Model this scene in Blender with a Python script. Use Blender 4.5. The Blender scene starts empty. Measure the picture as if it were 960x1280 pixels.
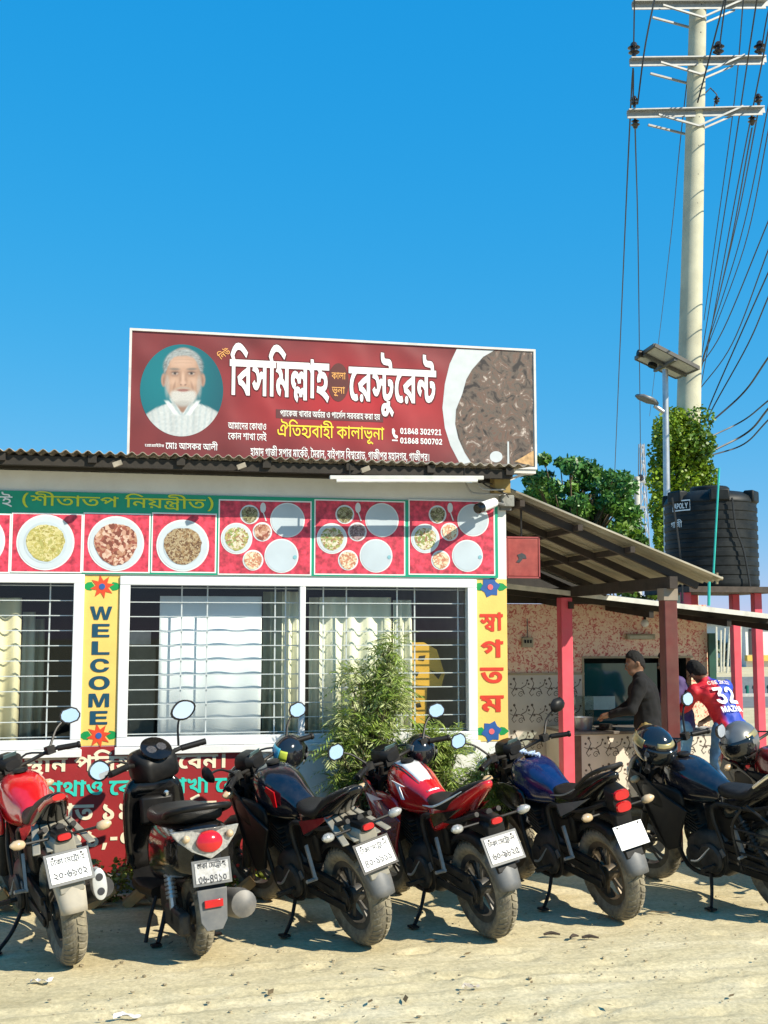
import bpy, bmesh, math, random
from mathutils import Vector, Matrix, Euler, Quaternion
from mathutils.geometry import tessellate_polygon,delaunay_2d_cdt
random.seed(7)
R=math.radians
scn=bpy.context.scene
COL=scn.collection
# ------------------------------------------------------------------ camera
FPX=1450.0; YH=790.0; EYE=1.85; YAW=R(12); DIST=8.927
PITCH=math.atan((YH-640)/FPX)
FWD=Vector((math.sin(YAW)*math.cos(PITCH),math.cos(YAW)*math.cos(PITCH),math.sin(PITCH)))
RGT=Vector((math.cos(YAW),-math.sin(YAW),0)); UPV=RGT.cross(FWD)
CAMP=Vector((0,-DIST*math.cos(YAW),EYE))
cd=bpy.data.cameras.new('camera'); cam=bpy.data.objects.new('camera',cd); COL.objects.link(cam)
cd.sensor_fit='VERTICAL'; cd.sensor_height=36; cd.lens=36*FPX/1280; cd.clip_end=3000; cd.clip_start=.05
cam.location=CAMP
cam.rotation_euler=Matrix((RGT,UPV,-FWD)).transposed().to_euler()
scn.camera=cam
# ------------------------------------------------------------------ light
SUN_EL=R(38); SUN_AZ=R(45)          # azimuth measured from -Y towards +X
sd=bpy.data.lights.new('sun','SUN'); sun=bpy.data.objects.new('sun',sd); COL.objects.link(sun)
sd.energy=5.0; sd.angle=R(.53); sd.color=(1,.92,.76)
SDIR=Vector((math.sin(SUN_AZ)*math.cos(SUN_EL),-math.cos(SUN_AZ)*math.cos(SUN_EL),math.sin(SUN_EL)))
sun.rotation_euler=SDIR.to_track_quat('Z','Y').to_euler(); sun.location=SDIR*60
w=bpy.data.worlds.new('World'); scn.world=w; w.use_nodes=True
nt=w.node_tree; bg=nt.nodes['Background']
sky=nt.nodes.new('ShaderNodeTexSky'); sky.sky_type='NISHITA'; sky.sun_disc=False
sky.sun_elevation=SUN_EL; sky.sun_rotation=R(180)-SUN_AZ
sky.air_density=1.0; sky.dust_density=.0; sky.ozone_density=2.6; sky.altitude=1800
hs=nt.nodes.new('ShaderNodeHueSaturation'); hs.inputs['Hue'].default_value=.485; hs.inputs['Saturation'].default_value=1.36; hs.inputs['Value'].default_value=1.0
nt.links.new(sky.outputs[0],hs.inputs['Color']); 
sep=nt.nodes.new('ShaderNodeSeparateColor'); cmb=nt.nodes.new('ShaderNodeCombineColor'); nt.links.new(hs.outputs[0],sep.inputs[0])
for i,(k_,e_) in enumerate(((.60,.85),(1.67,.35),(3.56,.15))):      # deep azure, nearly even down to the roofs
    pw_=nt.nodes.new('ShaderNodeMath'); pw_.operation='POWER'; pw_.inputs[1].default_value=e_; ml_=nt.nodes.new('ShaderNodeMath'); ml_.operation='MULTIPLY'; ml_.inputs[1].default_value=k_
    nt.links.new(sep.outputs[i],pw_.inputs[0]); nt.links.new(pw_.outputs[0],ml_.inputs[0]); nt.links.new(ml_.outputs[0],cmb.inputs[i])
nt.links.new(cmb.outputs[0],bg.inputs[0])
bg.inputs[1].default_value=.126
vs=scn.view_settings; vs.view_transform='Standard'; vs.look='None'; vs.gamma=1; vs.exposure=.55; vs.use_curve_mapping=False
try: scn.cycles.max_bounces=7; scn.cycles.transparent_max_bounces=12; scn.cycles.use_denoising=True
except Exception: pass

# ------------------------------------------------------------------ helpers
def at(px,py,Y=0.0):
    r=FWD*FPX+RGT*(px-480)-UPV*(py-640); return CAMP+r*((Y-CAMP.y)/r.y)
def onz(px,py,Z=0.0):
    r=FWD*FPX+RGT*(px-480)-UPV*(py-640); return CAMP+r*((Z-CAMP.z)/r.z)
MC={}
def mat(name,col,rough=.6,metal=0,var=.12,scale=14,bump=0,bscale=None,dust=0,spec=.5,coat=0,island=0,trans=0,dirtcol=(.36,.30,.21)):
    if name in MC: return MC[name]
    m=bpy.data.materials.new(name); m.use_nodes=True; n=m.node_tree; L=n.links; b=n.nodes['Principled BSDF']
    b.inputs['Roughness'].default_value=rough; b.inputs['Metallic'].default_value=metal
    b.inputs['Specular IOR Level'].default_value=spec; b.inputs['Coat Weight'].default_value=coat; b.inputs['Coat Roughness'].default_value=.05
    tc=n.nodes.new('ShaderNodeTexCoord'); no=n.nodes.new('ShaderNodeTexNoise'); no.inputs['Scale'].default_value=scale; no.inputs['Detail'].default_value=6
    L.new(tc.outputs['Object'],no.inputs['Vector'])
    rp=n.nodes.new('ShaderNodeMapRange'); rp.inputs[1].default_value=.3; rp.inputs[2].default_value=.7; rp.inputs[3].default_value=1-var; rp.inputs[4].default_value=1+var
    L.new(no.outputs[0],rp.inputs[0])
    mx=n.nodes.new('ShaderNodeMix'); mx.data_type='RGBA'; mx.blend_type='MULTIPLY'; mx.inputs[0].default_value=1
    mx.inputs[6].default_value=(*col,1); L.new(rp.outputs[0],mx.inputs[7]); out=mx.outputs[2]
    if island:
        g=n.nodes.new('ShaderNodeNewGeometry'); r2=n.nodes.new('ShaderNodeMapRange'); r2.inputs[3].default_value=1-island; r2.inputs[4].default_value=1+island
        L.new(g.outputs['Random Per Island'],r2.inputs[0]); m2=n.nodes.new('ShaderNodeMix'); m2.data_type='RGBA'; m2.blend_type='MULTIPLY'; m2.inputs[0].default_value=1
        L.new(out,m2.inputs[6]); L.new(r2.outputs[0],m2.inputs[7]); out=m2.outputs[2]
    if dust:
        n2=n.nodes.new('ShaderNodeTexNoise'); n2.inputs['Scale'].default_value=7; n2.inputs['Detail'].default_value=8; n2.inputs['Roughness'].default_value=.7; L.new(tc.outputs['Object'],n2.inputs['Vector'])
        r3=n.nodes.new('ShaderNodeMapRange'); r3.inputs[1].default_value=.35; r3.inputs[2].default_value=.7; r3.inputs[3].default_value=0; r3.inputs[4].default_value=dust; L.new(n2.outputs[0],r3.inputs[0])
        m3=n.nodes.new('ShaderNodeMix'); m3.data_type='RGBA'; L.new(r3.outputs[0],m3.inputs[0]); L.new(out,m3.inputs[6]); m3.inputs[7].default_value=(*dirtcol,1); out=m3.outputs[2]
        r4=n.nodes.new('ShaderNodeMapRange'); r4.inputs[3].default_value=rough; r4.inputs[4].default_value=.85; L.new(r3.outputs[0],r4.inputs[0]); L.new(r4.outputs[0],b.inputs['Roughness'])
    L.new(out,b.inputs['Base Color'])
    if bump:
        n4=n.nodes.new('ShaderNodeTexNoise'); n4.inputs['Scale'].default_value=bscale or scale*3; n4.inputs['Detail'].default_value=8; L.new(tc.outputs['Object'],n4.inputs['Vector'])
        bp=n.nodes.new('ShaderNodeBump'); bp.inputs['Strength'].default_value=bump; bp.inputs['Distance'].default_value=.01; L.new(n4.outputs[0],bp.inputs['Height']); L.new(bp.outputs[0],b.inputs['Normal'])
    if trans:
        t=n.nodes.new('ShaderNodeBsdfTranslucent'); L.new(out,t.inputs[0]); ms=n.nodes.new('ShaderNodeMixShader'); ms.inputs[0].default_value=trans
        o=n.nodes['Material Output']; L.new(b.outputs[0],ms.inputs[1]); L.new(t.outputs[0],ms.inputs[2]); L.new(ms.outputs[0],o.inputs[0])
    MC[name]=m; return m
def glassmat(name,tint=(.75,.85,.82),gl=.12):
    m=bpy.data.materials.new(name); m.use_nodes=True; n=m.node_tree; n.nodes.clear(); L=n.links
    o=n.nodes.new('ShaderNodeOutputMaterial'); t=n.nodes.new('ShaderNodeBsdfTransparent'); t.inputs[0].default_value=(*tint,1)
    g=n.nodes.new('ShaderNodeBsdfGlossy'); g.inputs['Roughness'].default_value=.02; g.inputs[0].default_value=(.9,.95,.95,1)
    f=n.nodes.new('ShaderNodeLayerWeight'); f.inputs[0].default_value=.5; pw=n.nodes.new('ShaderNodeMath'); pw.operation='POWER'; pw.inputs[1].default_value=4; L.new(f.outputs['Facing'],pw.inputs[0]); a=n.nodes.new('ShaderNodeMath'); a.operation='MULTIPLY_ADD'; a.inputs[1].default_value=.8; a.inputs[2].default_value=gl; L.new(pw.outputs[0],a.inputs[0])
    ms=n.nodes.new('ShaderNodeMixShader'); L.new(a.outputs[0],ms.inputs[0]); L.new(t.outputs[0],ms.inputs[1]); L.new(g.outputs[0],ms.inputs[2]); L.new(ms.outputs[0],o.inputs[0])
    return m
class MB:
    def __init__(s): s.v=[]; s.f=[]
    def add(s,vs,fs):
        o=len(s.v); s.v+=[Vector(p) for p in vs]; s.f+=[[i+o for i in f] for f in fs]; return s
    def box(s,c,d,rot=None):
        x,y,z=d[0]/2,d[1]/2,d[2]/2; P=[Vector(p) for p in((-x,-y,-z),(x,-y,-z),(x,y,-z),(-x,y,-z),(-x,-y,z),(x,-y,z),(x,y,z),(-x,y,z))]
        if rot is not None: P=[rot@p for p in P]
        c=Vector(c); return s.add([p+c for p in P],[(0,3,2,1),(4,5,6,7),(0,1,5,4),(1,2,6,5),(2,3,7,6),(3,0,4,7)])
    def b2(s,x0,x1,y0,y1,z0,z1): return s.box(((x0+x1)/2,(y0+y1)/2,(z0+z1)/2),(abs(x1-x0),abs(y1-y0),abs(z1-z0)))
    def beam(s,a,b,wd,ht,up=(0,0,1)):
        a,b=Vector(a),Vector(b); x=(b-a); l=x.length; x.normalize(); y=Vector(up).cross(x); y.normalize(); z=x.cross(y)
        return s.box((a+b)/2,(l,wd,ht),Matrix((x,y,z)).transposed())
    def rings(s,rs,cap0=True,cap1=True,closed=True):
        n=len(rs[0]); o=[]; F=[]
        for r in rs: o+=list(r)
        for i in range(len(rs)-1):
            for k in range(n if closed else n-1):
                k2=(k+1)%n; F.append((i*n+k,i*n+k2,(i+1)*n+k2,(i+1)*n+k))
        if cap0: F.append(tuple(range(n-1,-1,-1)))
        if cap1: F.append(tuple((len(rs)-1)*n+k for k in range(n)))
        return s.add(o,F)
    def tube(s,pts,r,n=8,cap=True,flat=1.0):
        pts=[Vector(p) for p in pts]; m=len(pts); rr=r if isinstance(r,(list,tuple)) else [r]*m
        t0=(pts[1]-pts[0]).normalized(); u=t0.orthogonal().normalized() if abs(t0.z)>.95 else Vector((0,0,1)).cross(t0).normalized(); rs=[]
        for i,p in enumerate(pts):
            t=(pts[min(i+1,m-1)]-pts[max(i-1,0)]).normalized()
            u=(u-t*u.dot(t)); u=u.normalized() if u.length>1e-6 else t.orthogonal().normalized(); v=t.cross(u)
            rs.append([p+u*(math.cos(a)*rr[i])+v*(math.sin(a)*rr[i]*flat) for a in (2*math.pi*k/n for k in range(n))])
        return s.rings(rs,cap,cap)
    def curve(s,pts,r,n=8,sub=5,flat=1.0):
        P=[Vector(p) for p in pts]; Q=[P[0]*2-P[1]]+P+[P[-1]*2-P[-2]]; out=[]; rad=[]
        for i in range(1,len(Q)-2):
            for k in range(sub):
                t=k/sub; a,b,c,d=Q[i-1],Q[i],Q[i+1],Q[i+2]
                out.append(.5*((2*b)+(c-a)*t+(2*a-5*b+4*c-d)*t*t+(3*b-a-3*c+d)*t**3))
                if isinstance(r,(list,tuple)): rad.append(r[i-1]*(1-t)+r[i]*t)
        out.append(P[-1]); 
        if rad: rad.append(r[-1])
        return s.tube(out,rad or r,n,True,flat)
    def lathe(s,prof,org,axis,n=24,cap=True):
        a=Vector(axis).normalized(); u=a.orthogonal().normalized(); v=a.cross(u); org=Vector(org)
        rs=[[org+a*h+u*(math.cos(t)*r)+v*(math.sin(t)*r) for t in (2*math.pi*k/n for k in range(n))] for r,h in prof]
        return s.rings(rs,cap,cap)
    def cyl(s,a,b,r,n=16): a,b=Vector(a),Vector(b); return s.lathe([(r,0),(r,(b-a).length)],a,b-a,n)
    def ball(s,c,r,n=12,sc=(1,1,1)):
        c=Vector(c); rs=[]
        for i in range(n//2+1):
            t=math.pi*i/(n//2); rr=max(math.sin(t),.02)
            rs.append([c+Vector((r*rr*math.cos(2*math.pi*k/n)*sc[0],r*rr*math.sin(2*math.pi*k/n)*sc[1],-r*math.cos(t)*sc[2])) for k in range(n)])
        return s.rings(rs)
    def loft(s,secs,n=20):
        """secs: (x, ztop, zbot, halfwidth, exponent[, ycentre])"""
        rs=[]
        for q in secs:
            x,zt,zb,hw,e=q[:5]; y0=q[5] if len(q)>5 else 0; zc=(zt+zb)/2; hh=(zt-zb)/2; r=[]
            for k in range(n):
                a=2*math.pi*k/n; c,d=math.cos(a),math.sin(a)
                r.append(Vector((x,y0+hw*math.copysign(abs(c)**(2/e),c),zc+hh*math.copysign(abs(d)**(2/e),d))))
            rs.append(r)
        return s.rings(rs)
    def prism(s,poly,fn,th):
        """flat outline (2d) mapped by fn(x,y,h), thickness th"""
        n=len(poly); A=[fn(x,y,0) for x,y in poly]; B=[fn(x,y,th) for x,y in poly]
        s.add(A+B,[tuple(range(n-1,-1,-1)),tuple(range(n,2*n))]+[(k,(k+1)%n,n+(k+1)%n,n+k) for k in range(n)]); return s
    def xf(s,M,frm=0):
        for i in range(frm,len(s.v)): s.v[i]=M@s.v[i]
        return s
    def build(s,name,m,parent=None,bev=0,sub=0,smooth=38,solid=0):
        me=bpy.data.meshes.new(name); me.from_pydata([tuple(p) for p in s.v],[],s.f); me.update()
        bm=bmesh.new(); bm.from_mesh(me); bmesh.ops.recalc_face_normals(bm,faces=bm.faces); bm.to_mesh(me); bm.free()
        if smooth:
            me.shade_smooth()
            if smooth<180 and not sub: me.set_sharp_from_angle(angle=R(smooth))
        o=bpy.data.objects.new(name,me); COL.objects.link(o)
        for q in (m if isinstance(m,(list,tuple)) else [m]): me.materials.append(q)
        if parent is not None: o.parent=parent
        if solid: q=o.modifiers.new('s','SOLIDIFY'); q.thickness=solid; q.offset=0
        if bev: q=o.modifiers.new('b','BEVEL'); q.width=bev; q.segments=2; q.limit_method='ANGLE'
        if sub: q=o.modifiers.new('u','SUBSURF'); q.levels=sub; q.render_levels=sub
        return o
def tag(o,label=None,cat=None,group=None,kind=None):
    if label: o['label']=label
    if cat: o['category']=cat
    if group: o['group']=group
    if kind: o['kind']=kind
    return o
def empty(name,loc=(0,0,0),rot=(0,0,0)):
    o=bpy.data.objects.new(name,None); COL.objects.link(o); o.location=loc; o.rotation_euler=rot; o.empty_display_size=.1; return o
GC={}
def gly(k):
    if k in GC: return GC[k]
    cs=[list(zip(v[0::2],v[1::2])) for v in GLY[k]]
    V=[];Ed=[]
    for c in cs:
        o=len(V); V+=[Vector((x,y)) for x,y in c]; Ed+=[(o+i,o+(i+1)%len(c)) for i in range(len(c))]
    vo,_,fo,*_r=delaunay_2d_cdt(V,Ed,[],0,1e-4); keep=[]
    for f in fo:
        x=sum(vo[i].x for i in f)/len(f); y=sum(vo[i].y for i in f)/len(f); wn=0
        for c in cs:
            for (x0,y0),(x1,y1) in zip(c,c[1:]+c[:1]):
                if (y0>y)!=(y1>y) and x<(x1-x0)*(y-y0)/(y1-y0)+x0: wn+=1 if y1>y0 else -1
        if wn: keep.append(tuple(f))
    GC[k]=[([Vector((p.x,p.y,0)) for p in vo],keep)]; return GC[k]
def text_mb(key,h,width=None,M=None,align='c',mb=None,spread=.0004,shear=0):
    """h = size in metres of 1000 font units; text lies in local XZ facing -Y"""
    mb=mb or MB(); run,wd=TXT[key]; sx=sy=h/1000.0
    if width: sx=width/wd
    ox={'c':-wd/2,'l':0,'r':-wd}[align]; lay=0
    for k,gx,gy in run:
        for vs_,tr in gly(k):
            lay+=1; d=-spread*(lay%5)
            mb.add([ (M or Matrix())@Vector(((p.x+gx+ox)*sx+shear*(p.y+gy)*sy,d,(p.y+gy)*sy)) for p in vs_],[tuple(t) for t in tr])
    return mb
def lettering(key,h,loc,m,parent=None,width=None,align='c',rot=None,name='lettering',shear=0):
    M=Matrix.Translation(Vector(loc))@(rot.to_4x4() if rot is not None else Matrix())
    return text_mb(key,h,width,M,align,shear=shear).build(name,m,parent,smooth=0)
GLY={
55:[[322,622,322,502,229,502,229,0,82,0,82,502,-10,502,-10,622,84,622,49,663,16,705,69,779,120,834,225,898,344,917,435,909,527,882,634,832,768,753,697,654,558,737,455,783,360,797,281,780,223,739,179,687,200,653,224,622]],
42:[[642,622,642,502,549,502,549,0,402,0,314,90,204,153,70,191,15,323,215,416,424,485,407,455,407,502,-10,502,-10,622],[402,376,422,359,307,321,195,272,276,245,358,198,428,132,406,126,403,171,402,217]],
50:[[723,622,723,502,631,502,631,0,484,0,484,307,509,264,477,298,449,310,428,304,405,279,365,217,311,146,258,108,195,97,132,108,77,146,25,216,125,278,157,235,189,222,212,228,237,255,275,319,298,341,350,410,411,431,458,420,502,387,488,382,485,419,484,456,484,502,-10,502,-10,622],[236,239,218,336,184,391,122,420,24,436,63,558,142,519,233,495,288,459,316,404,328,326]],
44:[[666,622,666,502,574,502,574,0,426,0,426,126,444,74,375,156,307,209,238,227,204,218,190,188,207,153,257,129,215,7,117,51,58,116,38,194,64,283,130,332,214,347,301,335,377,298,447,230,429,218,427,268,426,315,426,502,-10,502,-10,622],[331,316,330,298,327,277,184,312,168,381,120,420,23,440,49,546,114,531,213,507,280,465,319,403]],
413:[[818,622,818,502,726,502,726,221,578,221,578,339,593,279,552,326,505,345,484,340,465,322,456,285,457,269,460,253,334,246,299,320,228,348,191,337,178,310,198,272,252,247,201,129,108,172,48,235,27,320,50,399,113,452,204,471,312,451,397,387,372,389,412,446,479,467,541,453,591,416,582,408,579,446,579,482,579,502,-10,502,-10,622],[316,197,399,181,462,136,493,168,531,177,579,163,621,124,581,133,579,169,578,209,578,230,726,237,726,-43,578,-43,578,86,604,15,580,51,548,67,532,60,525,37,526,24,528,13,410,7,386,64,339,85,315,78,307,60,317,37,354,17,308,-89,204,-27,176,17,167,69,177,120,207,161,254,188]],
54:[[322,622,322,502,229,502,229,0,82,0,82,438,49,485,-4,502,-10,502,-10,622,10,622,51,610,86,562,83,588,82,619,82,689,205,689,228,622]],
51:[[273,477,355,470,420,450,500,382,524,296,512,225,474,174,414,139,335,117,304,158,403,130,500,88,594,33,518,-71,418,-11,305,41,181,82,45,110,69,224,140,211,213,206,305,216,359,245,376,292,351,344,280,363,239,358,216,344,208,321,210,308,214,297,76,279,65,315,61,353,87,418,161,462],[147,418,117,475,44,510,128,554,175,544,256,492,285,421],[592,622,592,502,-10,502,-10,622]],
61:[[415,622,415,502,355,502,290,458,237,403,201,338,188,263,205,175,248,131,300,118,335,121,371,134,420,24,356,1,289,-5,157,24,107,61,70,113,47,180,39,260,63,382,132,483,237,551,173,506,137,503,84,502,-10,502,-10,622]],
46:[[642,622,642,502,549,502,549,0,402,0,314,90,204,153,70,191,15,323,215,416,424,485,407,455,407,502,-10,502,-10,622],[402,376,422,359,307,321,195,272,276,245,358,198,428,132,406,126,403,171,402,217],[169,-19,113,3,91,57,113,112,169,133,224,112,246,57,224,3]],
434:[[195,97,132,108,77,146,25,216,125,278,157,235,189,222,212,228,237,255,275,319,298,341,350,410,411,431,458,420,502,387,530,310,509,264,477,298,449,310,428,304,405,279,365,217,311,146,258,108],[236,239,218,336,184,391,122,420,24,436,63,558,142,519,233,495,288,459,316,404,328,326],[1015,622,1015,502,631,502,631,217,635,174,646,153,686,139,736,150,781,181,814,218,826,260,815,288,781,298,759,297,739,294,720,413,765,421,817,425,908,405,956,355,970,288,947,187,886,103,792,42,678,19,594,29,538,60,499,115,487,160,483,224,483,373,486,388,484,430,483,471,483,502,-10,502,-10,622],[781,622,766,665,716,678,647,678,519,692,442,737,415,787,406,854,408,882,412,913,551,904,549,888,549,876,553,841,568,816,596,802,650,798,722,798,816,789,876,758,908,705,921,622]],
57:[[-309,-266,-384,-253,-448,-213,-473,-141,-462,-90,-430,-51,-376,-26,-303,-18,-172,-35,-46,-89,91,-181,15,-271,-95,-183,-196,-129,-286,-111,-327,-121,-339,-145,-328,-168,-299,-175,-263,-165,-242,-138,-232,-101,-229,-63,-229,18,-82,18,-82,-27,-90,-102,-121,-181,-189,-242,-242,-260]],
370:[[191,445,272,432,348,393,437,323,365,245,292,300,218,321,189,314,178,291,191,263,232,241,169,122,65,194,37,243,27,296,51,380,113,429],[897,622,897,502,512,502,512,217,516,174,528,153,568,139,617,150,663,181,695,218,707,260,697,288,662,298,640,297,621,294,601,413,646,421,699,425,790,405,837,355,852,288,829,187,768,103,674,42,559,19,475,29,419,60,380,115,369,160,365,224,365,343,367,353,366,396,365,436,365,502,-10,502,-10,622],[663,622,648,665,598,678,528,678,400,692,324,737,297,787,288,854,289,882,293,913,433,904,431,888,430,876,435,841,450,816,478,802,532,798,603,798,698,789,757,758,790,705,803,622]],
1055:[[290,622,290,537,188,537,188,0,91,0,91,537,-10,537,-10,622,84,622,51,662,20,704,102,819,198,892,323,917,421,906,515,872,613,815,726,737,675,671,545,761,440,813,335,831,245,812,178,762,128,691,150,658,179,622]],
1039:[[625,622,625,537,523,537,523,0,426,0,426,231,444,177,373,256,296,313,219,334,164,317,141,268,161,221,220,186,175,101,76,171,49,218,40,271,64,355,126,405,203,421,295,404,374,359,447,290,431,284,427,331,426,377,426,537,-10,537,-10,622]],
1012:[[508,622,490,676,432,692,292,692,183,703,117,737,81,788,70,857,71,884,75,912,167,906,165,887,164,871,168,833,183,805,219,784,287,778,419,778,507,769,562,739,589,694,599,622],[732,622,732,537,373,537,373,376,381,340,406,327,441,338,481,372,525,429,606,443,656,346,673,243,645,130,560,52,498,30,423,23,298,44,190,115,98,247,59,340,24,452,118,477,155,358,196,265,242,196,293,149,351,121,416,112,485,122,535,150,567,193,577,248,564,320,532,371,598,386,533,304,466,256,398,240,350,247,313,270,286,313,276,396,276,537,-10,537,-10,622]],
1020:[[835,622,835,537,510,537,510,476,510,451,510,0,414,0,329,105,212,186,72,229,29,333,226,432,436,509,415,472,415,537,-10,537,-10,622],[414,442,435,416,337,382,240,340,149,295,254,258,355,191,430,104,418,98,415,142,414,194],[784,277,771,214,727,166,642,147,609,148,579,152,584,238,598,236,618,236,674,252,688,292,676,335,639,371,579,400,496,419,498,506,642,466,745,388,774,336]],
1054:[[290,622,290,537,188,537,188,0,91,0,91,460,56,515,-3,537,-10,537,-10,622,7,622,54,608,94,559,92,582,91,613,91,688,165,688,187,622]],
1047:[[757,622,757,537,655,537,655,0,559,0,559,328,572,291,529,341,477,361,449,356,425,336,415,291,416,273,417,257,335,251,314,316,273,358,218,372,177,363,150,338,141,303,170,239,249,197,218,110,125,152,63,218,40,307,63,388,124,440,208,459,302,439,377,376,361,378,400,430,459,447,521,433,576,394,562,379,560,421,559,465,559,537,-10,537,-10,622]],
1043:[[429,38,303,58,192,126,99,253,59,343,24,452,118,477,156,362,198,272,245,207,298,162,357,137,424,128,512,145,567,194,586,266,580,317,564,358,540,389,608,469,664,364,682,259,653,146,568,67,505,45],[392,274,334,282,290,306,262,343,253,393,260,439,275,478,368,452,358,430,353,404,366,370,402,359,441,366,481,394,528,456,608,469,605,412,544,337,475,290],[741,622,741,537,-10,537,-10,622]],
1058:[[-183,-248,-249,-237,-302,-201,-322,-136,-312,-92,-283,-60,-189,-31,-189,12,-92,12,-92,-51,-131,-105,-147,-103,-168,-103,-215,-111,-231,-139,-216,-166,-178,-175,-101,-154,-37,-97,63,-145,163,-204,116,-271,43,-223,-20,-189,-65,-220,-118,-241]],
1040:[[744,622,744,537,642,537,642,0,545,0,545,395,561,335,491,428,427,492,365,530,299,543,227,528,167,487,115,431,109,438,145,456,187,463,234,455,267,433,292,361,292,337,289,320,267,327,290,353,315,378,342,403,465,515,524,453,236,184,166,250,252,331,215,285,181,262,207,298,217,338,203,376,163,390,133,386,103,372,19,451,103,545,192,607,293,629,391,609,477,552,563,457,550,453,546,503,545,559,545,688,618,688,641,622]],
1202:[[276,622,276,537,202,537,262,558,206,503,180,453,173,394,181,324,198,249,206,170,198,98,166,36,102,-15,-6,-52,-30,31,61,67,99,114,108,172,100,248,83,321,75,392,82,454,105,505,147,557,153,537,-10,537,-10,622]],
1061:[[375,622,375,537,342,537,275,502,212,443,164,362,146,262,166,155,216,99,277,83,316,88,355,104,396,30,336,2,272,-5,154,27,75,119,47,260,76,401,154,510,268,578,204,541,166,538,117,537,-10,537,-10,622]],
1027:[[415,51,294,72,187,138,97,261,58,348,24,452,118,477,154,367,194,281,239,217,290,174,348,149,414,141,478,149,523,171,549,207,558,256,550,311,534,348,606,346,546,295,480,259,401,247,329,261,280,305,262,376,289,461,327,502,386,539,345,537,299,537,-10,537,-10,622,956,622,956,537,649,537,599,538,554,540,436,480,376,427,358,379,373,343,405,332,466,347,527,390,634,355,648,307,653,248,630,153,554,79,493,58],[836,202,845,111,871,12,776,-8,748,102,739,216,747,302,767,372,638,396,548,451,487,531,585,546,624,500,685,468,779,456,805,457,832,459,879,378,847,296]],
1021:[[725,622,725,537,623,537,623,0,527,0,459,78,379,143,282,193,166,224,139,325,191,294,349,251,455,186,529,115,527,161,527,211,527,688,599,688,622,622],[459,467,430,368,347,300,219,266,159,279,139,325,267,352,341,397,365,460,349,514,304,561,384,625,438,554],[185,427,129,435,85,459,57,496,47,546,54,591,69,628,160,604,150,583,146,557,159,523,193,512,232,520,273,548,315,609,384,625,390,579,337,498,271,445]],
1042:[[618,622,618,537,516,537,516,0,419,0,334,105,215,184,72,229,29,333,229,435,442,514,421,475,421,537,-10,537,-10,622],[419,447,440,421,293,366,149,295,254,258,357,194,436,102,424,98,421,144,419,196]],
1046:[[618,622,618,537,516,537,516,0,419,0,334,105,215,184,72,229,29,333,229,435,442,514,421,475,421,537,-10,537,-10,622],[419,447,440,421,293,366,149,295,254,258,357,194,436,102,424,98,421,144,419,196],[180,-8,134,10,115,56,134,103,180,121,226,103,244,56,226,10]],
1008:[[927,622,927,537,825,537,825,0,729,0,654,99,560,171,597,244,673,189,732,122,730,148,729,174,729,202,729,537,-10,537,-10,622],[384,88,245,120,182,163,124,228,72,318,24,437,116,465,151,374,188,301,274,208,383,178,468,193,515,237,530,299,502,381,433,412,389,398,374,360,376,342,382,321,288,305,277,343,274,376,295,443,351,482,423,495,531,468,601,396,626,290,600,190,521,116,460,95],[341,452,311,508,240,543,282,588,328,576,409,526,439,455]],
1032:[[732,622,732,537,373,537,373,376,381,340,406,327,441,338,481,372,525,429,606,443,656,346,673,243,645,130,560,52,498,30,423,23,298,44,190,115,98,247,59,340,24,452,118,477,155,358,196,265,242,196,293,149,351,121,416,112,485,122,535,150,567,193,577,248,564,320,532,371,598,386,533,304,466,256,398,240,350,247,313,270,286,313,276,396,276,537,-10,537,-10,622]],
1131:[[-271,720,62,917,105,847,-222,644]],
1018:[[517,629,590,619,644,589,678,542,689,480,664,392,594,323,492,273,455,358,553,406,580,438,590,478,571,527,515,545,453,534,400,506,364,471,351,437,360,412,402,397,379,310,323,325,283,351,251,428,272,501,331,565,416,612],[699,222,683,146,636,87,561,49,464,36,325,60,205,137,152,199,104,278,61,376,24,494,117,521,159,394,206,293,258,218,317,166,384,136,461,126,559,152,589,183,599,229,574,291,511,331,605,372,674,309]],
1050:[[701,622,701,537,600,537,600,0,503,0,503,340,527,284,479,338,440,357,415,349,389,320,349,253,299,176,250,132,190,118,136,129,85,165,32,236,105,280,146,223,183,209,212,218,244,251,285,321,309,351,359,424,414,444,470,428,527,378,508,376,504,418,503,459,503,537,-10,537,-10,622],[261,262,241,367,205,427,139,460,33,479,56,569,116,543,210,520,269,484,303,429,318,349]],
1051:[[250,495,325,488,384,468,458,400,481,317,467,244,426,188,358,151,264,133,263,155,359,119,459,68,556,2,501,-66,393,8,288,64,176,107,46,140,64,222,131,208,206,203,313,219,367,259,383,313,374,355,348,386,257,412,203,406,174,387,165,357,167,342,171,328,80,312,71,345,67,377,90,440,154,481],[164,452,134,508,62,543,105,588,151,576,232,526,262,455],[556,622,556,537,-10,537,-10,622]],
1070:[[650,622,650,537,548,537,548,0,451,0,358,93,239,159,82,198,42,297,105,334,172,370,240,404,152,452,39,485,72,559,87,537,-10,537,-10,622],[451,537,144,537,136,545,213,515,284,472,339,427,347,359,278,328,209,294,148,260,140,271,272,237,383,175,471,91,456,85,452,133,451,183],[177,-14,131,4,112,51,131,97,177,116,223,97,242,51,223,4]],
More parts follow.
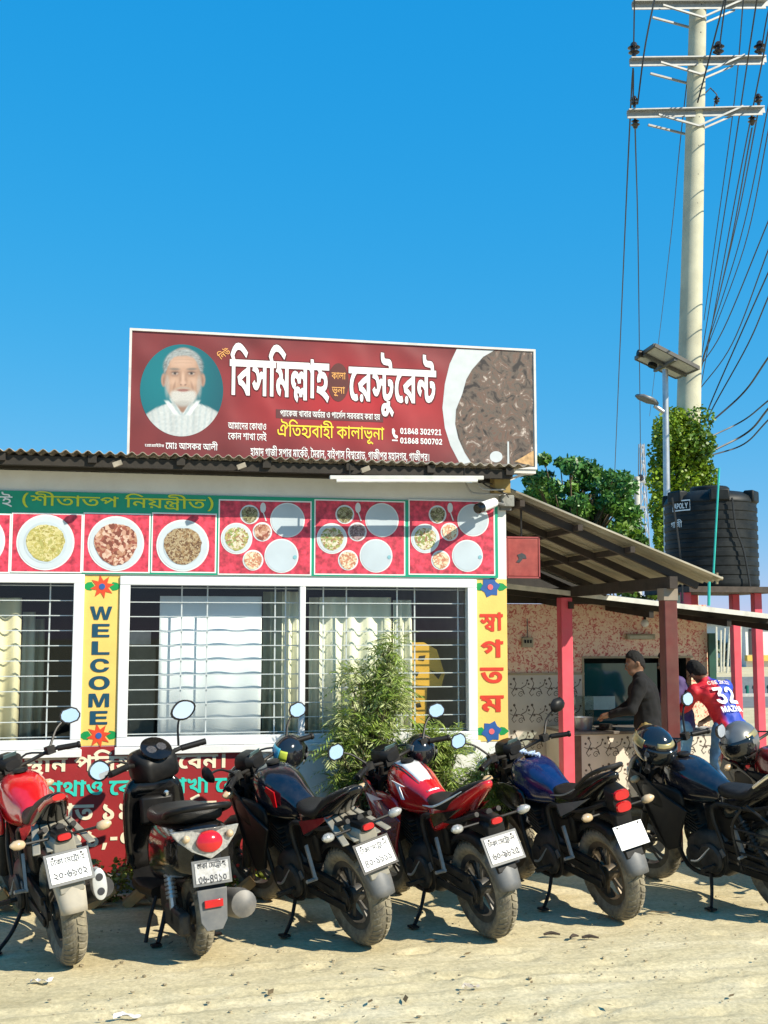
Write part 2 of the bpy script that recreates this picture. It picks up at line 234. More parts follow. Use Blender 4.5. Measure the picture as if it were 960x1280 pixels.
1017:[[519,628,591,619,640,593,671,552,683,480,683,0,588,0,565,45,529,71,477,80,410,76,346,68,272,64,194,71,119,100,62,164,41,275,45,328,53,377,148,364,141,329,138,279,150,212,183,174,229,156,281,152,371,160,458,168,531,156,586,115,586,453,582,504,567,528,516,543,454,528,402,491,366,443,353,397,357,378,373,361,409,355,429,356,449,358,456,274,427,268,386,266,294,296,265,335,256,390,276,472,334,549,418,606],[849,577,823,478,754,408,660,357,657,455,702,480,738,518,752,572,743,615,717,647,668,672,592,687,482,702,380,731,322,785,304,872,306,895,309,917,402,912,400,896,399,878,404,844,418,819,447,801,491,791,619,773,698,758,757,736,798,706,836,650]],
1035:[[415,44,332,54,255,83,185,135,124,211,70,316,24,452,118,478,153,370,192,283,235,217,285,170,342,143,408,134,483,144,533,173,561,217,570,274,555,343,515,390,456,407,405,392,388,350,390,329,397,305,303,289,292,328,288,364,309,435,368,477,449,491,565,463,640,384,667,267,640,155,558,74,494,51],[726,622,726,537,-10,537,-10,622]],
1056:[[290,537,188,537,188,0,91,0,91,537,-10,537,-10,622,91,622,56,724,-20,790,-128,826,-262,837,-357,831,-416,815,-437,788,-417,767,-369,763,-271,763,-184,754,-132,725,-104,680,-96,615,-184,615,-190,651,-205,672,-228,682,-264,685,-354,685,-434,691,-486,707,-521,742,-531,785,-515,839,-464,881,-379,908,-259,917,-74,899,64,846,153,754,191,622,290,622]],
1009:[[924,622,924,537,825,537,825,0,729,0,654,99,560,171,597,244,673,189,732,122,730,148,729,174,729,202,729,537,-10,537,-10,622],[384,88,245,120,182,163,124,228,72,318,24,437,116,465,151,374,188,301,274,208,383,178,468,193,515,236,530,299,502,381,433,412,389,398,374,360,376,342,382,321,288,305,277,343,274,376,295,443,351,482,423,495,531,468,601,396,626,290,600,190,521,116,460,95],[341,452,311,508,240,543,282,588,328,576,409,526,439,455],[1206,622,1206,537,1104,537,1104,0,1008,0,1008,466,971,521,923,537,911,537,911,622,925,622,973,607,1012,559,1009,582,1008,613,1008,688,1080,688,1103,622]],
1044:[[640,622,640,537,539,537,539,0,442,0,442,133,459,80,389,174,316,241,235,266,181,250,158,200,180,150,245,116,215,25,124,72,73,133,57,204,81,286,142,335,219,352,319,333,398,280,463,202,445,194,443,242,442,290,442,537,-10,537,-10,622],[307,322,306,309,305,295,209,322,191,408,136,457,32,480,50,563,100,549,191,528,256,484,294,416]],
1037:[[626,622,626,537,176,537,176,247,157,267,245,347,355,418,482,476,556,408,528,345,512,279,507,204,515,113,541,12,447,-8,419,101,409,214,416,289,433,354,456,405,478,381,366,323,259,246,157,154,79,205,79,537,-10,537,-10,622]],
1036:[[681,622,681,537,580,537,580,0,483,0,389,101,271,178,122,224,96,325,150,294,302,252,409,188,485,115,483,161,483,211,483,688,556,688,579,622],[217,625,328,602,394,542,416,459,400,387,352,329,275,288,175,265,122,277,96,325,225,353,295,398,316,459,291,519,216,542,154,525,135,489,142,464,167,443,109,374,74,402,48,440,38,492,58,558,118,607]],
1048:[[700,622,700,537,599,537,599,0,502,0,502,510,506,531,503,567,502,606,502,688,575,688,598,622],[356,629,429,614,488,572,531,508,529,392,456,502,413,533,364,543,306,523,284,466,315,405,355,387,414,380,404,287,293,315,231,378,211,468,232,559,285,612],[79,629,160,611,222,555,246,455,226,374,164,311,54,287,46,379,123,393,162,424,173,463,148,522,76,543,40,540,-1,532,-10,620,36,627]],
1010:[[357,622,338,676,281,692,213,692,104,703,38,737,2,788,-9,857,-8,884,-4,912,88,906,86,887,85,871,89,833,104,805,140,784,208,778,267,778,355,769,410,739,437,694,448,622],[250,495,325,488,384,468,458,400,481,317,467,244,426,188,358,151,264,133,263,155,359,119,459,68,556,2,501,-66,393,8,288,64,176,107,46,140,64,222,131,208,206,203,313,219,367,259,383,313,374,355,348,386,257,412,203,406,174,387,165,357,167,342,171,328,80,312,71,345,67,377,90,440,154,481],[164,452,134,508,62,543,105,588,151,576,232,526,262,455],[556,622,556,537,-10,537,-10,622]],
1224:[[787,622,787,537,685,537,685,59,588,59,588,395,605,335,534,428,471,492,409,530,342,543,270,528,210,487,158,431,152,438,188,456,230,463,278,455,311,433,336,361,335,337,332,320,310,327,333,353,359,378,385,403,508,515,568,453,279,184,209,250,295,331,258,285,225,262,250,298,260,338,246,376,206,390,176,386,146,372,62,451,146,545,235,607,336,629,434,609,520,552,607,457,594,453,590,503,588,559,588,688,661,688,684,622],[685,-43,590,-43,566,0,529,25,479,33,378,24,268,16,192,23,117,49,61,106,40,206,42,247,50,288,144,275,138,245,136,209,153,144,201,111,273,102,368,110,464,119,534,106,588,65,588,170,685,170]],
1030:[[586,622,586,537,187,537,187,210,191,152,203,127,255,108,321,125,379,168,419,225,434,288,419,330,371,345,346,343,322,339,308,423,349,431,395,434,468,419,514,373,530,299,504,189,435,98,350,43,249,23,178,33,132,62,102,110,90,201,90,537,-10,537,-10,622],[390,622,371,676,314,692,226,692,118,703,52,737,16,788,5,857,6,883,10,912,102,906,99,888,99,871,103,833,118,805,154,784,222,778,300,778,388,769,443,739,470,694,481,622]],
1007:[[73,482,92,555,145,604,219,622,294,604,346,555,365,482,346,408,293,358,219,340,144,358,92,407],[153,482,172,434,219,416,266,434,285,482,266,528,219,547,172,528],[73,141,92,215,145,264,219,282,294,264,346,215,365,141,346,67,293,18,219,0,145,18,92,67],[153,141,172,94,219,75,266,94,285,141,266,188,219,206,172,188]],
1022:[[483,0,483,417,506,361,447,437,390,494,331,530,267,543,186,517,129,460,116,455,160,477,225,485,300,468,344,422,358,364,348,308,317,257,264,210,190,163,130,248,224,299,252,329,262,362,247,395,203,408,157,402,109,383,19,455,88,546,167,607,260,629,351,612,433,560,515,476,488,487,485,527,483,585,483,688,556,688,579,622,682,622,682,537,580,537,580,0]],
1057:[[-293,-266,-356,-254,-413,-217,-437,-148,-427,-101,-397,-64,-349,-40,-284,-33,-159,-54,-39,-114,90,-207,35,-271,-83,-179,-186,-124,-280,-106,-331,-118,-347,-150,-331,-185,-290,-195,-237,-181,-206,-145,-192,-101,-189,-59,-189,11,-92,11,-92,-41,-99,-109,-126,-183,-187,-242]],
1597:[[205,125,212,114,189,38,160,-42,127,-119,46,-119,74,7,93,125]],
1062:[[283,622,265,675,207,692,191,692,82,703,17,737,-19,788,-31,857,-30,883,-26,912,66,906,64,888,63,871,68,833,83,805,118,784,187,778,194,778,281,769,336,739,364,694,374,622],[375,622,375,537,342,537,275,502,212,443,164,362,146,262,166,155,216,99,277,83,316,88,355,104,396,30,336,2,272,-5,154,27,75,119,47,260,76,401,154,510,268,578,204,541,166,538,117,537,-10,537,-10,622]],
1273:[[709,622,709,537,607,537,607,248,510,248,510,516,515,535,511,568,510,605,510,688,583,688,607,622],[358,629,430,616,487,577,532,514,530,398,456,505,414,533,366,543,306,523,284,466,315,405,355,387,414,380,405,287,294,315,231,378,211,468,232,559,286,612],[79,629,160,611,222,555,246,455,226,374,164,311,54,287,46,379,123,393,162,424,173,463,148,522,76,543,40,540,-1,532,-10,620,36,627],[607,294,607,-43,510,-43,436,15,357,51,267,73,227,164,313,210,413,256,510,294],[510,209,445,184,375,153,313,122,324,136,425,104,513,48,511,86,510,121]],
1641:[[188,0,188,622,288,622,288,0]],
1593:[[255,-131,192,-29,146,85,118,207,109,331,118,457,146,578,192,691,255,792,351,792,291,688,247,574,220,453,211,331,246,88,290,-26,351,-131]],
1369:[[480,296,421,301,370,321,312,360,271,390,241,398,213,388,201,361,212,331,239,302,175,237,124,295,103,369,121,433,168,471,224,484,298,469,365,425,424,384,474,373,521,389,538,439,518,508,468,564,568,581,599,543,625,492,636,430,626,373,595,330,546,304],[719,622,719,537,-10,537,-10,622],[467,370,530,363,573,342,605,303,617,232,617,-117,520,-117,484,-58,426,-40,369,-44,310,-53,243,-57,176,-50,110,-23,60,34,40,133,43,176,50,218,145,204,139,174,137,138,155,68,200,37,250,30,307,34,361,43,413,47,473,34,520,-8,520,226,516,261,503,280,485,289,460,291,416,283,377,261,349,233,338,203,347,183,380,174,400,175,417,177,427,99,398,94,358,91,301,102,259,134,243,189,262,255,312,313,384,354]],
1594:[[82,-131,142,-28,186,86,212,206,221,329,212,453,186,573,142,687,81,792,177,792,241,690,287,575,314,454,323,329,314,203,287,82,241,-31,177,-131]],
275:[[532,262,461,269,402,290,320,374,336,376,310,317,261,273,187,256,123,267,67,304,13,376,113,437,147,393,180,381,214,393,237,432,247,511,389,511,405,456,430,414,464,386,507,376,544,390,557,431,538,489,489,536,642,552,673,514,697,465,707,405,695,344,661,299,605,271],[772,622,772,502,-10,502,-10,622],[669,313,669,-43,522,-43,448,6,371,38,279,60,228,182,377,255,527,304],[523,199,468,179,409,153,348,123,350,140,448,115,525,70,524,101,523,129]],
22:[[487,0,487,403,506,359,459,414,407,463,350,498,284,511,209,492,156,446,146,450,192,471,254,479,328,463,374,419,391,354,380,295,346,241,290,190,212,141,130,256,220,306,250,353,241,377,211,385,171,379,127,360,15,451,91,543,176,606,278,629,366,613,447,565,534,486,491,502,489,539,487,595,487,689,611,689,634,622,727,622,727,502,635,502,635,0]],
35:[[439,30,348,39,263,66,187,114,120,187,62,288,15,420,153,458,184,363,219,287,259,228,306,188,420,156,483,163,528,182,556,216,565,263,555,313,527,343,488,353,454,342,441,309,443,288,448,269,309,250,295,293,291,329,317,411,385,456,474,470,546,463,605,441,686,363,713,251,685,140,648,95,595,60,526,38],[754,622,754,502,-10,502,-10,622]],
9:[[988,622,988,502,896,502,896,0,748,0,666,88,569,149,633,241,701,199,751,154,750,176,749,200,748,223,748,502,-10,502,-10,622],[408,74,322,82,244,107,174,151,113,216,60,305,14,420,152,458,215,310,292,226,396,199,469,209,513,241,528,292,511,342,466,361,437,351,426,325,428,309,432,293,298,274,285,313,281,347,304,423,367,465,450,478,571,451,648,379,675,275,648,175,613,134,562,102,494,81],[339,418,310,475,237,510,320,554,367,544,448,492,478,421],[1299,622,1299,502,1207,502,1207,0,1060,0,1060,438,1027,487,982,502,970,502,970,622,991,622,1030,608,1064,562,1061,588,1060,619,1060,689,1183,689,1206,622]],
40:[[786,622,786,502,694,502,694,0,547,0,547,391,557,331,494,408,433,464,372,499,308,510,243,498,188,463,133,408,116,426,161,451,214,460,258,454,289,433,313,371,312,342,308,320,269,332,292,358,323,387,353,414,472,514,557,429,258,161,160,254,247,329,215,284,178,266,206,300,215,331,203,361,173,371,145,366,116,352,13,447,105,545,197,608,303,629,394,613,477,565,560,488,552,469,548,514,547,563,547,689,670,689,693,622]],
39:[[653,622,653,502,561,502,561,0,413,0,413,201,434,152,368,223,297,272,229,290,193,281,179,251,194,218,242,193,178,73,116,105,68,149,37,200,27,257,52,347,117,398,200,415,285,402,362,365,436,305,416,294,414,344,413,392,413,502,-10,502,-10,622]],
437:[[530,268,402,296,320,374,336,378,309,321,261,275,187,258,123,269,67,306,13,378,113,440,147,395,180,383,214,395,237,434,247,511,389,511,405,456,430,414,464,386,507,376,544,390,557,431,538,489,489,536,642,552,673,514,697,465,707,405,695,342,661,300,605,276],[770,622,770,502,-10,502,-10,622],[468,330,581,314,652,274,689,222,699,169,680,94,625,48,546,22,454,8,497,71,583,50,680,19,766,-19,709,-123,586,-69,479,-33,373,-8,253,12,275,124,349,110,429,105,490,110,527,123,552,174,532,217,483,233,446,223,434,197,436,182,439,172,303,157,293,187,289,218,313,280,378,318]],
422:[[374,601,480,588,558,551,606,495,622,425,613,372,587,326,488,262,344,240,219,258,134,313,103,406,127,491,190,552,278,588],[372,516,309,505,266,473,250,422,276,362,352,339,414,351,459,385,475,437,450,495],[263,540,410,447,535,328,475,273,344,398,195,493],[783,622,783,502,467,502,363,538,224,506,166,503,104,502,-10,502,-10,622],[493,348,493,313,492,330,623,299,714,234,739,189,748,134,733,71,685,26,600,9,562,11,532,15,537,128,549,126,564,126,597,134,605,154,576,199,493,227,496,270,496,-43,348,-43,260,19,170,59,64,83,15,208,93,243,172,273,251,297,351,316,351,336],[349,257,384,235,324,218,260,195,198,171,146,147,144,170,259,136,352,79,350,113,349,144]],
641:[[173,0,173,622,322,622,322,0]],
20:[[875,622,875,502,547,502,547,440,549,392,549,0,402,0,314,90,204,153,70,191,15,323,215,416,424,485,406,457,406,502,-10,502,-10,622],[402,377,422,359,344,335,270,306,195,272,276,245,358,198,428,132,407,126,404,167,402,214],[835,252,821,186,774,136,679,117,638,118,603,123,608,243,621,242,641,241,680,252,690,278,680,306,652,330,603,351,535,366,535,483,686,443,794,365,825,313]],
36:[[750,622,750,502,658,502,658,0,510,0,411,93,297,155,152,194,116,320,197,290,341,260,437,213,512,157,511,204,510,253,510,689,633,689,657,622],[235,625,307,619,364,600,436,534,460,449,444,372,396,312,321,270,222,246,156,263,116,320,228,350,293,391,314,446,295,491,238,511,197,500,184,475,191,453,211,434,113,351,77,383,48,424,37,480,60,554,126,606]],
18:[[544,629,629,619,692,587,730,538,743,474,713,380,635,306,527,253,479,367,561,408,593,467,580,500,539,511,491,503,449,483,419,457,408,431,415,414,447,402,419,282,349,298,299,330,269,372,259,422,282,504,347,570,438,613],[753,218,736,140,685,79,603,39,494,25,343,47,213,118,155,177,103,254,57,351,16,469,155,508,196,390,240,298,290,231,346,185,410,160,482,151,568,171,594,196,603,231,582,281,526,312,653,374,725,307]],
48:[[736,622,736,502,644,502,644,0,497,0,497,506,500,532,498,570,497,606,497,689,620,689,643,622],[349,629,423,615,482,572,530,505,526,362,454,467,413,498,368,509,323,495,305,452,335,402,418,385,404,255,338,265,286,286,222,356,202,454,223,553,277,610],[81,629,169,609,233,548,257,439,237,351,172,282,120,262,53,255,42,384,107,396,141,419,151,451,131,495,77,509,40,507,1,499,-12,620,37,627]],
21:[[777,622,777,502,685,502,685,0,537,0,465,73,386,127,293,166,179,194,142,321,223,289,368,260,465,213,539,157,538,204,537,253,537,689,661,689,684,622],[487,460,463,362,387,287,327,261,249,246,163,269,142,321,252,351,320,390,343,445,322,496,277,535,417,625,467,552],[196,417,133,426,85,451,54,491,44,543,50,588,65,628,196,600,190,584,188,568,197,544,222,537,253,543,282,563,313,602,417,625,426,580,364,493,293,437]],
10:[[354,622,339,665,289,678,233,678,105,692,29,737,1,787,-7,854,-6,882,-2,913,137,904,136,888,135,876,139,841,154,816,182,802,237,798,295,798,389,789,449,758,482,705,494,622],[273,477,355,470,420,450,500,382,524,296,512,225,474,174,414,139,335,117,304,158,403,130,500,88,594,33,518,-71,418,-11,305,41,181,82,45,110,69,224,140,211,213,206,305,216,359,245,376,292,351,344,280,363,239,358,216,344,208,321,210,308,214,297,76,279,65,315,61,353,87,418,161,462],[147,418,117,475,44,510,128,554,175,544,256,492,285,421],[592,622,592,502,-10,502,-10,622]],
76:[[315,0,222,11,157,43,118,91,105,150,113,201,137,243,235,308,295,195,266,181,257,160,271,135,314,125,381,144,403,190,392,232,352,271,272,321,174,386,124,445,110,511,125,573,165,631,296,559,279,537,273,515,277,496,292,477,330,451,399,408,490,342,540,271,555,185,525,85,442,22]],
30:[[610,622,610,502,225,502,225,217,229,174,240,153,281,139,330,150,376,181,408,218,420,260,409,288,375,298,353,297,334,294,314,413,359,421,412,425,503,405,550,355,565,288,542,187,481,103,387,42,272,19,188,29,132,60,93,115,82,160,78,224,78,502,-10,502,-10,622],[376,622,361,665,311,678,241,678,113,692,37,737,10,787,1,854,2,882,6,913,146,904,144,888,143,876,148,841,163,816,191,802,245,798,316,798,411,789,470,758,503,705,516,622]],
45:[[678,622,678,502,585,502,585,0,438,0,343,78,226,131,81,161,29,286,84,317,144,348,208,379,121,416,21,441,61,531,103,502,-10,502,-10,622],[438,502,168,502,191,508,250,483,304,452,351,416,362,319,308,297,251,272,198,245,196,253,288,229,384,183,462,116,444,107,439,157,438,212]],
131:[[-319,749,39,917,90,816,-261,640]],
357:[[531,256,464,262,407,282,346,315,296,344,265,352,243,345,235,327,244,305,267,284,178,197,120,258,95,344,116,414,170,457,237,471,319,457,398,417,457,386,502,376,538,390,551,430,532,489,483,536,634,553,666,516,691,465,701,404,685,331,632,277],[758,622,758,502,-10,502,-10,622],[439,-96,270,-68,124,16,64,80,14,160,142,217,221,111,314,47,429,25,484,30,521,44,549,98,541,128,519,148,484,155,461,151,445,140,440,121,441,110,444,98,307,84,298,115,295,145,317,214,379,256,472,270,541,264,597,246,672,181,696,90,668,-7,583,-73,519,-90]],
75:[[311,78,180,103,129,136,89,182,64,244,55,321,82,434,116,483,166,522,232,548,315,557,391,550,455,528,505,492,542,444,564,384,571,313,543,197,508,149,458,111,392,86],[319,436,260,423,220,382,206,313,217,254,250,214,308,199,368,213,407,255,420,323,408,384,375,422]],
83:[[274,0,198,9,143,36,103,91,90,184,90,429,85,464,69,485,32,492,48,622,137,613,197,585,227,542,237,460,237,390,275,398,307,400,341,398,370,392,398,387,422,385,467,396,502,437,621,377,578,306,525,274,472,266,452,268,433,272,489,310,508,268,514,222,506,157,481,102,394,26],[283,120,318,128,343,149,358,180,364,218,354,255,328,274,294,280,264,277,237,269,237,188,241,150,252,131,266,123]],
77:[[113,525,126,580,158,631,283,580,274,564,270,547,275,530,298,516,358,500,439,476,492,440,522,392,532,333,519,261,478,208,414,172,328,153,307,156,285,160,300,198,406,165,489,128,573,74,496,-27,400,35,294,85,177,123,49,149,72,265,146,251,229,245,302,250,349,264,375,287,383,315,373,348,340,369,278,385,174,421,126,468]],
597:[[246,143,253,131,231,50,202,-37,169,-119,51,-119,79,16,99,143]],
598:[[53,363,320,363,320,231,53,231]],
79:[[314,0,202,12,119,48,68,103,51,175,61,229,93,276,147,316,228,350,225,295,131,347,78,399,62,467,89,545,172,601,309,622,396,617,462,600,542,545,565,475,545,400,491,349,413,311,405,351,477,320,531,285,565,238,576,175,559,98,510,43,427,11],[314,120,367,125,401,139,426,189,410,226,368,254,314,270,230,237,201,187,228,140,262,125],[314,385,362,400,400,423,415,452,390,488,311,502,260,496,225,479,212,452,237,413]],
1033:[[586,622,586,537,187,537,187,210,191,152,203,127,255,108,321,125,379,168,419,225,434,288,419,330,371,345,346,343,322,339,308,423,349,431,395,434,468,419,514,373,530,299,504,189,435,98,350,43,249,23,178,33,132,62,102,110,90,201,90,537,-10,537,-10,622]],
1214:[[698,622,698,537,298,537,298,226,302,169,314,144,366,125,432,141,490,184,530,242,545,304,530,346,482,361,457,360,433,355,419,440,460,448,506,451,579,435,625,390,641,315,629,240,595,172,545,115,461,60,360,39,289,50,243,78,213,127,201,218,201,537,-10,537,-10,622],[501,622,482,676,425,692,337,692,229,703,163,737,127,788,116,857,117,883,121,912,213,906,210,888,210,871,214,833,229,805,265,784,333,778,411,778,499,769,554,739,581,694,592,622],[594,-188,499,-188,458,-132,393,-112,338,-116,281,-125,219,-129,154,-121,95,-91,51,-34,35,58,39,112,47,154,141,142,134,104,131,64,143,1,177,-33,227,-43,278,-39,330,-30,384,-26,443,-38,497,-80,497,21,498,66,502,119,594,200]],
1598:[[50,345,299,345,299,249,50,249]],
1077:[[123,536,134,582,166,631,246,591,231,569,227,549,234,528,262,513,329,497,414,472,469,437,498,391,508,334,494,269,453,217,387,181,299,164,281,166,263,170,290,189,384,152,471,103,558,41,503,-26,398,51,297,105,188,144,60,175,77,258,149,243,236,237,318,243,371,262,400,291,409,328,398,368,361,395,289,415,189,445,138,485]],
1075:[[296,87,179,112,97,187,75,244,67,316,92,427,169,514,230,539,305,548,380,540,438,517,512,434,535,318,509,205,431,120,371,95],[307,463,235,445,186,394,168,311,181,241,222,191,296,172,370,191,418,244,434,324,420,398,377,446]],
1081:[[356,35,251,54,160,118,83,242,50,331,21,441,113,468,156,309,208,203,271,144,347,125,401,135,442,163,468,210,477,275,464,347,443,391,504,391,461,315,410,269,348,253,305,260,271,278,244,317,233,396,233,440,228,478,210,498,167,504,179,597,254,587,301,560,321,522,328,467,328,389,334,352,360,338,386,345,413,373,441,433,513,451,544,394,563,330,571,266,548,149,479,66,424,43]],
1084:[[183,320,270,303,329,255,350,185,336,116,294,62,292,86,367,101,423,128,458,167,470,219,454,279,396,328,344,350,273,372,193,396,132,419,58,468,36,534,47,582,82,631,164,593,146,570,141,548,146,526,169,507,222,486,316,458,448,409,525,354,562,291,572,221,564,163,542,116,459,48,339,11,197,0,182,0,160,82,232,117,256,170,238,219,184,237,139,224,125,192,127,173,134,154,43,134,30,170,26,206,44,267,97,307]],
1078:[[563,294,543,162,476,69,422,44,353,35,250,54,162,121,123,179,88,256,57,357,30,483,123,506,152,376,183,278,217,207,255,160,298,134,347,125,418,147,455,208,466,295,451,396,411,470,355,498,321,485,308,452,312,423,324,391,228,366,211,417,206,467,227,536,280,572,341,583,409,573,465,543,538,438]],
1079:[[301,0,197,12,121,47,75,102,59,171,69,224,100,269,152,308,229,341,228,307,139,354,87,404,71,470,97,545,173,601,295,622,374,617,435,600,510,546,532,476,512,404,458,355,381,318,377,344,447,314,499,279,532,233,543,172,528,97,481,43,405,11],[301,85,366,91,410,110,435,140,444,178,423,228,369,264,301,286,196,241,169,211,160,174,169,140,195,111,239,92],[302,369,364,391,412,423,432,466,398,517,356,532,297,537,235,529,188,505,171,466,202,410,242,388]],
1076:[[296,0,217,10,162,38,130,81,120,130,148,210,184,240,238,263,274,174,234,158,222,132,240,101,295,89,345,96,382,116,412,183,400,235,359,282,281,338,184,409,134,466,120,524,134,578,173,631,257,584,236,558,227,530,231,507,248,483,287,452,357,404,447,334,496,265,511,182,483,85,407,22]],
1083:[[247,0,180,10,135,37,103,85,91,169,91,466,86,504,68,524,25,530,36,623,109,615,155,591,180,553,187,489,187,365,239,378,279,382,307,381,334,376,376,369,412,367,468,378,510,423,596,381,558,322,507,293,448,284,430,285,408,289,438,311,459,266,466,216,437,100,357,26],[251,85,302,96,338,126,360,167,367,213,354,265,320,290,278,297,228,292,187,278,187,174,192,127,203,103,222,90]],
1080:[[319,0,179,29,124,65,82,114,55,175,46,248,58,325,91,394,146,458,219,518,415,629,461,565,448,541,444,515,466,472,522,456,530,456,538,457,578,392,483,333,430,281,413,226,433,178,460,162,503,156,521,157,537,158,575,61,458,16],[326,85,377,88,416,95,458,105,463,93,398,109,352,139,326,179,317,226,333,297,384,361,471,429,481,388,415,407,376,446,363,491,365,515,373,536,402,524,268,442,179,348,147,239,173,148,241,100]],
1082:[[377,294,433,279,351,250,269,241,179,252,116,285,78,338,65,407,85,492,138,560,214,606,303,622,373,613,428,584,462,537,474,451,474,157,479,119,498,100,540,93,530,0,438,15,391,57,377,133],[272,328,340,336,401,361,377,343,377,432,374,487,358,518,335,532,301,537,252,527,208,499,178,457,166,405,173,368,195,345]],
6359:[[323,-10,236,1,165,35,109,89,70,162,46,254,38,363,46,473,70,565,109,639,165,693,236,726,323,737,410,726,481,693,537,638,576,565,600,473,608,363,600,254,576,162,537,89,482,35,410,1],[323,127,391,152,430,230,443,363,430,498,391,576,323,602,255,576,216,498,203,363,216,230,255,152]],
6360:[[80,0,80,133,583,133,583,0],[436,728,436,0,270,0,270,583,265,583,101,469,101,616,263,728]],
6367:[[322,-10,174,17,71,91,44,140,34,196,56,279,113,343,195,375,195,380,141,400,98,437,70,485,61,541,69,595,95,642,188,712,322,737,457,712,551,642,576,595,585,541,575,485,547,436,504,400,450,380,450,375,532,343,590,279,611,196,602,140,574,91,471,17],[322,109,382,122,423,158,437,210,422,262,382,298,322,311,264,298,223,263,208,210,222,158,263,122],[322,430,374,442,409,475,422,523,410,570,374,602,322,613,271,602,236,570,223,523,236,475,271,442]],
6372:[[24,124,24,254,292,728,451,728,189,261,189,255,622,255,622,124],[374,0,374,163,380,221,380,454,530,454,530,0]],
6371:[[317,-10,172,18,73,95,45,149,35,210,202,210,219,166,261,136,318,126,376,138,415,173,429,228,414,280,371,318,302,333,217,333,217,439,375,588,375,592,72,592,72,728,573,728,573,607,328,385,328,422,405,424,472,408,527,377,568,332,594,278,603,216,594,152,565,96,463,18]],
6361:[[63,0,63,119,325,355,378,408,411,455,422,507,409,560,371,595,316,606,261,594,224,557,211,499,54,499,62,568,87,626,179,708,317,737,458,710,550,633,575,580,583,519,567,438,509,348,457,294,389,230,293,140,293,135,593,135,593,0]],
6374:[[320,737,456,709,555,625,584,564,593,490,570,374,503,251,333,0,168,0,392,329,441,329,408,296,352,270,280,260,161,287,81,364,52,485,61,557,87,618,128,668,182,706],[321,609,263,593,222,551,207,490,222,429,263,387,321,372,380,387,420,429,435,490,420,551,380,593]],
6373:[[326,-10,190,19,134,54,90,103,62,164,52,237,75,353,143,476,313,728,478,728,254,399,204,399,238,431,293,457,366,468,484,441,564,363,593,242,584,171,558,109,517,59,463,22],[324,119,383,134,423,176,438,237,423,299,383,341,324,356,266,341,225,299,211,238,225,176,266,134]],
6364:[[317,-10,178,18,83,96,56,150,46,210,208,210,224,163,263,131,317,119,378,134,419,177,434,240,419,305,377,348,315,363,254,349,210,312,63,339,95,728,553,728,553,592,232,592,215,417,219,417,277,464,367,483,457,465,530,416,577,340,594,245,586,175,560,113,518,62,462,23,395,-2]],
6366:[[113,0,410,588,410,592,63,592,63,728,582,728,582,591,285,0]],
5292:[[59,0,59,728,317,728,416,431,434,364,454,276,473,184,487,108,455,108,469,184,487,275,507,364,525,431,623,728,881,728,881,0,714,0,714,322,715,383,717,465,720,554,721,637,731,637,711,549,688,460,666,381,648,322,540,0,401,0,291,322,273,381,251,459,228,548,206,637,218,637,220,555,222,466,224,384,225,322,225,0]],
5002:[[23,0,268,728,489,728,740,0,554,0,449,327,403,490,358,674,394,674,352,490,309,327,207,0],[186,159,186,286,578,286,578,159]],
5496:[[54,0,54,96,340,493,404,573,475,652,486,598,386,592,286,592,53,592,53,728,621,728,621,631,340,241,273,158,200,76,188,129,294,135,400,136,621,136,621,0]],
5161:[[59,0,59,728,225,728,225,440,523,440,523,728,689,728,689,0,523,0,523,304,225,304,225,0]],
5073:[[384,-10,291,1,209,34,140,87,87,161,53,253,42,363,53,474,87,567,141,640,210,694,292,726,384,737,503,720,600,668,669,585,703,473,535,473,518,522,487,560,443,583,388,591,294,564,233,487,211,363,233,238,295,162,387,136,442,144,486,168,518,205,536,255,704,255,675,158,611,73,514,13]],
5397:[[336,-10,180,17,120,51,76,99,47,161,37,236,197,236,217,177,265,141,334,128,398,139,439,168,454,210,441,248,401,275,334,295,257,313,173,342,109,384,69,441,56,514,65,577,92,631,192,709,337,737,482,709,577,630,603,576,612,513,452,513,419,577,336,599,276,590,240,563,227,525,241,485,280,459,337,441,401,426,492,396,562,351,607,289,622,210,613,146,588,92,546,49,490,17,419,-3]],
5095:[[59,0,59,728,559,728,559,592,225,592,225,434,533,434,533,301,225,301,225,136,559,136,559,0]],
5271:[[183,152,183,298,225,376,272,447,333,526,499,728,699,728,393,365,379,371],[59,0,59,728,225,728,225,543,222,350,225,269,225,0],[513,0,312,316,416,439,709,0]],
5375:[[59,0,59,728,353,728,430,720,495,696,547,658,585,608,609,547,617,478,609,408,585,348,546,298,492,261,426,238,349,230,165,230,165,362,319,362,389,376,431,417,445,478,431,538,389,578,319,592,225,592,225,0]],
5321:[[386,-10,294,1,211,34,141,87,87,161,53,253,42,363,53,474,87,567,141,640,211,694,294,726,386,737,479,726,561,694,631,640,685,567,719,474,730,363,719,253,685,161,631,87,561,34,479,1],[386,136,479,162,540,239,561,363,540,488,479,565,386,591,293,565,233,488,211,363,233,239,293,163]],
5281:[[59,0,59,728,225,728,225,136,532,136,532,0]],
5472:[[293,0,293,266,23,728,218,728,335,503,365,438,393,360,362,360,388,438,418,503,529,728,723,728,459,266,459,0]],
5459:[[218,0,23,728,206,728,281,396,301,293,318,182,334,77,304,77,322,182,340,293,361,396,442,728,611,728,692,396,713,293,731,182,749,77,718,77,735,182,752,293,771,396,846,728,1030,728,835,0,646,0,558,346,531,491,505,647,547,647,522,493,495,346,407,0]],
}
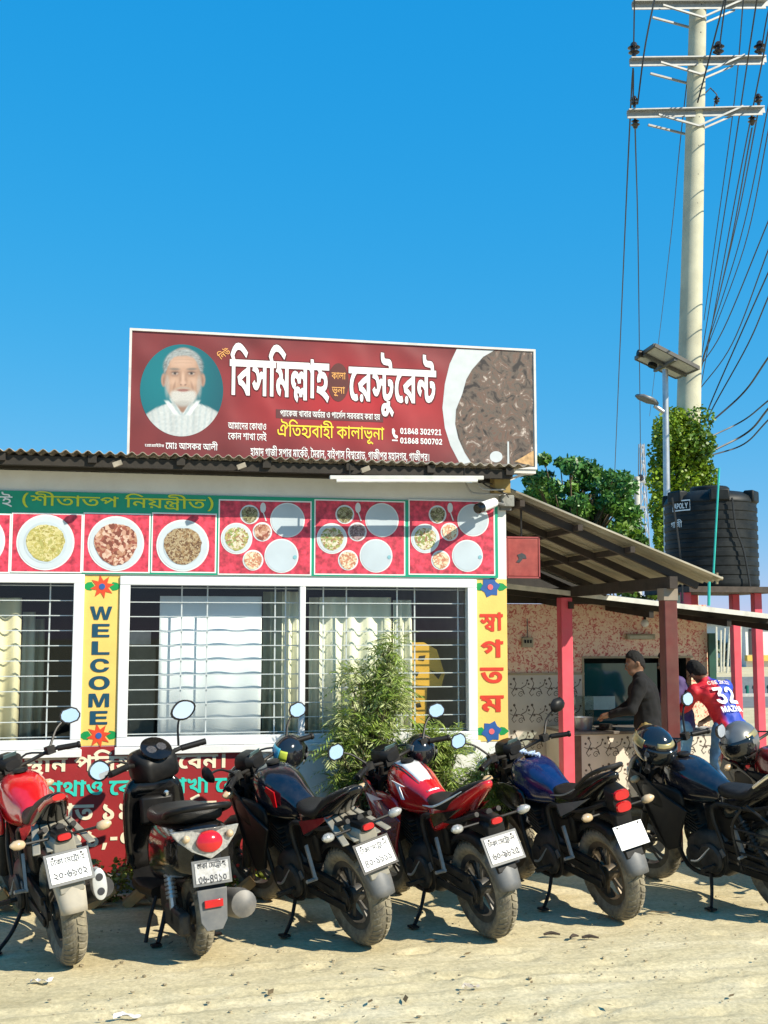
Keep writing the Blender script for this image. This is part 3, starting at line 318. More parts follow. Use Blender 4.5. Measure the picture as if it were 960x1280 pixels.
TXT={
'name_first':([(55,0,0),(42,312,0),(50,943,0),(55,1656,0),(44,1968,0),(413,2624,0),(54,3432,0),(51,3743,0)],4325),
'name_second':([(61,0,0),(46,405,0),(434,1036,0),(57,1936,0),(61,2042,0),(46,2446,0),(370,3078,0)],3965),
'new':([(1055,0,0),(1039,280,0),(1012,895,0)],1617),
'kala':([(1020,0,0),(1054,825,0),(1047,1105,0),(1054,1852,0)],2132),
'bhuna':([(1043,0,0),(1058,606,0),(1039,731,0),(1054,1346,0)],1626),
'parcel':([(1040,0,0),(1202,734,0),(1054,999,0),(1061,1279,0),(1020,1644,0),(1027,2469,0),(1021,3675,0),(1054,4390,0),(1042,4670,0),(1054,5278,0),(1046,5558,0),(1008,6426,0),(1032,7343,0),(1131,7881,0),(1054,8065,0),(1046,8345,0),(1018,9213,0),(1040,10226,0),(1054,10960,0),(1061,11239,0),(1050,11604,0),(1131,12296,0),(1047,12296,0),(1050,13303,0),(1046,13994,0),(1042,14602,0),(1046,15210,0),(1054,15818,0),(1051,16098,0),(1020,16903,0),(1046,17728,0),(1054,18336,0),(1051,18876,0),(1070,19421,0)],20062),
'heritage':([(1017,0,0),(1055,890,0),(1035,1169,0),(1051,1885,0),(1202,2431,0),(1042,2697,0),(1054,3305,0),(1051,3584,0),(1056,4130,0),(1020,4669,0),(1054,5494,0),(1047,5774,0),(1054,6521,0),(1043,6801,0),(1058,7407,0),(1039,7533,0),(1054,8147,0)],8427),
'branch_a':([(1009,0,0),(1044,1196,0),(1054,1827,0),(1061,2106,0),(1037,2471,0),(1046,3087,0),(1061,3955,0),(1020,4320,0),(1054,5145,0),(1036,5425,0),(1054,6096,0),(1018,6376,0)],7129),
'branch_b':([(1061,0,0),(1020,365,0),(1054,1190,0),(1039,1470,0),(1048,2345,0),(1054,3035,0),(1021,3315,0),(1054,4030,0),(1061,4570,0),(1039,4935,0),(1010,5549,0)],6095),
'owner_a':([(1061,0,0),(1224,365,0),(1054,1142,0),(1224,1422,0),(1054,2199,0),(1010,2479,0),(1030,3024,0),(1046,3601,0)],4209),
'owner_b':([(1061,0,0),(1044,365,0),(1054,995,0),(1007,1275,0),(1009,1973,0),(1050,3169,0),(1020,3861,0),(1046,4686,0),(1009,5554,0),(1047,6750,0),(1056,7497,0)],7777),
'address':([(1051,0,0),(1054,546,0),(1044,825,0),(1054,1456,0),(1037,1735,0),(1022,2611,0),(1054,3283,0),(1027,3563,0),(1056,4509,0),(1050,5048,0),(1057,5730,0),(1040,5740,0),(1054,6473,0),(1046,6753,0),(1044,7621,0),(1054,8251,0),(1061,8531,0),(1020,8896,0),(1131,9483,0),(1030,9721,0),(1597,10298,0),(1062,10835,0),(1044,11200,0),(1046,11831,0),(1054,12439,0),(1039,12718,0),(1597,13333,0),(1042,13871,0),(1054,14479,0),(1010,14759,0),(1040,15304,0),(1054,16038,0),(1050,16318,0),(1055,17269,0),(1042,17549,0),(1273,18157,0),(1061,18856,0),(1046,19221,0),(1054,19829,0),(1032,20108,0),(1597,20831,0),(1022,21369,0),(1054,22041,0),(1027,22320,0),(1056,23266,0),(1040,23546,0),(1057,24262,0),(1046,24279,0),(1044,25147,0),(1051,25778,0),(1054,26323,0),(1039,26603,0),(1022,27218,0),(1046,27890,0),(1597,28497,0),(1022,29035,0),(1054,29707,0),(1027,29987,0),(1056,30933,0),(1040,31212,0),(1057,31928,0),(1046,31946,0),(1641,32554,0)],32940),
'cool':([(1593,0,0),(1048,432,0),(1056,1123,0),(1035,1402,0),(1054,2118,0),(1035,2398,0),(1040,3114,0),(1055,4108,0),(1039,4388,0),(1070,5002,0),(1369,5642,0),(1056,6351,0),(1035,6631,0),(1594,7347,0)],7779),
'ei':([(1018,0,0),(1070,753,0),(1054,1393,0),(1010,1673,0)],2219),
'sha':([(275,0,0),(54,762,0)],1073),
'ga':([(22,0,0)],717),
'ta':([(35,0,0)],744),
'ma':([(44,0,0)],656),
'red_a':([(9,0,0),(40,1289,0),(39,2066,0),(54,2709,0),(46,3020,0),(437,3912,0),(54,4672,0),(39,4983,0),(40,5886,0),(55,6662,0),(46,6974,0),(422,7605,0),(54,8379,0),(46,8690,0),(51,9582,0),(61,10164,0),(42,10569,0),(39,11200,0),(641,11843,0)],12249),
'red_b':([(9,0,0),(46,1289,0),(61,2181,0),(20,2586,0),(54,3450,0),(36,3762,0),(54,4502,0),(18,4813,0),(61,5871,0),(20,6276,0),(54,7140,0),(39,7452,0),(48,8355,0),(54,9081,0),(21,9393,0),(54,10160,0),(61,10731,0),(39,11136,0),(10,11779,0)],12362),
'red_c':([(46,0,0),(54,632,0),(35,943,0),(76,1947,0),(76,2574,0),(30,3200,0),(54,3800,0),(40,4372,0),(45,5148,0),(131,5815,0),(357,5815,0)],6564),
'red_d':([(75,0,0),(76,627,0),(83,1253,0),(77,1880,0),(76,2507,0),(597,3134,0),(598,3449,0),(75,3823,0),(76,4449,0),(83,5076,0),(79,5703,0),(83,6330,0)],6956),
'plate_city_h':([(1033,0,0),(1054,576,0),(1020,856,0),(1054,1681,0),(1061,2221,0),(1044,2586,0),(1061,3216,0),(1214,3581,0),(1054,4269,0),(1598,4549,0),(1051,4898,0)],5444),
'plate_city_l':([(1033,0,0),(1054,576,0),(1020,856,0),(1054,1681,0),(1061,2221,0),(1044,2586,0),(1061,3216,0),(1214,3581,0),(1054,4269,0),(1598,4549,0),(1047,4898,0)],5646),
'pa':([(1077,0,0),(1075,602,0),(1598,1205,0),(1081,1554,0),(1084,2157,0),(1078,2759,0),(1077,3362,0)],3964),
'pb':([(1079,0,0),(1075,602,0),(1598,1205,0),(1076,1554,0),(1084,2157,0),(1076,2759,0),(1076,3362,0)],3964),
'pc':([(1081,0,0),(1075,602,0),(1598,1205,0),(1084,1554,0),(1083,2157,0),(1077,2759,0),(1080,3362,0)],3964),
'pd':([(1078,0,0),(1081,602,0),(1598,1205,0),(1079,1554,0),(1082,2157,0),(1076,2759,0),(1075,3362,0)],3964),
'gazi':([(1022,0,0),(1054,672,0),(1027,952,0),(1056,1897,0)],2177),
'phone_a':([(6359,0,0),(6360,646,0),(6367,1291,0),(6372,1937,0),(6367,2583,0),(6371,3497,0),(6359,4143,0),(6361,4788,0),(6374,5434,0),(6361,6080,0),(6360,6726,0)],7371),
'phone_b':([(6359,0,0),(6360,646,0),(6367,1291,0),(6373,1937,0),(6367,2583,0),(6364,3497,0),(6359,4143,0),(6359,4788,0),(6366,5434,0),(6359,6080,0),(6361,6726,0)],7371),
'32':([(6371,0,0),(6361,646,0)],1291),
'back':([(5292,0,0),(5002,940,0),(5496,1704,0),(5161,2378,0),(5002,3126,0)],3890),
'crest':([(5073,0,0),(5397,742,0),(5095,1401,0),(6361,2279,0),(5271,2925,0),(6371,3658,0),(6361,4303,0)],4949),
'tank':([(5002,0,0),(5375,763,0),(5321,1414,0),(5281,2187,0),(5472,2752,0)],3498),
'W':([(5459,0,0)],1053),
'E':([(5095,0,0)],609),
'L':([(5281,0,0)],565),
'C':([(5073,0,0)],742),
'O':([(5321,0,0)],772),
'M':([(5292,0,0)],940),
}
# ------------------------------------------------------------------ materials
white_paint=mat('white_paint',(.74,.74,.71),.6,dust=.22,dirtcol=(.48,.45,.39),var=.06,scale=3,bump=.15,bscale=60)
green_paint=mat('green_paint',(.0,.30,.17),.45,var=.06)
yellow_paint=mat('yellow_paint',(.78,.52,.13),.55,var=.07,scale=5,bump=.1,bscale=80)
maroon_paint=mat('maroon_paint',(.30,.018,.02),.5,var=.12,scale=4,bump=.1,bscale=70)
cream_ink=mat('cream_ink',(.80,.70,.50),.5,var=.05)
cyan_ink=mat('cyan_ink',(.03,.56,.44),.5,var=.05)
teal_ink=mat('teal_ink',(.002,.055,.10),.5,var=.1)
red_ink=mat('red_ink',(.60,.035,.012),.5,var=.08)
lime_ink=mat('lime_ink',(.62,.66,.02),.5,var=.04)
white_ink=mat('white_ink',(.82,.82,.80),.5,var=.03)
alu=mat('white_aluminium',(.70,.71,.72),.35,var=.05,dust=.15,dirtcol=(.45,.43,.38))
grill_m=mat('grill_steel',(.60,.61,.62),.5,metal=.1,var=.08)
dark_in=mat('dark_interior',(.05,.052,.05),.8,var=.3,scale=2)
black_wood=mat('dark_timber',(.024,.019,.014),.8,var=.3,scale=8,bump=.3)
tin=mat('corrugated_tin',(.34,.31,.25),.5,metal=.35,var=.25,scale=3,dust=.5,dirtcol=(.22,.14,.08))
tin_under=mat('old_tin',(.32,.29,.215),.6,metal=.05,var=.22,scale=2.5,dust=.3,dirtcol=(.25,.17,.09))
red_post=mat('red_post_paint',(.50,.035,.05),.5,var=.15,scale=6,dust=.12)
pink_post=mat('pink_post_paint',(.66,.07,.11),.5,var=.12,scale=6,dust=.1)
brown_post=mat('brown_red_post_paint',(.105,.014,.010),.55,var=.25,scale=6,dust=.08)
steel=mat('galvanised_steel',(.50,.51,.52),.38,metal=.7,var=.12)
chrome=mat('bright_metal',(.75,.75,.75),.18,metal=1,var=.04)
black_plastic=mat('black_plastic',(.007,.007,.0075),.42,var=.2,dust=.03,spec=.22)
black_gloss=mat('black_gloss',(.005,.005,.0055),.12,var=.1,coat=.35,dust=.03,spec=.3)
black_metal=mat('black_metal',(.010,.010,.011),.45,metal=.1,var=.25,dust=.10,spec=.3)
rubber=mat('tyre_rubber',(.075,.068,.054),.9,var=.3,scale=30,dust=.95,dirtcol=(.36,.31,.21),bump=.3,bscale=80)
grey_dust=mat('dusty_grey_plastic',(.20,.19,.16),.7,var=.18,scale=9,dust=.55,dirtcol=(.34,.30,.22))
grey_plastic=mat('grey_plastic',(.11,.115,.12),.5,var=.12,dust=.2)
engine_m=mat('engine_alloy',(.022,.022,.023),.5,metal=.2,var=.35,dust=.16,spec=.3)
rim_m=mat('rim_alloy',(.06,.06,.06),.4,metal=.5,var=.2,dust=.3)
seat_m=mat('seat_vinyl',(.008,.008,.0085),.5,var=.2,bump=.2,bscale=160,dust=.06,spec=.3)
red_lens=mat('red_lens',(.50,.006,.010),.12,var=.15,coat=.8)
dark_lens=mat('dark_lens',(.12,.01,.01),.12,var=.15,coat=.8)
amber_lens=mat('amber_lens',(.55,.40,.24),.2,var=.15,coat=.5)
clear_lens=mat('clear_lens',(.40,.39,.36),.15,metal=.3,var=.3,scale=60)
mirror_m=mat('mirror_glass',(.86,.90,.93),.10,metal=.66,var=.01)
plate_m=mat('plate_white',(.80,.80,.78),.4,var=.04,dust=.12)
plate_old=mat('plate_faded',(.62,.60,.57),.45,var=.1,dust=.25)
plate_ink=mat('plate_ink',(.03,.03,.035),.6,var=.2)
glass_m=glassmat('window_glass',(.93,.96,.95),.035)
# ------------------------------------------------------------------ ground
def ground():
    m=bpy.data.materials.new('sandy_earth'); m.use_nodes=True; n=m.node_tree; L=n.links; b=n.nodes['Principled BSDF']; b.inputs['Roughness'].default_value=.95; b.inputs['Specular IOR Level'].default_value=.15
    tc=n.nodes.new('ShaderNodeTexCoord')
    def noise(sc,det=8,ro=.6,stretch=None):
        q=n.nodes.new('ShaderNodeTexNoise'); q.inputs['Scale'].default_value=sc; q.inputs['Detail'].default_value=det; q.inputs['Roughness'].default_value=ro
        if stretch:
            mp=n.nodes.new('ShaderNodeMapping'); mp.inputs['Scale'].default_value=stretch; mp.inputs['Rotation'].default_value=(0,0,R(-14)); L.new(tc.outputs['Object'],mp.inputs[0]); L.new(mp.outputs[0],q.inputs['Vector'])
        else: L.new(tc.outputs['Object'],q.inputs['Vector'])
        return q
    a=noise(.9); c=noise(3.2,8,.65,(.35,1.6,1)); d=noise(38,5,.7); e=noise(9,8,.7,(.5,1.4,1))
    cr=n.nodes.new('ShaderNodeValToRGB'); cr.color_ramp.elements[0].position=.3; cr.color_ramp.elements[0].color=(.42,.352,.20,1); cr.color_ramp.elements[1].position=.68; cr.color_ramp.elements[1].color=(.70,.61,.41,1)
    k=cr.color_ramp.elements.new(.5); k.color=(.58,.492,.30,1)
    mx=n.nodes.new('ShaderNodeMix'); mx.inputs[0].default_value=.55; L.new(a.outputs[0],mx.inputs[2]); L.new(c.outputs[0],mx.inputs[3]); L.new(mx.outputs[0],cr.inputs[0])
    r=n.nodes.new('ShaderNodeMapRange'); r.inputs[1].default_value=.3; r.inputs[2].default_value=.7; r.inputs[3].default_value=.70; r.inputs[4].default_value=1.15; L.new(d.outputs[0],r.inputs[0])
    m2=n.nodes.new('ShaderNodeMix'); m2.data_type='RGBA'; m2.blend_type='MULTIPLY'; m2.inputs[0].default_value=1; L.new(cr.outputs[0],m2.inputs[6]); L.new(r.outputs[0],m2.inputs[7]); L.new(m2.outputs[2],b.inputs['Base Color'])
    s1=n.nodes.new('ShaderNodeMath'); s1.operation='MULTIPLY_ADD'; s1.inputs[1].default_value=.35; L.new(d.outputs[0],s1.inputs[0]); L.new(e.outputs[0],s1.inputs[2])
    bp=n.nodes.new('ShaderNodeBump'); bp.inputs['Strength'].default_value=.5; bp.inputs['Distance'].default_value=.022; L.new(s1.outputs[0],bp.inputs['Height']); L.new(bp.outputs[0],b.inputs['Normal'])
    from mathutils import noise as N
    mb=MB(); xs=[-600,-200,-60,-20,-8,-4,-2.4]+[-1.6+.045*i for i in range(150)]+[5.6,6.5,8,9,12,20,60,200,700]; ys=[-300,-80,-20,-9,-6]+[-4.6+.04*i for i in range(110)]+[0,.6,1,2,4,8,15,30,80,250,900]
    dents=[(random.uniform(-1.3,4.8),random.uniform(-4.2,-1.9),random.uniform(-.5,.5)+random.choice([0,3.14]),random.uniform(.010,.020)) for _ in range(110)]
    def relief(x,y):
        z=.009*N.noise((x*1.3,y*2.2,0))+.005*N.noise((x*4.2,y*6,3))+.005*N.noise((x*12,y*15,5))-.010
        for yc,amp in ((-2.55+.10*math.sin(x*.9),.012),(-2.72+.10*math.sin(x*.9),.012),(-3.35+.14*math.sin(x*.6+1),.010)):
            d=(y-yc)/.05
            if abs(d)<3: z-=amp*math.exp(-d*d)*(1+.35*math.sin(x*60))-.4*amp*math.exp(-(abs(d)-1.7)**2*3)
        for fx,fy,a,dp in dents:
            dx,dy=x-fx,y-fy
            if abs(dx)<.25 and abs(dy)<.25:
                u=(dx*math.cos(a)+dy*math.sin(a))/.115; v=(-dx*math.sin(a)+dy*math.cos(a))/.05; q=u*u+v*v; z+=-dp*math.exp(-q*q)+.35*dp*math.exp(-(math.sqrt(q)-1.35)**2*9)
        return z*min(1,max(0,(-.5-y)/.5)) if y>-1.0 else z
    V=[]
    for y in ys:
        for x in xs:
            z=0
            if -1.7<x<5.2 and -4.65<y<-.45: z=relief(x,y)
            V.append((x,y,z))
    nx=len(xs); mb.add(V,[(j*nx+i,j*nx+i+1,(j+1)*nx+i+1,(j+1)*nx+i) for j in range(len(ys)-1) for i in range(nx-1)])
    tag(mb.build('ground',m,smooth=180),kind='structure')
ground()
# pebbles and crumbs of earth: nobody could count them
mb=MB()
for i in range(900):
    x=random.uniform(-1.3,4.6); y=random.uniform(-4.0,-1.0); r=random.choice([.003,.003,.004,.005,.006,.010])*random.uniform(.7,1.2)
    mb.ball((x,y,.001),r,6,(random.uniform(.8,1.6),random.uniform(.7,1.2),random.uniform(.4,.8)))
tag(mb.build('gravel',mat('earth_crumbs',(.33,.27,.17),.95,var=.3,scale=4,island=.4)),'small earth crumbs and grit scattered over the sandy yard','gravel',kind='stuff')
mb=MB()
for i in range(60):
    x=random.uniform(-1.2,4.6); y=random.choice([random.uniform(-4,-2),random.uniform(-2,-.2)]); a=random.uniform(0,6.3); l=random.uniform(.015,.05)
    c=Vector((x,y,.012)); u=Vector((math.cos(a),math.sin(a),random.uniform(-.1,.2)))*l; v=Vector((-math.sin(a),math.cos(a),random.uniform(0,.4)))*l*.3
    mb.add([c-u,c+v,c+u,c-v],[(0,1,2,3)])
tag(mb.build('leaf_litter',mat('dry_leaf',(.13,.09,.04),.8,island=.5,var=.3),smooth=0),'dry leaves and twigs scattered over the sandy yard','leaf litter',kind='stuff')
def scrap(px,py,w_,label,colr):
    p=onz(px,py); t=empty('paper_scrap',p); t.location.z=.004; mb=MB(); n=7; V=[]
    for i in range(n):
        for j in range(4): V.append((w_*(i/(n-1)-.5)+random.uniform(-.006,.006),(.3*w_)*(j/3-.5)+random.uniform(-.004,.004)+.02*math.sin(i),random.uniform(.003,.022)))
    mb.add(V,[(i*4+j,(i+1)*4+j,(i+1)*4+j+1,i*4+j+1) for i in range(n-1) for j in range(3)])
    o=mb.build('paper_scrap',colr,smooth=30); o.location=t.location; bpy.data.objects.remove(t); tag(o,label,'litter','paper scraps on the sand')
pw=mat('scrap_paper',(.72,.68,.66),.7,var=.1)
scrap(52,1229,.11,'crumpled white paper scrap on sand below the leftmost red motorcycle',pw)
scrap(158,1273,.13,'white paper scrap at the bottom edge of the sandy yard',pw)
scrap(588,1236,.09,'small pale paper scrap lying alone on the sand below the red and white motorcycle',mat('scrap_tan',(.55,.46,.36),.8))
def twig(px,py,l,a,label):
    p=onz(px,py); mb=MB(); u=Vector((math.cos(a),math.sin(a),0)); mb.curve([p-u*l/2+Vector((0,0,.01)),p+Vector((0,.012,.016)),p+u*l/2+Vector((0,0,.01))],[.007,.011,.005],6)
    tag(mb.build('twig',mat('dark_bark',(.05,.035,.025),.9,var=.3)),label,'twig','dark twigs on the sand')
twig(690,1170,.10,-.2,'dark twig on sand left of the other two twigs by the blue motorcycle wheel'); twig(718,1173,.07,.4,'dark short twig in the middle of three twigs on the sand'); twig(738,1174,.10,-.3,'dark twig at the right end of three twigs on the sand')

# ------------------------------------------------------------------ restaurant building
B=empty('restaurant_building',(1.2,0,0)); tag(B,'low white restaurant building with barred windows, painted panels and a tin roof','building')
def inB(o): o.location=o.location-B.location; o.parent=B; return o
XC=2.842          # right corner
XL=-4.0
wall=MB(); T=.15
W1=(-2.2,-.404,1.035,2.248); W2=(-.093,2.563,1.045,2.238); ZT=3.02
wall.b2(XL,W1[0],0,T,0,ZT); wall.b2(W1[0],W1[1],0,T,0,W1[2]); wall.b2(W1[0],W1[1],0,T,W1[3],ZT)
wall.b2(W1[1],W2[0],0,T,0,ZT); wall.b2(W2[0],W2[1],0,T,0,W2[2]); wall.b2(W2[0],W2[1],0,T,W2[3],ZT); wall.b2(W2[1],XC,0,T,0,ZT)
inB(wall.build('wall',white_paint,bev=0))
side=MB(); side.b2(XC-.15,XC,T+.001,4.6,0,3.0); side.b2(XL,XC-.151,4.45,4.6,0,3.0); side.b2(XL,XL+.15,T+.001,4.449,0,3.0)
inB(side.build('wall',white_paint))
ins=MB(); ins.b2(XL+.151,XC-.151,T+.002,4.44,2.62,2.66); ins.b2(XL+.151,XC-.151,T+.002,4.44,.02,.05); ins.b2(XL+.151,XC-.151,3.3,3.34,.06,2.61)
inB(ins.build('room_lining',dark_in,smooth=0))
# plinth strip
pl=MB(); pl.b2(XL,XC+.03,-.03,-.001,0,.13); inB(pl.build('plinth',mat('plinth_cement',(.36,.34,.30),.85,var=.2,scale=5),smooth=0))
# corrugated roof
def corrug(x0,x1,y0,z0,y1,z1,amp=.012,pitch=.076,along='y',per=8):
    """sheet whose waves run along the slope; x across"""
    mb=MB(); n=int((x1-x0)/pitch*per); V=[]
    for i in range(n+1):
        x=x0+(x1-x0)*i/n; d=amp*math.sin(2*math.pi*x/pitch)
        V+=[(x,y0,z0+d),(x,y1,z1+d)]
    mb.add(V,[(2*i,2*i+2,2*i+3,2*i+1) for i in range(n)]); return mb
EY=-.36; EZ=3.115
rf=corrug(XL-.3,2.93,EY,EZ,4.9,EZ+.42); inB(rf.build('roof',tin,smooth=180,solid=.004))
ea=MB(); ea.b2(XL-.2,2.80,-.31,-.25,3.02,3.085); ea.b2(XL-.2,2.80,-.05,-.001,3.025,3.11)
x=-1.6
while x<2.8: ea.b2(x,x+.06,-.335,.6,3.045,3.10); x+=.62
inB(ea.build('eave_timber',black_wood,smooth=0))
for px,py in ((145,580),(300,583),(455,587)): 
    p=at(px,py,-.36); st=MB(); st.beam((p.x-.02,-.36,p.z-.010),(p.x+.04,-.36,p.z+.014),.035,.035); inB(st.build('rafter_end',mat('cut_timber',(.30,.26,.20),.8,var=.3)))
cp=at(625,600,-.1); co=MB(); co.b2(2.70,2.83,-.16,-.04,2.93,3.09); inB(co.build('post_stub',mat('ochre_timber',(.30,.21,.07),.8,var=.2),smooth=0))
# painted panels
def flower(cx,cz,petal,leafc,centre,parent,n=8,r=.088,pr=.5):
    mb=MB(); P=[]
    for i in range(2*n):
        a=math.pi*i/n+.2; rr=r if i%2==0 else r*pr; P.append((cx+rr*math.cos(a),cz+rr*math.sin(a)))
    mb.prism(P,lambda x,z,h:Vector((x,-.006-h,z)),.002); mb.build('flower',petal,parent,smooth=0)
    for s in(-1,1):
        mb=MB(); L=[(cx+s*.05,cz),(cx+s*.075,cz+.034),(cx+s*.105,cz+.03),(cx+s*.142,cz),(cx+s*.105,cz-.026),(cx+s*.075,cz-.03)]; 
        if s<0:L=L[::-1]
        mb.prism(L,lambda x,z,h:Vector((x,-.005-h,z)),.001); mb.build('leaf',leafc,parent,smooth=0)
    mb=MB(); mb.prism([(cx+.022*math.cos(a),cz+.022*math.sin(a)) for a in (i*math.pi/8 for i in range(16))],lambda x,z,h:Vector((x,-.009-h,z)),.002); mb.build('flower',centre,parent,smooth=0)
def panel(x0,x1,z0,z1):
    mb=MB(); mb.b2(x0,x1,-.004,-.0005,z0,z1); return inB(mb.build('painted_panel',yellow_paint,smooth=0))
P1=panel(-.40,-.103,1.036,2.262); P1.location=(-1.2,0,0)
leafg=mat('leaf_paint',(.0,.26,.06),.5); blue_ink=mat('blue_ink',(.02,.09,.30),.5); orange_ink=mat('orange_ink',(.65,.06,.015),.5); pink_ink=mat('pink_ink',(.75,.12,.13),.5)
flower(-.25,2.18,orange_ink,leafg,blue_ink,P1); flower(-.248,1.107,orange_ink,leafg,blue_ink,P1)
for c,zz in zip('WELCOME',(.0,1,2,3,4,5,6)):
    p=at(126-zz*1.5,764+zz*23.2+0,0)
    pz=at(126,774+zz*21.8,0).z
    lettering(c,.133,(-.252,-.008,pz-.004),teal_ink,P1,width=.165 if c in'WOM' else .150)
P2=panel(2.574,XC-.001,1.01,2.262); P2.location=(-1.2,0,0)
flower(2.705,2.20,blue_ink,leafg,pink_ink,P2,6,.085,.72); flower(2.705,1.085,blue_ink,leafg,pink_ink,P2,6,.085,.72)
for k,py in(('sha',786),('ga',820),('ta',853),('ma',888)):
    z=at(613,py,0).z; lettering(k,.205,(2.712,-.008,z-.012),red_ink,P2,width=.185)
# red painted dado with writing
mb=MB(); mb.b2(-2.2,.80,-.004,-.0005,.135,1.030); P3=inB(mb.build('painted_notice',maroon_paint,smooth=0)); P3.location=(-1.2,0,0)
def place_text(key,px0,px1,pyb,pyt,Y,m,parent,name='lettering',rot=None,hfac=1.0,align='c'):
    """text spanning px0..px1 whose headline is at pyt and baseline at pyb"""
    a=at(px0,pyb,Y); b_=at(px1,pyb,Y); t=at((px0+px1)/2,pyt,Y); c=at((px0+px1)/2,pyb,Y)
    h=(t.z-c.z)/.62*hfac
    return lettering(key,h,((a.x+b_.x)/2,Y,c.z),m,parent,width=abs(b_.x-a.x),align=align,name=name)
for key,a,b_,pb,pt,m_ in (('red_a',-95,284,964,946,cream_ink),('red_b',-30,312,994,976,cyan_ink),('red_c',62,270,1024,1004,cream_ink),('red_d',20,250,1058,1038,cream_ink)):
    place_text(key,a,b_,pb,pt,-.008,m_,P3)
# windows
def window(x0,x1,z0,z1,mull,vbars,gs):
    F=MB(); fw=.045
    F.b2(x0-.03,x1+.03,-.02,.06,z0-.02,z0+fw); F.b2(x0-.03,x1+.03,-.02,.06,z1-fw,z1+.02)
    F.b2(x0-.03,x0+fw,-.0199,.0599,z0+fw,z1-fw); F.b2(x1-fw,x1+.03,-.0199,.0599,z0+fw,z1-fw)
    for m_ in mull: F.b2(m_-.022,m_+.022,-.018,.058,z0+fw,z1-fw)
    f=inB(F.build('window',alu,bev=.004)); f.location=(-1.2,0,0)
    G=MB(); n=gs; z=z0+.07
    for i in range(n):
        zz=z0+.06+(z1-z0-.12)*i/(n-1); G.box(((x0+x1)/2,.085,zz),(x1-x0-.02,.009,.0068))
    for vx in vbars: G.box((vx,.098,(z0+z1)/2),(.010,.010,z1-z0-.02))
    G.build('grill',grill_m,f,smooth=0)
    Q=MB(); xs=[x0]+mull+[x1]
    for i in range(len(xs)-1): yy=.03+.012*(i%2); Q.add([(xs[i]+.02,yy,z0+.04),(xs[i+1]-.02,yy,z0+.04),(xs[i+1]-.02,yy,z1-.04),(xs[i]+.02,yy,z1-.04)],[(0,1,2,3)])
    Q.build('glass_pane',glass_m,f,smooth=0)
    S=MB(); S.b2(x0-.04,x1+.04,-.05,-.0205,z0-.075,z0-.021); S.build('sill',white_paint,f,bev=.004)
    return f
window(*W1,[-1.0],[-.62,-1.5],11)
window(*W2,[1.226],[-.09+.34*0+.42,.52,1.03,1.11,1.40,1.58,1.98,2.12,2.47],11)
# curtains, hung on a rail: things of their own
def curtain(x0,x1,z0,z1,Y,m,label,folds,amp=.03,cat='curtain',grp='curtains behind the barred windows'):
    mb=MB(); n=folds*8; V=[]
    for i in range(n+1):
        u=i/n; y=Y+amp*math.sin(2*math.pi*folds*u)+amp*.3*math.sin(5*u+2)
        V+=[(x0+(x1-x0)*u,y,z0),(x0+(x1-x0)*u+.01*math.sin(9*u),y*1.0,(z0+z1)/2),(x0+(x1-x0)*u,Y+(y-Y)*.7,z1)]
    mb.add(V,[(3*i+k,3*i+3+k,3*i+4+k,3*i+1+k) for i in range(n) for k in range(2)])
    return tag(mb.build('curtain',m,smooth=180,solid=.003),label,cat,grp)
cream=mat('cream_cloth',(.74,.66,.42),.9,var=.08,scale=4); cream2=mat('pale_cloth',(.80,.77,.58),.9,var=.08,scale=4); olive=mat('olive_cloth',(.36,.37,.25),.9,var=.1)
sheetm=mat('white_sheet',(.80,.83,.84),.8,var=.05,scale=3)
def cx(px,Y): return at(px,850,Y).x
curtain(cx(-30,.2),cx(24,.2),1.0,2.10,.2,cream,'cream curtain at the left edge of the left barred window',2,.03)
curtain(cx(26,.42),cx(42,.42),1.0,2.0,.42,cream2,'narrow pale curtain strip beside the cream curtain in the left barred window',1,.02)
curtain(cx(42,.5),cx(54,.5),1.0,1.95,.5,olive,'olive curtain edge next to the dark gap of the left barred window',1,.02)
curtain(cx(198,.18),cx(326,.18),1.02,2.12,.18,sheetm,'flat white sheet hung behind the large barred window',3,.006)
curtain(cx(328,.25),cx(354,.25),1.0,2.16,.25,olive,'olive and cream curtain just right of the hanging white sheet',2,.025)
curtain(cx(352,.21),cx(373,.21),1.0,2.16,.21,cream2,'narrow cream curtain left of the white mullion of the large window',2,.025)
curtain(cx(386,.3),cx(400,.3),1.0,2.12,.3,cream2,'thin cream curtain strip just right of the white mullion',1,.02)
curtain(cx(399,.2),cx(489,.2),1.0,2.12,.20,cream2,'wide cream curtain behind the tall leafy bush',4,.03)
curtain(cx(491,.22),cx(514,.22),1.0,2.10,.2,cream2,'cream curtain left of the yellow carved wooden screen',2,.03)
# yellow wooden screen seen inside
ys=empty('wooden_screen',(cx(540,.42),.42,1.05)); tag(ys,'yellow painted wooden screen with cut holes standing behind the right window','screen')
yw=mat('yellow_wood',(.62,.34,.03),.5,var=.15,scale=5)
def ypoly(pts,Y,th,name='board',m=yw):
    mb=MB(); P=[at(a,b_,Y) for a,b_ in pts]; mb.prism([(p.x-ys.location.x,p.z-ys.location.z) for p in P],lambda x,z,h:Vector((x,Y-.42+h,z)),th); return mb.build(name,m,ys,smooth=0)
ypoly([(500,905),(532,905),(534,858),(500,858)],.26,.03); ypoly([(500,856),(552,858),(556,842),(546,812),(530,803),(500,803)],.23,.03)
hole=mat('screen_hole',(.02,.016,.01),.9)
for q in ([(508,822),(514,824),(510,828),(506,826)],[(524,820),(532,819),(530,826),(523,825)],[(512,838),(524,840),(522,845),(512,843)],[(538,838),(552,842),(548,849)],[(503,862),(520,862),(518,866),(504,866)],[(519,880),(525,878),(527,884),(521,885)]): ypoly(q,.2255,.004,'cutout',hole)
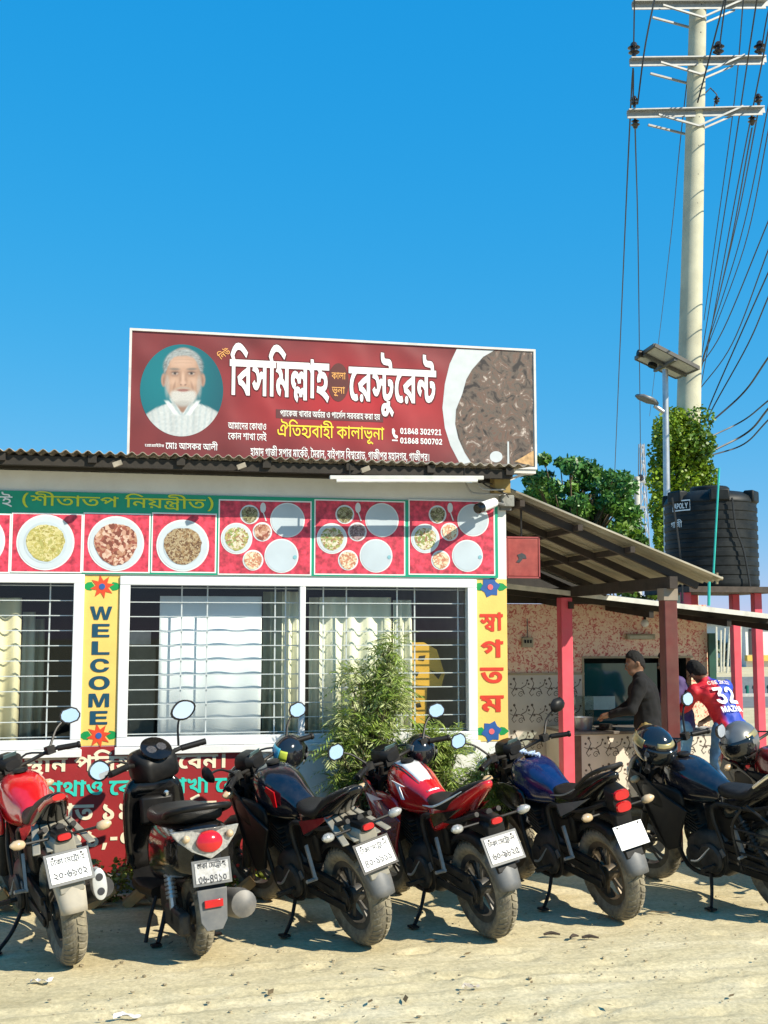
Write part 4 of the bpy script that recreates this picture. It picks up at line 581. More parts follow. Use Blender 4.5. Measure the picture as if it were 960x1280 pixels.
cb=MB(); p=at(172,812,.6); cb.b2(p.x-.06,p.x+.14,.5,.8,1.02,1.75); o=cb.build('cupboard',mat('grey_cabinet',(.16,.17,.14),.6,var=.15),bev=.01); tag(o,'dull grey-green cabinet just inside the left end of the large window','cupboard')
cbx=MB(); cbx.b2(p.x-.10,p.x+.10,.5,.75,1.752,1.86); tag(cbx.build('carton',mat('white_carton',(.6,.6,.6),.6),bev=.004),'white carton on top of the grey cabinet inside the window','box')
# ------------------------------------------------------------------ menu banner along the wall top
MBN=empty('menu_banner',(0,-.02,2.272)); tag(MBN,'green bordered menu banner with pink food pictures across the wall above the windows','banner')
MY=-.02
def onb(o): o.location=-MBN.location; o.parent=MBN; return o
mb=MB(); mb.b2(-2.2,2.768,-.02,-.001,2.272,2.868); onb(mb.build('backing',green_paint,smooth=0))
pinkm=mat('banner_pink',(.56,.04,.075),.55,var=.5,scale=26,bump=.2,bscale=25)
plate_w=mat('plate_white_print',(.52,.58,.62),.5,var=.06,scale=5); plate_g=mat('plate_grey_print',(.46,.53,.58),.5,var=.1,scale=4); plate_rim=mat('plate_rim_print',(.64,.67,.68),.5,var=.05)
def foodmat(name,cols,scale=70):
    m=bpy.data.materials.new(name); m.use_nodes=True; n=m.node_tree; L=n.links; b=n.nodes['Principled BSDF']; b.inputs['Roughness'].default_value=.6
    tc=n.nodes.new('ShaderNodeTexCoord'); v=n.nodes.new('ShaderNodeTexVoronoi'); v.inputs['Scale'].default_value=scale; mp=n.nodes.new('ShaderNodeMapping'); no=n.nodes.new('ShaderNodeTexNoise'); no.inputs['Scale'].default_value=scale*.4
    L.new(tc.outputs['Object'],no.inputs['Vector']); mx=n.nodes.new('ShaderNodeMix'); mx.data_type='RGBA'; mx.inputs[0].default_value=.06; L.new(tc.outputs['Object'],mx.inputs[6]); L.new(no.outputs['Color'],mx.inputs[7]); L.new(mx.outputs[2],v.inputs['Vector'])
    sp=n.nodes.new('ShaderNodeSeparateColor'); L.new(v.outputs['Color'],sp.inputs[0]); cr=n.nodes.new('ShaderNodeValToRGB'); cr.color_ramp.interpolation='CONSTANT'
    e=cr.color_ramp.elements; e[0].color=(*cols[0],1); e[1].position=1/len(cols); e[1].color=(*cols[1],1)
    for i,c in enumerate(cols[2:]): k=e.new((i+2)/len(cols)); k.color=(*c,1)
    L.new(sp.outputs[0],cr.inputs[0]); L.new(cr.outputs[0],b.inputs['Base Color']); return m
f_rice=foodmat('fried_rice_print',[(.42,.36,.10),(.52,.46,.18),(.30,.25,.06),(.58,.52,.26),(.36,.34,.10)],75)
f_meat=foodmat('meat_curry_print',[(.28,.08,.05),(.50,.28,.20),(.60,.42,.32),(.18,.05,.03),(.40,.20,.12)],48)
f_brown=foodmat('brown_curry_print',[(.18,.10,.04),(.30,.19,.09),(.42,.33,.2),(.12,.06,.03),(.34,.26,.15)],85)
f_green=foodmat('herb_dish_print',[(.14,.13,.05),(.25,.24,.10),(.36,.32,.2),(.10,.07,.03)],95)
f_mix=foodmat('mixed_dish_print',[(.55,.48,.33),(.40,.36,.12),(.62,.58,.45),(.30,.16,.08),(.22,.28,.08)],70)
f_salad=foodmat('salad_print',[(.60,.30,.18),(.66,.55,.36),(.45,.18,.10),(.60,.62,.45)],75)
f_purple=foodmat('dark_dish_print',[(.20,.13,.14),(.32,.22,.24),(.14,.08,.08),(.40,.30,.28)],90)
def disc(px,py,rpx,m,par,lay,name,wob=0,sy=1.0):
    c=at(px,py,MY); r=rpx/1450*(Vector((c.x,c.y,c.z))-CAMP).dot(FWD); mb=MB()
    P=[(c.x+r*(1+wob*(.5*math.sin(5*a)+random.uniform(-.6,.6)))*math.cos(a),c.z+sy*r*(1+wob*(math.sin(3*a)+random.uniform(-.5,.5)))*math.sin(a)) for a in (2*math.pi*i/40 for i in range(40))]
    mb.prism(P,lambda x,z,h:Vector((x,MY-lay*.0016-h,z)),.001); return mb.build(name,m,par,smooth=0)
def picture(px0,px1,py0,py1):
    a=at(px0,py0,MY); b_=at(px1,py1,MY); t=MB(); t.b2(a.x,b_.x,MY-.003,MY-.0005,b_.z,a.z); fr=onb(t.build('picture_border',white_ink,smooth=0))
    g=MB(); e=.010; g.b2(a.x+e,b_.x-e,MY-.005,MY-.0035,b_.z+e,a.z-e); g.build('picture',pinkm,fr,smooth=0); return fr
for (x0,x1,pc,rr,fm,fr_) in ((-75,12,(-30,676),35,f_brown,24),(15,102,(57,678),35,f_rice,23),(104.5,187,(145,679.5),34.5,f_meat,26),(190,270,(228.5,682),32.5,f_brown,23)):
    p=picture(x0,x1,640.5,716.5); d=disc(*pc,rr,plate_rim,p,3.6,'plate'); disc(*pc,rr-2,plate_w,p,4.6,'plate_well'); disc(pc[0],pc[1],rr*.74,plate_g,p,5.6,'plate_well'); disc(pc[0],pc[1],fr_,fm,p,6.6,'food',.05)
def sp(px,py,par):
    c=at(px,py,MY); mb=MB(); P=[(c.x+.022*math.cos(a),c.z+.04*math.sin(a)) for a in (2*math.pi*i/14 for i in range(14))]; mb.prism(P,lambda x,z,h:Vector((x,MY-.006-h,z)),.001)
    mb.prism([(c.x-.004,c.z-.03),(c.x+.004,c.z-.03),(c.x+.03,c.z-.10),(c.x+.02,c.z-.10)],lambda x,z,h:Vector((x,MY-.0062-h,z)),.001); mb.build('spoon',plate_rim,par,smooth=0)
for x0,x1,f3 in ((273.5,389,f_meat),(393,506.5,f_purple),(510.5,619,f_salad)):
    s=(x1-x0)/115.0; p=picture(x0,x1,624,719.5)
    Z=lambda u,v:(x0+(u-35)/2.4*s,624+(v-152)/2.4)
    sp(*Z(167,178),p)
    for u,v,r,fm in ((240,215,52,None),(222,322,51,None),(88,270,47,f_mix),(127,198,29,f_green),(165,250,29,f3),(137,335,31,f_salad)):
        q=Z(u,v); d=disc(*q,r/2.4*s,plate_rim,p,3.6,'plate'); disc(*q,r/2.4*s-1.5,plate_g if fm is None else plate_w,p,4.6,'plate_well')
        if fm: disc(*q,(r/2.4-5 if r>40 else r/2.4-2)*s,fm,p,5.6,'food',.06)
    q=Z(262,326); disc(*q,2.4,mat('print_emblem',(.2,.42,.48),.5),p,6.2,'print_emblem'); 
place_text('cool',24,270,634,622,MY-.004,lime_ink,MBN,hfac=1.0).location-=MBN.location
place_text('ei',-40,15,632,620,MY-.004,white_ink,MBN).location-=MBN.location
# ------------------------------------------------------------------ roof sign
YS=-.03
SG=empty('rooftop_sign',(1.5,.05,3.12)); tag(SG,'long maroon restaurant signboard with white Bengali name standing on the roof','sign')
def ons(o): o.location=o.location-SG.location; o.parent=SG; return o
tl,tr_,br_=at(165.2,413.5,YS),at(666,439.6,YS),at(668.5,584.2,YS)
X0,X1=tl.x,(tr_.x+br_.x)/2; Z1=(tl.z+tr_.z)/2; Z0=br_.z
def signface():
    m=bpy.data.materials.new('sign_print'); m.use_nodes=True; n=m.node_tree; L=n.links; b=n.nodes['Principled BSDF']; b.inputs['Roughness'].default_value=.42
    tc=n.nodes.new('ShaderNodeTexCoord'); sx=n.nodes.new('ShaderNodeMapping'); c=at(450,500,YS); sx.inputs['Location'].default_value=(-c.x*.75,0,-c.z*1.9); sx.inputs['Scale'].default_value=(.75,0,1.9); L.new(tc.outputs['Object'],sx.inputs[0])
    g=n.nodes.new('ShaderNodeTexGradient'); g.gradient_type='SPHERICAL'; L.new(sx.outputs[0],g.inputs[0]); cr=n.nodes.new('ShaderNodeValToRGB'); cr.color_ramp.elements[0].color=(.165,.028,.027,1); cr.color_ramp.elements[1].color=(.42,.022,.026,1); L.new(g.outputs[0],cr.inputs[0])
    no=n.nodes.new('ShaderNodeTexNoise'); no.inputs['Scale'].default_value=3; L.new(tc.outputs['Object'],no.inputs['Vector']); r=n.nodes.new('ShaderNodeMapRange'); r.inputs[1].default_value=.3; r.inputs[2].default_value=.7; r.inputs[3].default_value=.85; r.inputs[4].default_value=1.15; L.new(no.outputs[0],r.inputs[0])
    mx=n.nodes.new('ShaderNodeMix'); mx.data_type='RGBA'; mx.blend_type='MULTIPLY'; mx.inputs[0].default_value=1; L.new(cr.outputs[0],mx.inputs[6]); L.new(r.outputs[0],mx.inputs[7]); L.new(mx.outputs[2],b.inputs['Base Color'])
    wv=n.nodes.new('ShaderNodeTexWave'); wv.inputs['Scale'].default_value=1.2; wv.inputs['Distortion'].default_value=6; wv.bands_direction='DIAGONAL'; L.new(tc.outputs['Object'],wv.inputs[0]); bp=n.nodes.new('ShaderNodeBump'); bp.inputs['Strength'].default_value=.25; bp.inputs['Distance'].default_value=.02; L.new(wv.outputs[0],bp.inputs['Height']); L.new(bp.outputs[0],b.inputs['Normal'])
    return m
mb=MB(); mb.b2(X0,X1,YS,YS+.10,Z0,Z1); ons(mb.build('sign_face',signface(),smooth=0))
fr=MB(); e=.018
fr.b2(X0-e,X1+e,YS-.012,YS+.112,Z1,Z1+e); fr.b2(X0-e,X1+e,YS-.012,YS+.112,Z0-e,Z0); fr.b2(X0-e,X0,YS-.0118,YS+.1118,Z0,Z1); fr.b2(X1,X1+e,YS-.0118,YS+.1118,Z0,Z1)
for x in (X0+.3,1.5,X1-.3): fr.beam((x,YS+.15,Z0-.03),(x,YS+.15,Z1-.1),.035,.035); fr.beam((x,YS+.16,Z1-.15),(x,1.2,3.22),.03,.03)
for yy in (0.0,.06): fr.beam((X1-.35,YS+.05+yy,Z0-.16),(X1,YS+.05+yy,Z0-.02),.03,.02)
fr.b2(X1-.36,X1+.01,YS,YS+.1,Z0-.05,Z0-e-.001)
ons(fr.build('frame',mat('sign_frame',(.62,.60,.57),.5,var=.15,dust=.2),smooth=0))
def sgp(pts,m,name,lay,par=None):
    mb=MB(); P=[at(a,b_,YS) for a,b_ in pts]; P2=[(p.x,p.z) for p in P]
    tr=tessellate_polygon([[Vector((x,z,0)) for x,z in P2]]); mb.add([(x,YS-.0012*lay,z) for x,z in P2],[tuple(t) for t in tr]); o=mb.build(name,m,par or SG,smooth=0)
    if par is None: o.location=-SG.location
    return o
def ell(cx_,cy_,rx,ry,n=28,a0=0,a1=360): return [(cx_+rx*math.cos(R(a0+(a1-a0)*i/n)),cy_+ry*math.sin(R(a0+(a1-a0)*i/n))) for i in range(n)]
# portrait: older man, grey hair, beard, white shirt
teal=mat('portrait_teal',(.0,.17,.21),.5,var=.25,scale=3); skin=mat('portrait_skin',(.42,.26,.185),.5,var=.1,scale=12); skin_d=mat('portrait_skin_shade',(.33,.20,.14),.5,var=.1); shirt_p=mat('portrait_shirt',(.50,.53,.53),.5,var=.06); shirt_s=mat('portrait_stripe',(.38,.45,.46),.5); hair_p=mat('portrait_hair',(.30,.34,.35),.5,var=.25,scale=40); beard_p=mat('portrait_beard',(.48,.47,.44),.5,var=.2,scale=40); dk=mat('portrait_dark',(.06,.045,.04),.5); lip=mat('portrait_lip',(.30,.12,.10),.5)
def portrait():
    def sm(x,a,b): t=min(1,max(0,(x-a)/(b-a))); return t*t*(3-2*t)
    from mathutils import noise as N
    def E(x,y,cx,cy,rx,ry,s=.18): return 1-sm(math.hypot((x-cx)/rx,(y-cy)/ry),1-s,1+s)
    def mixc(c,d,t): return [p+(q-p)*t for p,q in zip(c,d)]
    def col(x,y):
        n=N.noise((x*.35,y*.35,0)); nf=N.noise((x*1.3,y*.9,4)); dx=abs(x-229)
        c=mixc([.0,.075,.10],[.0,.15,.18],E(x,y,205,470,50,60,.9))
        sh=y-(504+max(0,(dx-15)/36)**1.5*17)                      # shoulders
        t=sm(sh,-1.2,1.2); st=.5+.5*math.sin(x*.78+.004*(y-500)*(x-228)); s_=[.55,.57,.56]; s_=mixc(s_,[.40,.47,.49],.55*sm(st,.6,.95)); f=.90+.14*n-.22*sm(dx,28,52)-.10*E(x,y,216,528,4,20,.8)-.10*E(x,y,243,526,3,20,.8); c=mixc(c,[v*f for v in s_],t)
        c=mixc(c,[.27,.155,.105],E(x,y,228,503,13.5,13,.15)*(1-sm(abs(x-228)-(518-y)*.62,-1,1)))
        for s in (-1,1):                                            # collar
            d=abs((x-228)*s-(520-y)*.62-1.5); c=mixc(c,[.33,.40,.42],(1-sm(d,.5,1.7))*sm(y,497,500)*(1-sm(y,517,520))*(1 if (x-228)*s>-1 else 0))
            c=mixc(c,[.72,.73,.72],(1-sm(abs((x-228)*s-(522-y)*.70-5),1.5,4))*sm(y,499,503)*(1-sm(y,516,521))*(1 if (x-228)*s>1 else 0)*.8)
            c=mixc(c,[.36,.21,.15],E(x,y,229+s*24.3,475,3.2,8,.25)); c=mixc(c,[.20,.11,.08],E(x,y,229+s*24,476,1.4,5,.5)*.7)
        h=E(x,y,229,470,23.6,35,.05); k=1.03-.42*sm(dx,13,24)+.06*n+.03*nf-.12*sm(y,470,500); c=mixc(c,[.43*k,.265*k,.185*k],h)
        c=mixc(c,[.58,.39,.29],h*E(x,y,227,453,13,6,.8)*.55)
        for yy in (449.5,453.5): c=mixc(c,[.33,.2,.14],h*(1-sm(abs(y-yy-.02*dx*dx*.1),.2,.9))*(1-sm(dx,9,15))*.35)
        for s in (-1,1):
            e=229+s*10.3
            c=mixc(c,[.24,.14,.10],E(x,y,e,466.4,6.6,4.4,.6)*.8); c=mixc(c,[.56,.37,.27],E(x,y,229+s*12,477,5,4,.8)*.55)
            c=mixc(c,[.50,.44,.40],E(x,y,e,467,3.6,1.5,.4)*.6); c=mixc(c,[.03,.022,.02],E(x,y,e,466.8,1.7,1.5,.3)); c=mixc(c,[.05,.035,.03],E(x,y,e,465.4,4.6,.8,.5)*.8)
            c=mixc(c,[.17,.145,.125],E(x,y,e+s*.6,461.3-.03*(x-e)*s,6.6,1.5,.45)*.85)
            c=mixc(c,[.28,.17,.12],E(x,y,229+s*3.6,474,1.6,6,.8)*.55); c=mixc(c,[.24,.14,.10],E(x,y,229+s*(10+.25*(y-478)),483,1.3,6,.7)*.6); c=mixc(c,[.10,.05,.04],E(x,y,229+s*2.6,481,1.4,.9,.5)*.8)
        c=mixc(c,[.60,.41,.31],E(x,y,228.6,473,1.6,7,.8)*.6); c=mixc(c,[.55,.36,.27],E(x,y,229,478.4,3.4,2.6,.6)*.7)
        b=[.50+.12*nf,.485+.12*nf,.45+.12*nf]; bw=E(x,y,229,495,16.5,12.5,.22)*sm(y,486,491); bw=max(bw,.38*max(E(x,y,209,483,3,13,.5),E(x,y,249,483,3,13,.5))); c=mixc(c,b,bw*.94)
        c=mixc(c,[.36,.30,.25],E(x,y,229,484.9+.012*dx*dx,10,1.4,.5)*.7); c=mixc(c,[.25,.11,.09],E(x,y,229,487.8,7.4,1.5,.4)); c=mixc(c,[.36,.18,.15],E(x,y,229,489.2,5,.9,.5)*.6)
        c=mixc(c,[.26,.25,.23],E(x,y,229,505,12,4,.6)*.45)
        hw=E(x,y,229,458.5,25,22.5,.07)*(1-sm(y,443.5+(dx/20.5)**4*17+1.6*nf,446.5+(dx/20.5)**4*17+1.6*nf)); g=.27+.16*nf+.10*n-.10*sm(dx,16,26); c=mixc(c,[g,g*1.07,g*1.06],hw)
        return c
    NR,NA=58,132; V=[];Cc=[]
    for i in range(NR+1):
        for k in range(NA):
            a=2*math.pi*k/NA; t=max(.004,i/NR); x=227+52*t*math.cos(a); y=min(546.5,488+57.5*t*math.sin(a)); p=at(x,y,YS); V.append((p.x,YS-.0014,p.z)); Cc.append(col(x,y))
    mb=MB(); mb.add(V,[(i*NA+k,i*NA+(k+1)%NA,(i+1)*NA+(k+1)%NA,(i+1)*NA+k) for i in range(NR) for k in range(NA)])
    m=bpy.data.materials.new('portrait_print'); m.use_nodes=True; n=m.node_tree; bb=n.nodes['Principled BSDF']; bb.inputs['Roughness'].default_value=.5; at_=n.nodes.new('ShaderNodeAttribute'); at_.attribute_name='print'; n.links.new(at_.outputs['Color'],bb.inputs['Base Color'])
    me=bpy.data.meshes.new('portrait'); me.from_pydata([tuple(v) for v in mb.v],[],mb.f); me.update(); ca=me.color_attributes.new('print','FLOAT_COLOR','POINT')
    for i,c in enumerate(Cc): ca.data[i].color=(*[max(0,v) for v in c],1)
    me.materials.append(m); o=bpy.data.objects.new('portrait',me); COL.objects.link(o); o.parent=SG; o.location=-SG.location; return o
portrait()
# dish picture at right
def meatprint():
    m=bpy.data.materials.new('beef_bhuna_print'); m.use_nodes=True; n=m.node_tree; L=n.links; b=n.nodes['Principled BSDF']; b.inputs['Roughness'].default_value=.5
    tc=n.nodes.new('ShaderNodeTexCoord'); a=n.nodes.new('ShaderNodeTexNoise'); a.inputs['Scale'].default_value=10; a.inputs['Detail'].default_value=7; a.inputs['Roughness'].default_value=.68; a.inputs['Distortion'].default_value=1.1; L.new(tc.outputs['Object'],a.inputs['Vector'])
    cr=n.nodes.new('ShaderNodeValToRGB'); e=cr.color_ramp.elements; e[0].position=.37; e[0].color=(.016,.010,.008,1); e[1].position=.66; e[1].color=(.55,.47,.41,1)
    for p,c in ((.43,(.075,.052,.040,1)),(.49,(.115,.090,.070,1)),(.54,(.13,.062,.040,1)),(.575,(.15,.115,.09,1)),(.61,(.26,.20,.165,1))): k=e.new(p); k.color=c
    L.new(a.outputs[0],cr.inputs[0]); L.new(cr.outputs[0],b.inputs['Base Color']); return m
white_rim=mat('dish_rim_print',(.52,.55,.56),.45,var=.06); meat_big=meatprint()
sgp([(571,436),(562,455),(556,480),(553,510),(556,535),(563,557),(575,580),(620,581.5),(668,584),(666,440)],white_rim,'dish_rim',1)
sgp([(618,438),(604,446),(590,462),(583,474),(578,492),(570,512),(569,530),(573,548),(581,566),(590,580),(667,583.6),(665.5,440.5)],meat_big,'food',2)
sgp(ell(620,571,8,7,20),white_rim,'garnish',3); sgp([(643,577),(652,572),(667,563),(668,583)],mat('garnish_print',(.5,.3,.13),.5,var=.4,scale=30),'garnish',3); sgp([(634,552),(636,552),(636.5,580),(634,580)],white_rim,'garnish',3.5)
# wording
title_sh=mat('title_outline',(.10,.006,.008),.5); cap=mat('sign_yellow',(.78,.60,.04),.5,var=.05); org=mat('sign_orange',(.75,.36,.10),.5,var=.08)
def st(key,a,b_,pb,pt,m,lay=2,hf=1.0,**k):
    o=place_text(key,a,b_,pb,pt,YS-.0012*lay,m,SG,hfac=hf,**k); o.location-=SG.location; return o
for dx,dy in((1.4,1.6),(-1.1,.6),(.5,-1.3)): st('name_first',287+dx,411+dx,496+dy,452+dy,title_sh,1.0+.2*dx); st('name_second',436+dx,545+dx,503+dy,461+dy,title_sh,1.0+.2*dx)
st('name_first',287,411,496,452,white_ink,2.4); st('name_second',436,545,503,461,white_ink,2.4)
o=st('new',271,287,446,439,org,2); 
o.rotation_euler=(0,R(-38),0)
c=at(279,440,YS); v=Vector((c.x,0,c.z)); Rm=Matrix.Rotation(R(-38),3,'Y'); o.location=-SG.location+Vector((0,0,0)); bpy.context.view_layer.update()
def centre_rot(o,pt,Rm):
    me=o.data
    for q in me.vertices: d=q.co-pt; y=q.co.y; d=Rm@d; q.co=pt+d; q.co.y=y
o.rotation_euler=(0,0,0); ctr=sum((q.co for q in o.data.vertices),Vector())/len(o.data.vertices); centre_rot(o,ctr,Rm)
sgp(ell(423,478,13,24,28),mat('badge_brown',(.10,.02,.015),.5),'badge',1.5)
st('kala',414.5,432,474,466,org,2.4); st('bhuna',415,431,492,484,org,2.4)
sgp([(345,511.5),(479,518),(479,528),(345,522.5)],mat('band_brown',(.11,.03,.03),.5),'band',1.5)
st('parcel',350,475,522.5,515.5,white_ink,2.2); st('heritage',346,480,547.5,533,cap,2.4)
st('branch_a',285,333,537,529,white_ink,2); st('branch_b',285,333,550,542,white_ink,2)
st('phone_a',500,552,543.2,536,white_ink,2,.87); st('phone_b',500,553,555,548,white_ink,2,.87)
st('owner_a',181,205,558.5,555.5,white_ink,2); st('owner_b',207,272,562,554.5,white_ink,2); st('address',313,537,573,564,white_ink,2)
sgp([(490,536),(492,535.5),(494,539),(493,541),(494.5,544),(496.5,544),(497.5,547),(495,548.5),(492,546),(490,541)],white_ink,'phone_symbol',2); sgp([(490,549.5),(497,549.8),(497,551.5),(490,551.2)],white_ink,'phone_symbol',2)
# ------------------------------------------------------------------ tube lamp, camera, wires at the eave
mb=MB(); a=at(412,597,-.36); b_=at(604,597.5,-.36); mb.beam(a,b_,.035,.03); L0=mb.build('tube_lamp',mat('lamp_body',(.60,.60,.56),.5,dust=.2),bev=.004); tag(L0,'long unlit tube lamp hanging under the front eave above the menu banner','lamp')
mb=MB(); mb.cyl((a.x+.05,a.y-.01,a.z-.025),(b_.x-.05,b_.y-.01,b_.z-.025),.013,10); mb.build('tube',mat('tube_glass',(.75,.75,.72),.3),L0)
mb=MB()
for x in (a.x+.15,b_.x-.15): mb.tube([(x,a.y,a.z+.012),(x,a.y,a.z+.10)],.006,6)
mb.build('hanger',black_metal,L0)
S0=at(632,630,-.02); SC=empty('security_camera',S0); tag(SC,'white bullet security camera with black lens hood at the right corner of the banner','camera')
mb=MB(); p0=at(618,628,-.16)-S0; p1=at(597,636,-.30)-S0; mb.tube([p0,p0.lerp(p1,.8)],[.036,.040],14); mb.build('body',white_ink,SC)
mb=MB(); mb.tube([p0.lerp(p1,.78),p1],[.042,.040],14); mb.tube([p1,p1+(p1-p0)*.05],[.040,.030],14); mb.build('lens_hood',black_gloss,SC)
mb=MB(); mb.tube([Vector((0,.0,0)),p0*.5+Vector((.02,0,-.01)),p0],.014,8); mb.box((0,.008,0),(.09,.03,.10)); mb.build('bracket',grey_plastic,SC)
mb=MB(); mb.box((.0,-.02,.02),(.11,.07,.09)); mb.build('junction_box',mat('junction_grey',(.22,.22,.2),.6,var=.3,scale=40),SC,bev=.006)
for i,(pts,rr) in enumerate((([(585,583),(600,608),(610,612),(632,612)],.006),([(592,585),(604,604),(620,612),(634,618)],.006),([(580,600),(588,614),(600,617),(630,618)],.007),([(598,600),(612,604),(628,612),(636,622)],.005))):
    mb=MB(); mb.curve([at(*q,-.2+.03*i) for q in pts],rr,6); o=mb.build('cable',mat('black_cable',(.02,.02,.02),.5) if i%2 else mat('grey_cable',(.35,.34,.32),.5)); tag(o,['grey cable looping from the eave beside the tube lamp end','black cable dropping from the eave to the camera bracket','grey cable sagging under the eave behind the lamp end','thin black cable running down the white corner to the junction box'][i],'cable','loose cables at the white corner')
# ------------------------------------------------------------------ side awning
AW=empty('side_awning',(4.3,.2,0)); tag(AW,'rusty corrugated lean-to awning sloping down from the white building on red posts','awning')
def onA(o): o.location=o.location-AW.location; o.parent=AW; return o
A0=Vector((2.80,.12,3.03)); A1=Vector((4.76,.12,2.285)); AD=(A1-A0).normalized(); AN=Vector((0,1,0)).cross(AD).normalized()
if AN.z<0: AN=-AN
mb=MB(); n=int(2.75/.076*8); V=[]
for i in range(n+1):
    y=2.75*i/n; d=.020*math.sin(2*math.pi*y/.092)
    V+=[A0+Vector((0,y,0))+AN*d,A1+Vector((0,y,0))+AN*d]
mb.add(V,[(2*i,2*i+2,2*i+3,2*i+1) for i in range(n)]); onA(mb.build('roof_sheet',tin_under,smooth=180,solid=.004))
mb=MB()
for y in (.22,.85,1.5,2.15,2.75): mb.beam(A0+Vector((.02,y-.1,0))-AN*.055,A1+Vector((-.15,y-.1,0))-AN*.055,.04,.06)
for t in (.12,.37,.60): p=A0.lerp(A1,t)-AN*.055; mb.beam(p+Vector((0,-.02,-.01)),p+Vector((0,2.75,-.01)),.04,.05)
mb.beam((4.31,.10,2.255),(4.31,2.85,2.255),.07,.10)
onA(mb.build('rafter',mat('awning_timber',(.032,.022,.016),.75,var=.35,scale=7,bump=.3),smooth=0))
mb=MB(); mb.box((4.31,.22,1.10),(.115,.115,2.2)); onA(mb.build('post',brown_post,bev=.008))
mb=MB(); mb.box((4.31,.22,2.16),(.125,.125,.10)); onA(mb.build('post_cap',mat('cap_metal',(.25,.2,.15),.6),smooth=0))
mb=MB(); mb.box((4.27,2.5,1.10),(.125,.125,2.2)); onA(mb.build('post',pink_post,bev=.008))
# red box hung on the corner
bx=at(652,697,.25); RB=empty('red_box',bx); tag(RB,'square red painted box with black emblem hanging under the awning at the corner','box')
mb=MB(); w_=.40; mb.box((0,.0,0),(.26,.07,.31)); mb.build('box_body',mat('red_box_paint',(.27,.03,.025),.5,var=.2,dust=.1),RB,bev=.006)
mb=MB(); mb.box((.138,0,0),(.012,.078,.33)); mb.box((0,0,.162),(.288,.078,.012)); mb.box((0,0,-.162),(.288,.078,.012)); mb.box((-.138,0,0),(.012,.078,.33)); mb.build('frame',mat('red_frame',(.28,.05,.05),.5),RB,smooth=0)
mb=MB(); mb.prism([(-.06,-.03),(-.035,.0),(-.05,.03),(-.01,.045),(.02,.03),(.03,.0),(.0,.0),(-.03,-.035)],lambda x,z,h:Vector((x,-.037-h,z-.01)),.002); mb.build('emblem',plate_ink,RB,smooth=0)
mb=MB(); mb.tube([(0,0,.16),(0,0,.45)],.008,6); mb.build('hanger',black_metal,RB)
# ------------------------------------------------------------------ food stall
SY=3.55
wall_l=at(640,800,SY).x-.6; wall_r=at(884,800,SY).x
o0=at(729.5,823,SY); o1=at(866,915,SY); ztop=2.16; zsplit=1.39
FS=empty('food_stall',(5.2,SY,0)); tag(FS,'open food stall with pink floral tiles above grey scroll tiles and a dark serving window','stall')
def onF(o): o.location=o.location-FS.location; o.parent=FS; return o
def floral():
    m=bpy.data.materials.new('pink_floral_tile'); m.use_nodes=True; n=m.node_tree; L=n.links; b=n.nodes['Principled BSDF']; b.inputs['Roughness'].default_value=.35
    tc=n.nodes.new('ShaderNodeTexCoord'); v=n.nodes.new('ShaderNodeTexNoise'); v.inputs['Scale'].default_value=23; v.inputs['Detail'].default_value=3; v.inputs['Distortion'].default_value=1.6; L.new(tc.outputs['Object'],v.inputs['Vector'])
    cr=n.nodes.new('ShaderNodeValToRGB'); e=cr.color_ramp.elements; e[0].position=.34; e[0].color=(.50,.08,.06,1); e[1].position=.56; e[1].color=(.82,.60,.42,1); k=e.new(.43); k.color=(.66,.22,.16,1); k=e.new(.47); k.color=(.78,.50,.35,1); L.new(v.outputs[0],cr.inputs[0])
    L.new(cr.outputs[0],b.inputs['Base Color']); return m
flo=floral(); gtile=mat('grey_tile',(.58,.53,.46),.4,var=.10,scale=4); ctile=mat('counter_tile',(.70,.63,.53),.4,var=.08,scale=4)
mb=MB(); mb.b2(wall_l,o0.x,SY,SY+.12,zsplit,ztop); mb.b2(o0.x,o1.x,SY,SY+.12,o0.z,ztop); mb.b2(o1.x,wall_r,SY,SY+.12,0,ztop); onF(mb.build('tiled_wall',flo,smooth=0))
mb=MB(); mb.b2(wall_l,o0.x,SY-.004,SY+.12,0,zsplit-.004); mb.b2(o0.x,o1.x,SY-.004,SY+.12,0,.60); onF(mb.build('tiled_wall',gtile,smooth=0))
mb=MB(); mb.b2(wall_l,o0.x,SY-.02,SY-.0045,zsplit-.012,zsplit+.012); e=.022; mb.b2(o0.x-e,o1.x+e,SY-.012,SY-.001,o0.z,o0.z+e); mb.b2(o0.x-e,o0.x,SY-.0121,SY-.0011,.6,o0.z); onF(mb.build('tile_trim',mat('trim_gold',(.40,.32,.2),.5),smooth=0))
mb=MB(); mb.b2(o0.x-.1,o1.x+.1,SY+1.2,SY+1.25,.3,2.1); mb.b2(o0.x-.15,o0.x-.1,SY+.13,SY+1.25,.3,2.1); mb.b2(o1.x+.1,o1.x+.15,SY+.13,SY+1.25,.3,2.1); mb.b2(o0.x-.1,o1.x+.1,SY+.13,SY+1.2,2.05,2.1); mb.b2(o0.x-.1,o1.x+.1,SY+.13,SY+1.2,.3,.35); onF(mb.build('kitchen_recess',mat('kitchen_dark',(.028,.045,.045),.7,var=.3),smooth=0))
mb=MB(); mb.b2(o0.x+.02,o0.x+.95,SY+.16,SY+.17,.65,o0.z-.06); onF(mb.build('display_glass',mat('teal_reflection',(.012,.075,.075),.08,var=.25,scale=2,coat=.5),smooth=0))  # opaque pane, the teal reflection is put into its base colour
mb=MB(); mb.b2(o0.x+.02,o0.x+.42,SY+.13,SY+.15,.98,1.13); onF(mb.build('shelf_tray',mat('tray_pale',(.40,.52,.50),.3),smooth=0))
mb=MB(); mb.b2(2.86,at(742,745,3.42).x,3.40,3.44,2.162,3.05); onF(mb.build('shade_board',black_wood,smooth=0))  # added dark board closing the gap, standing in for shade under the awning
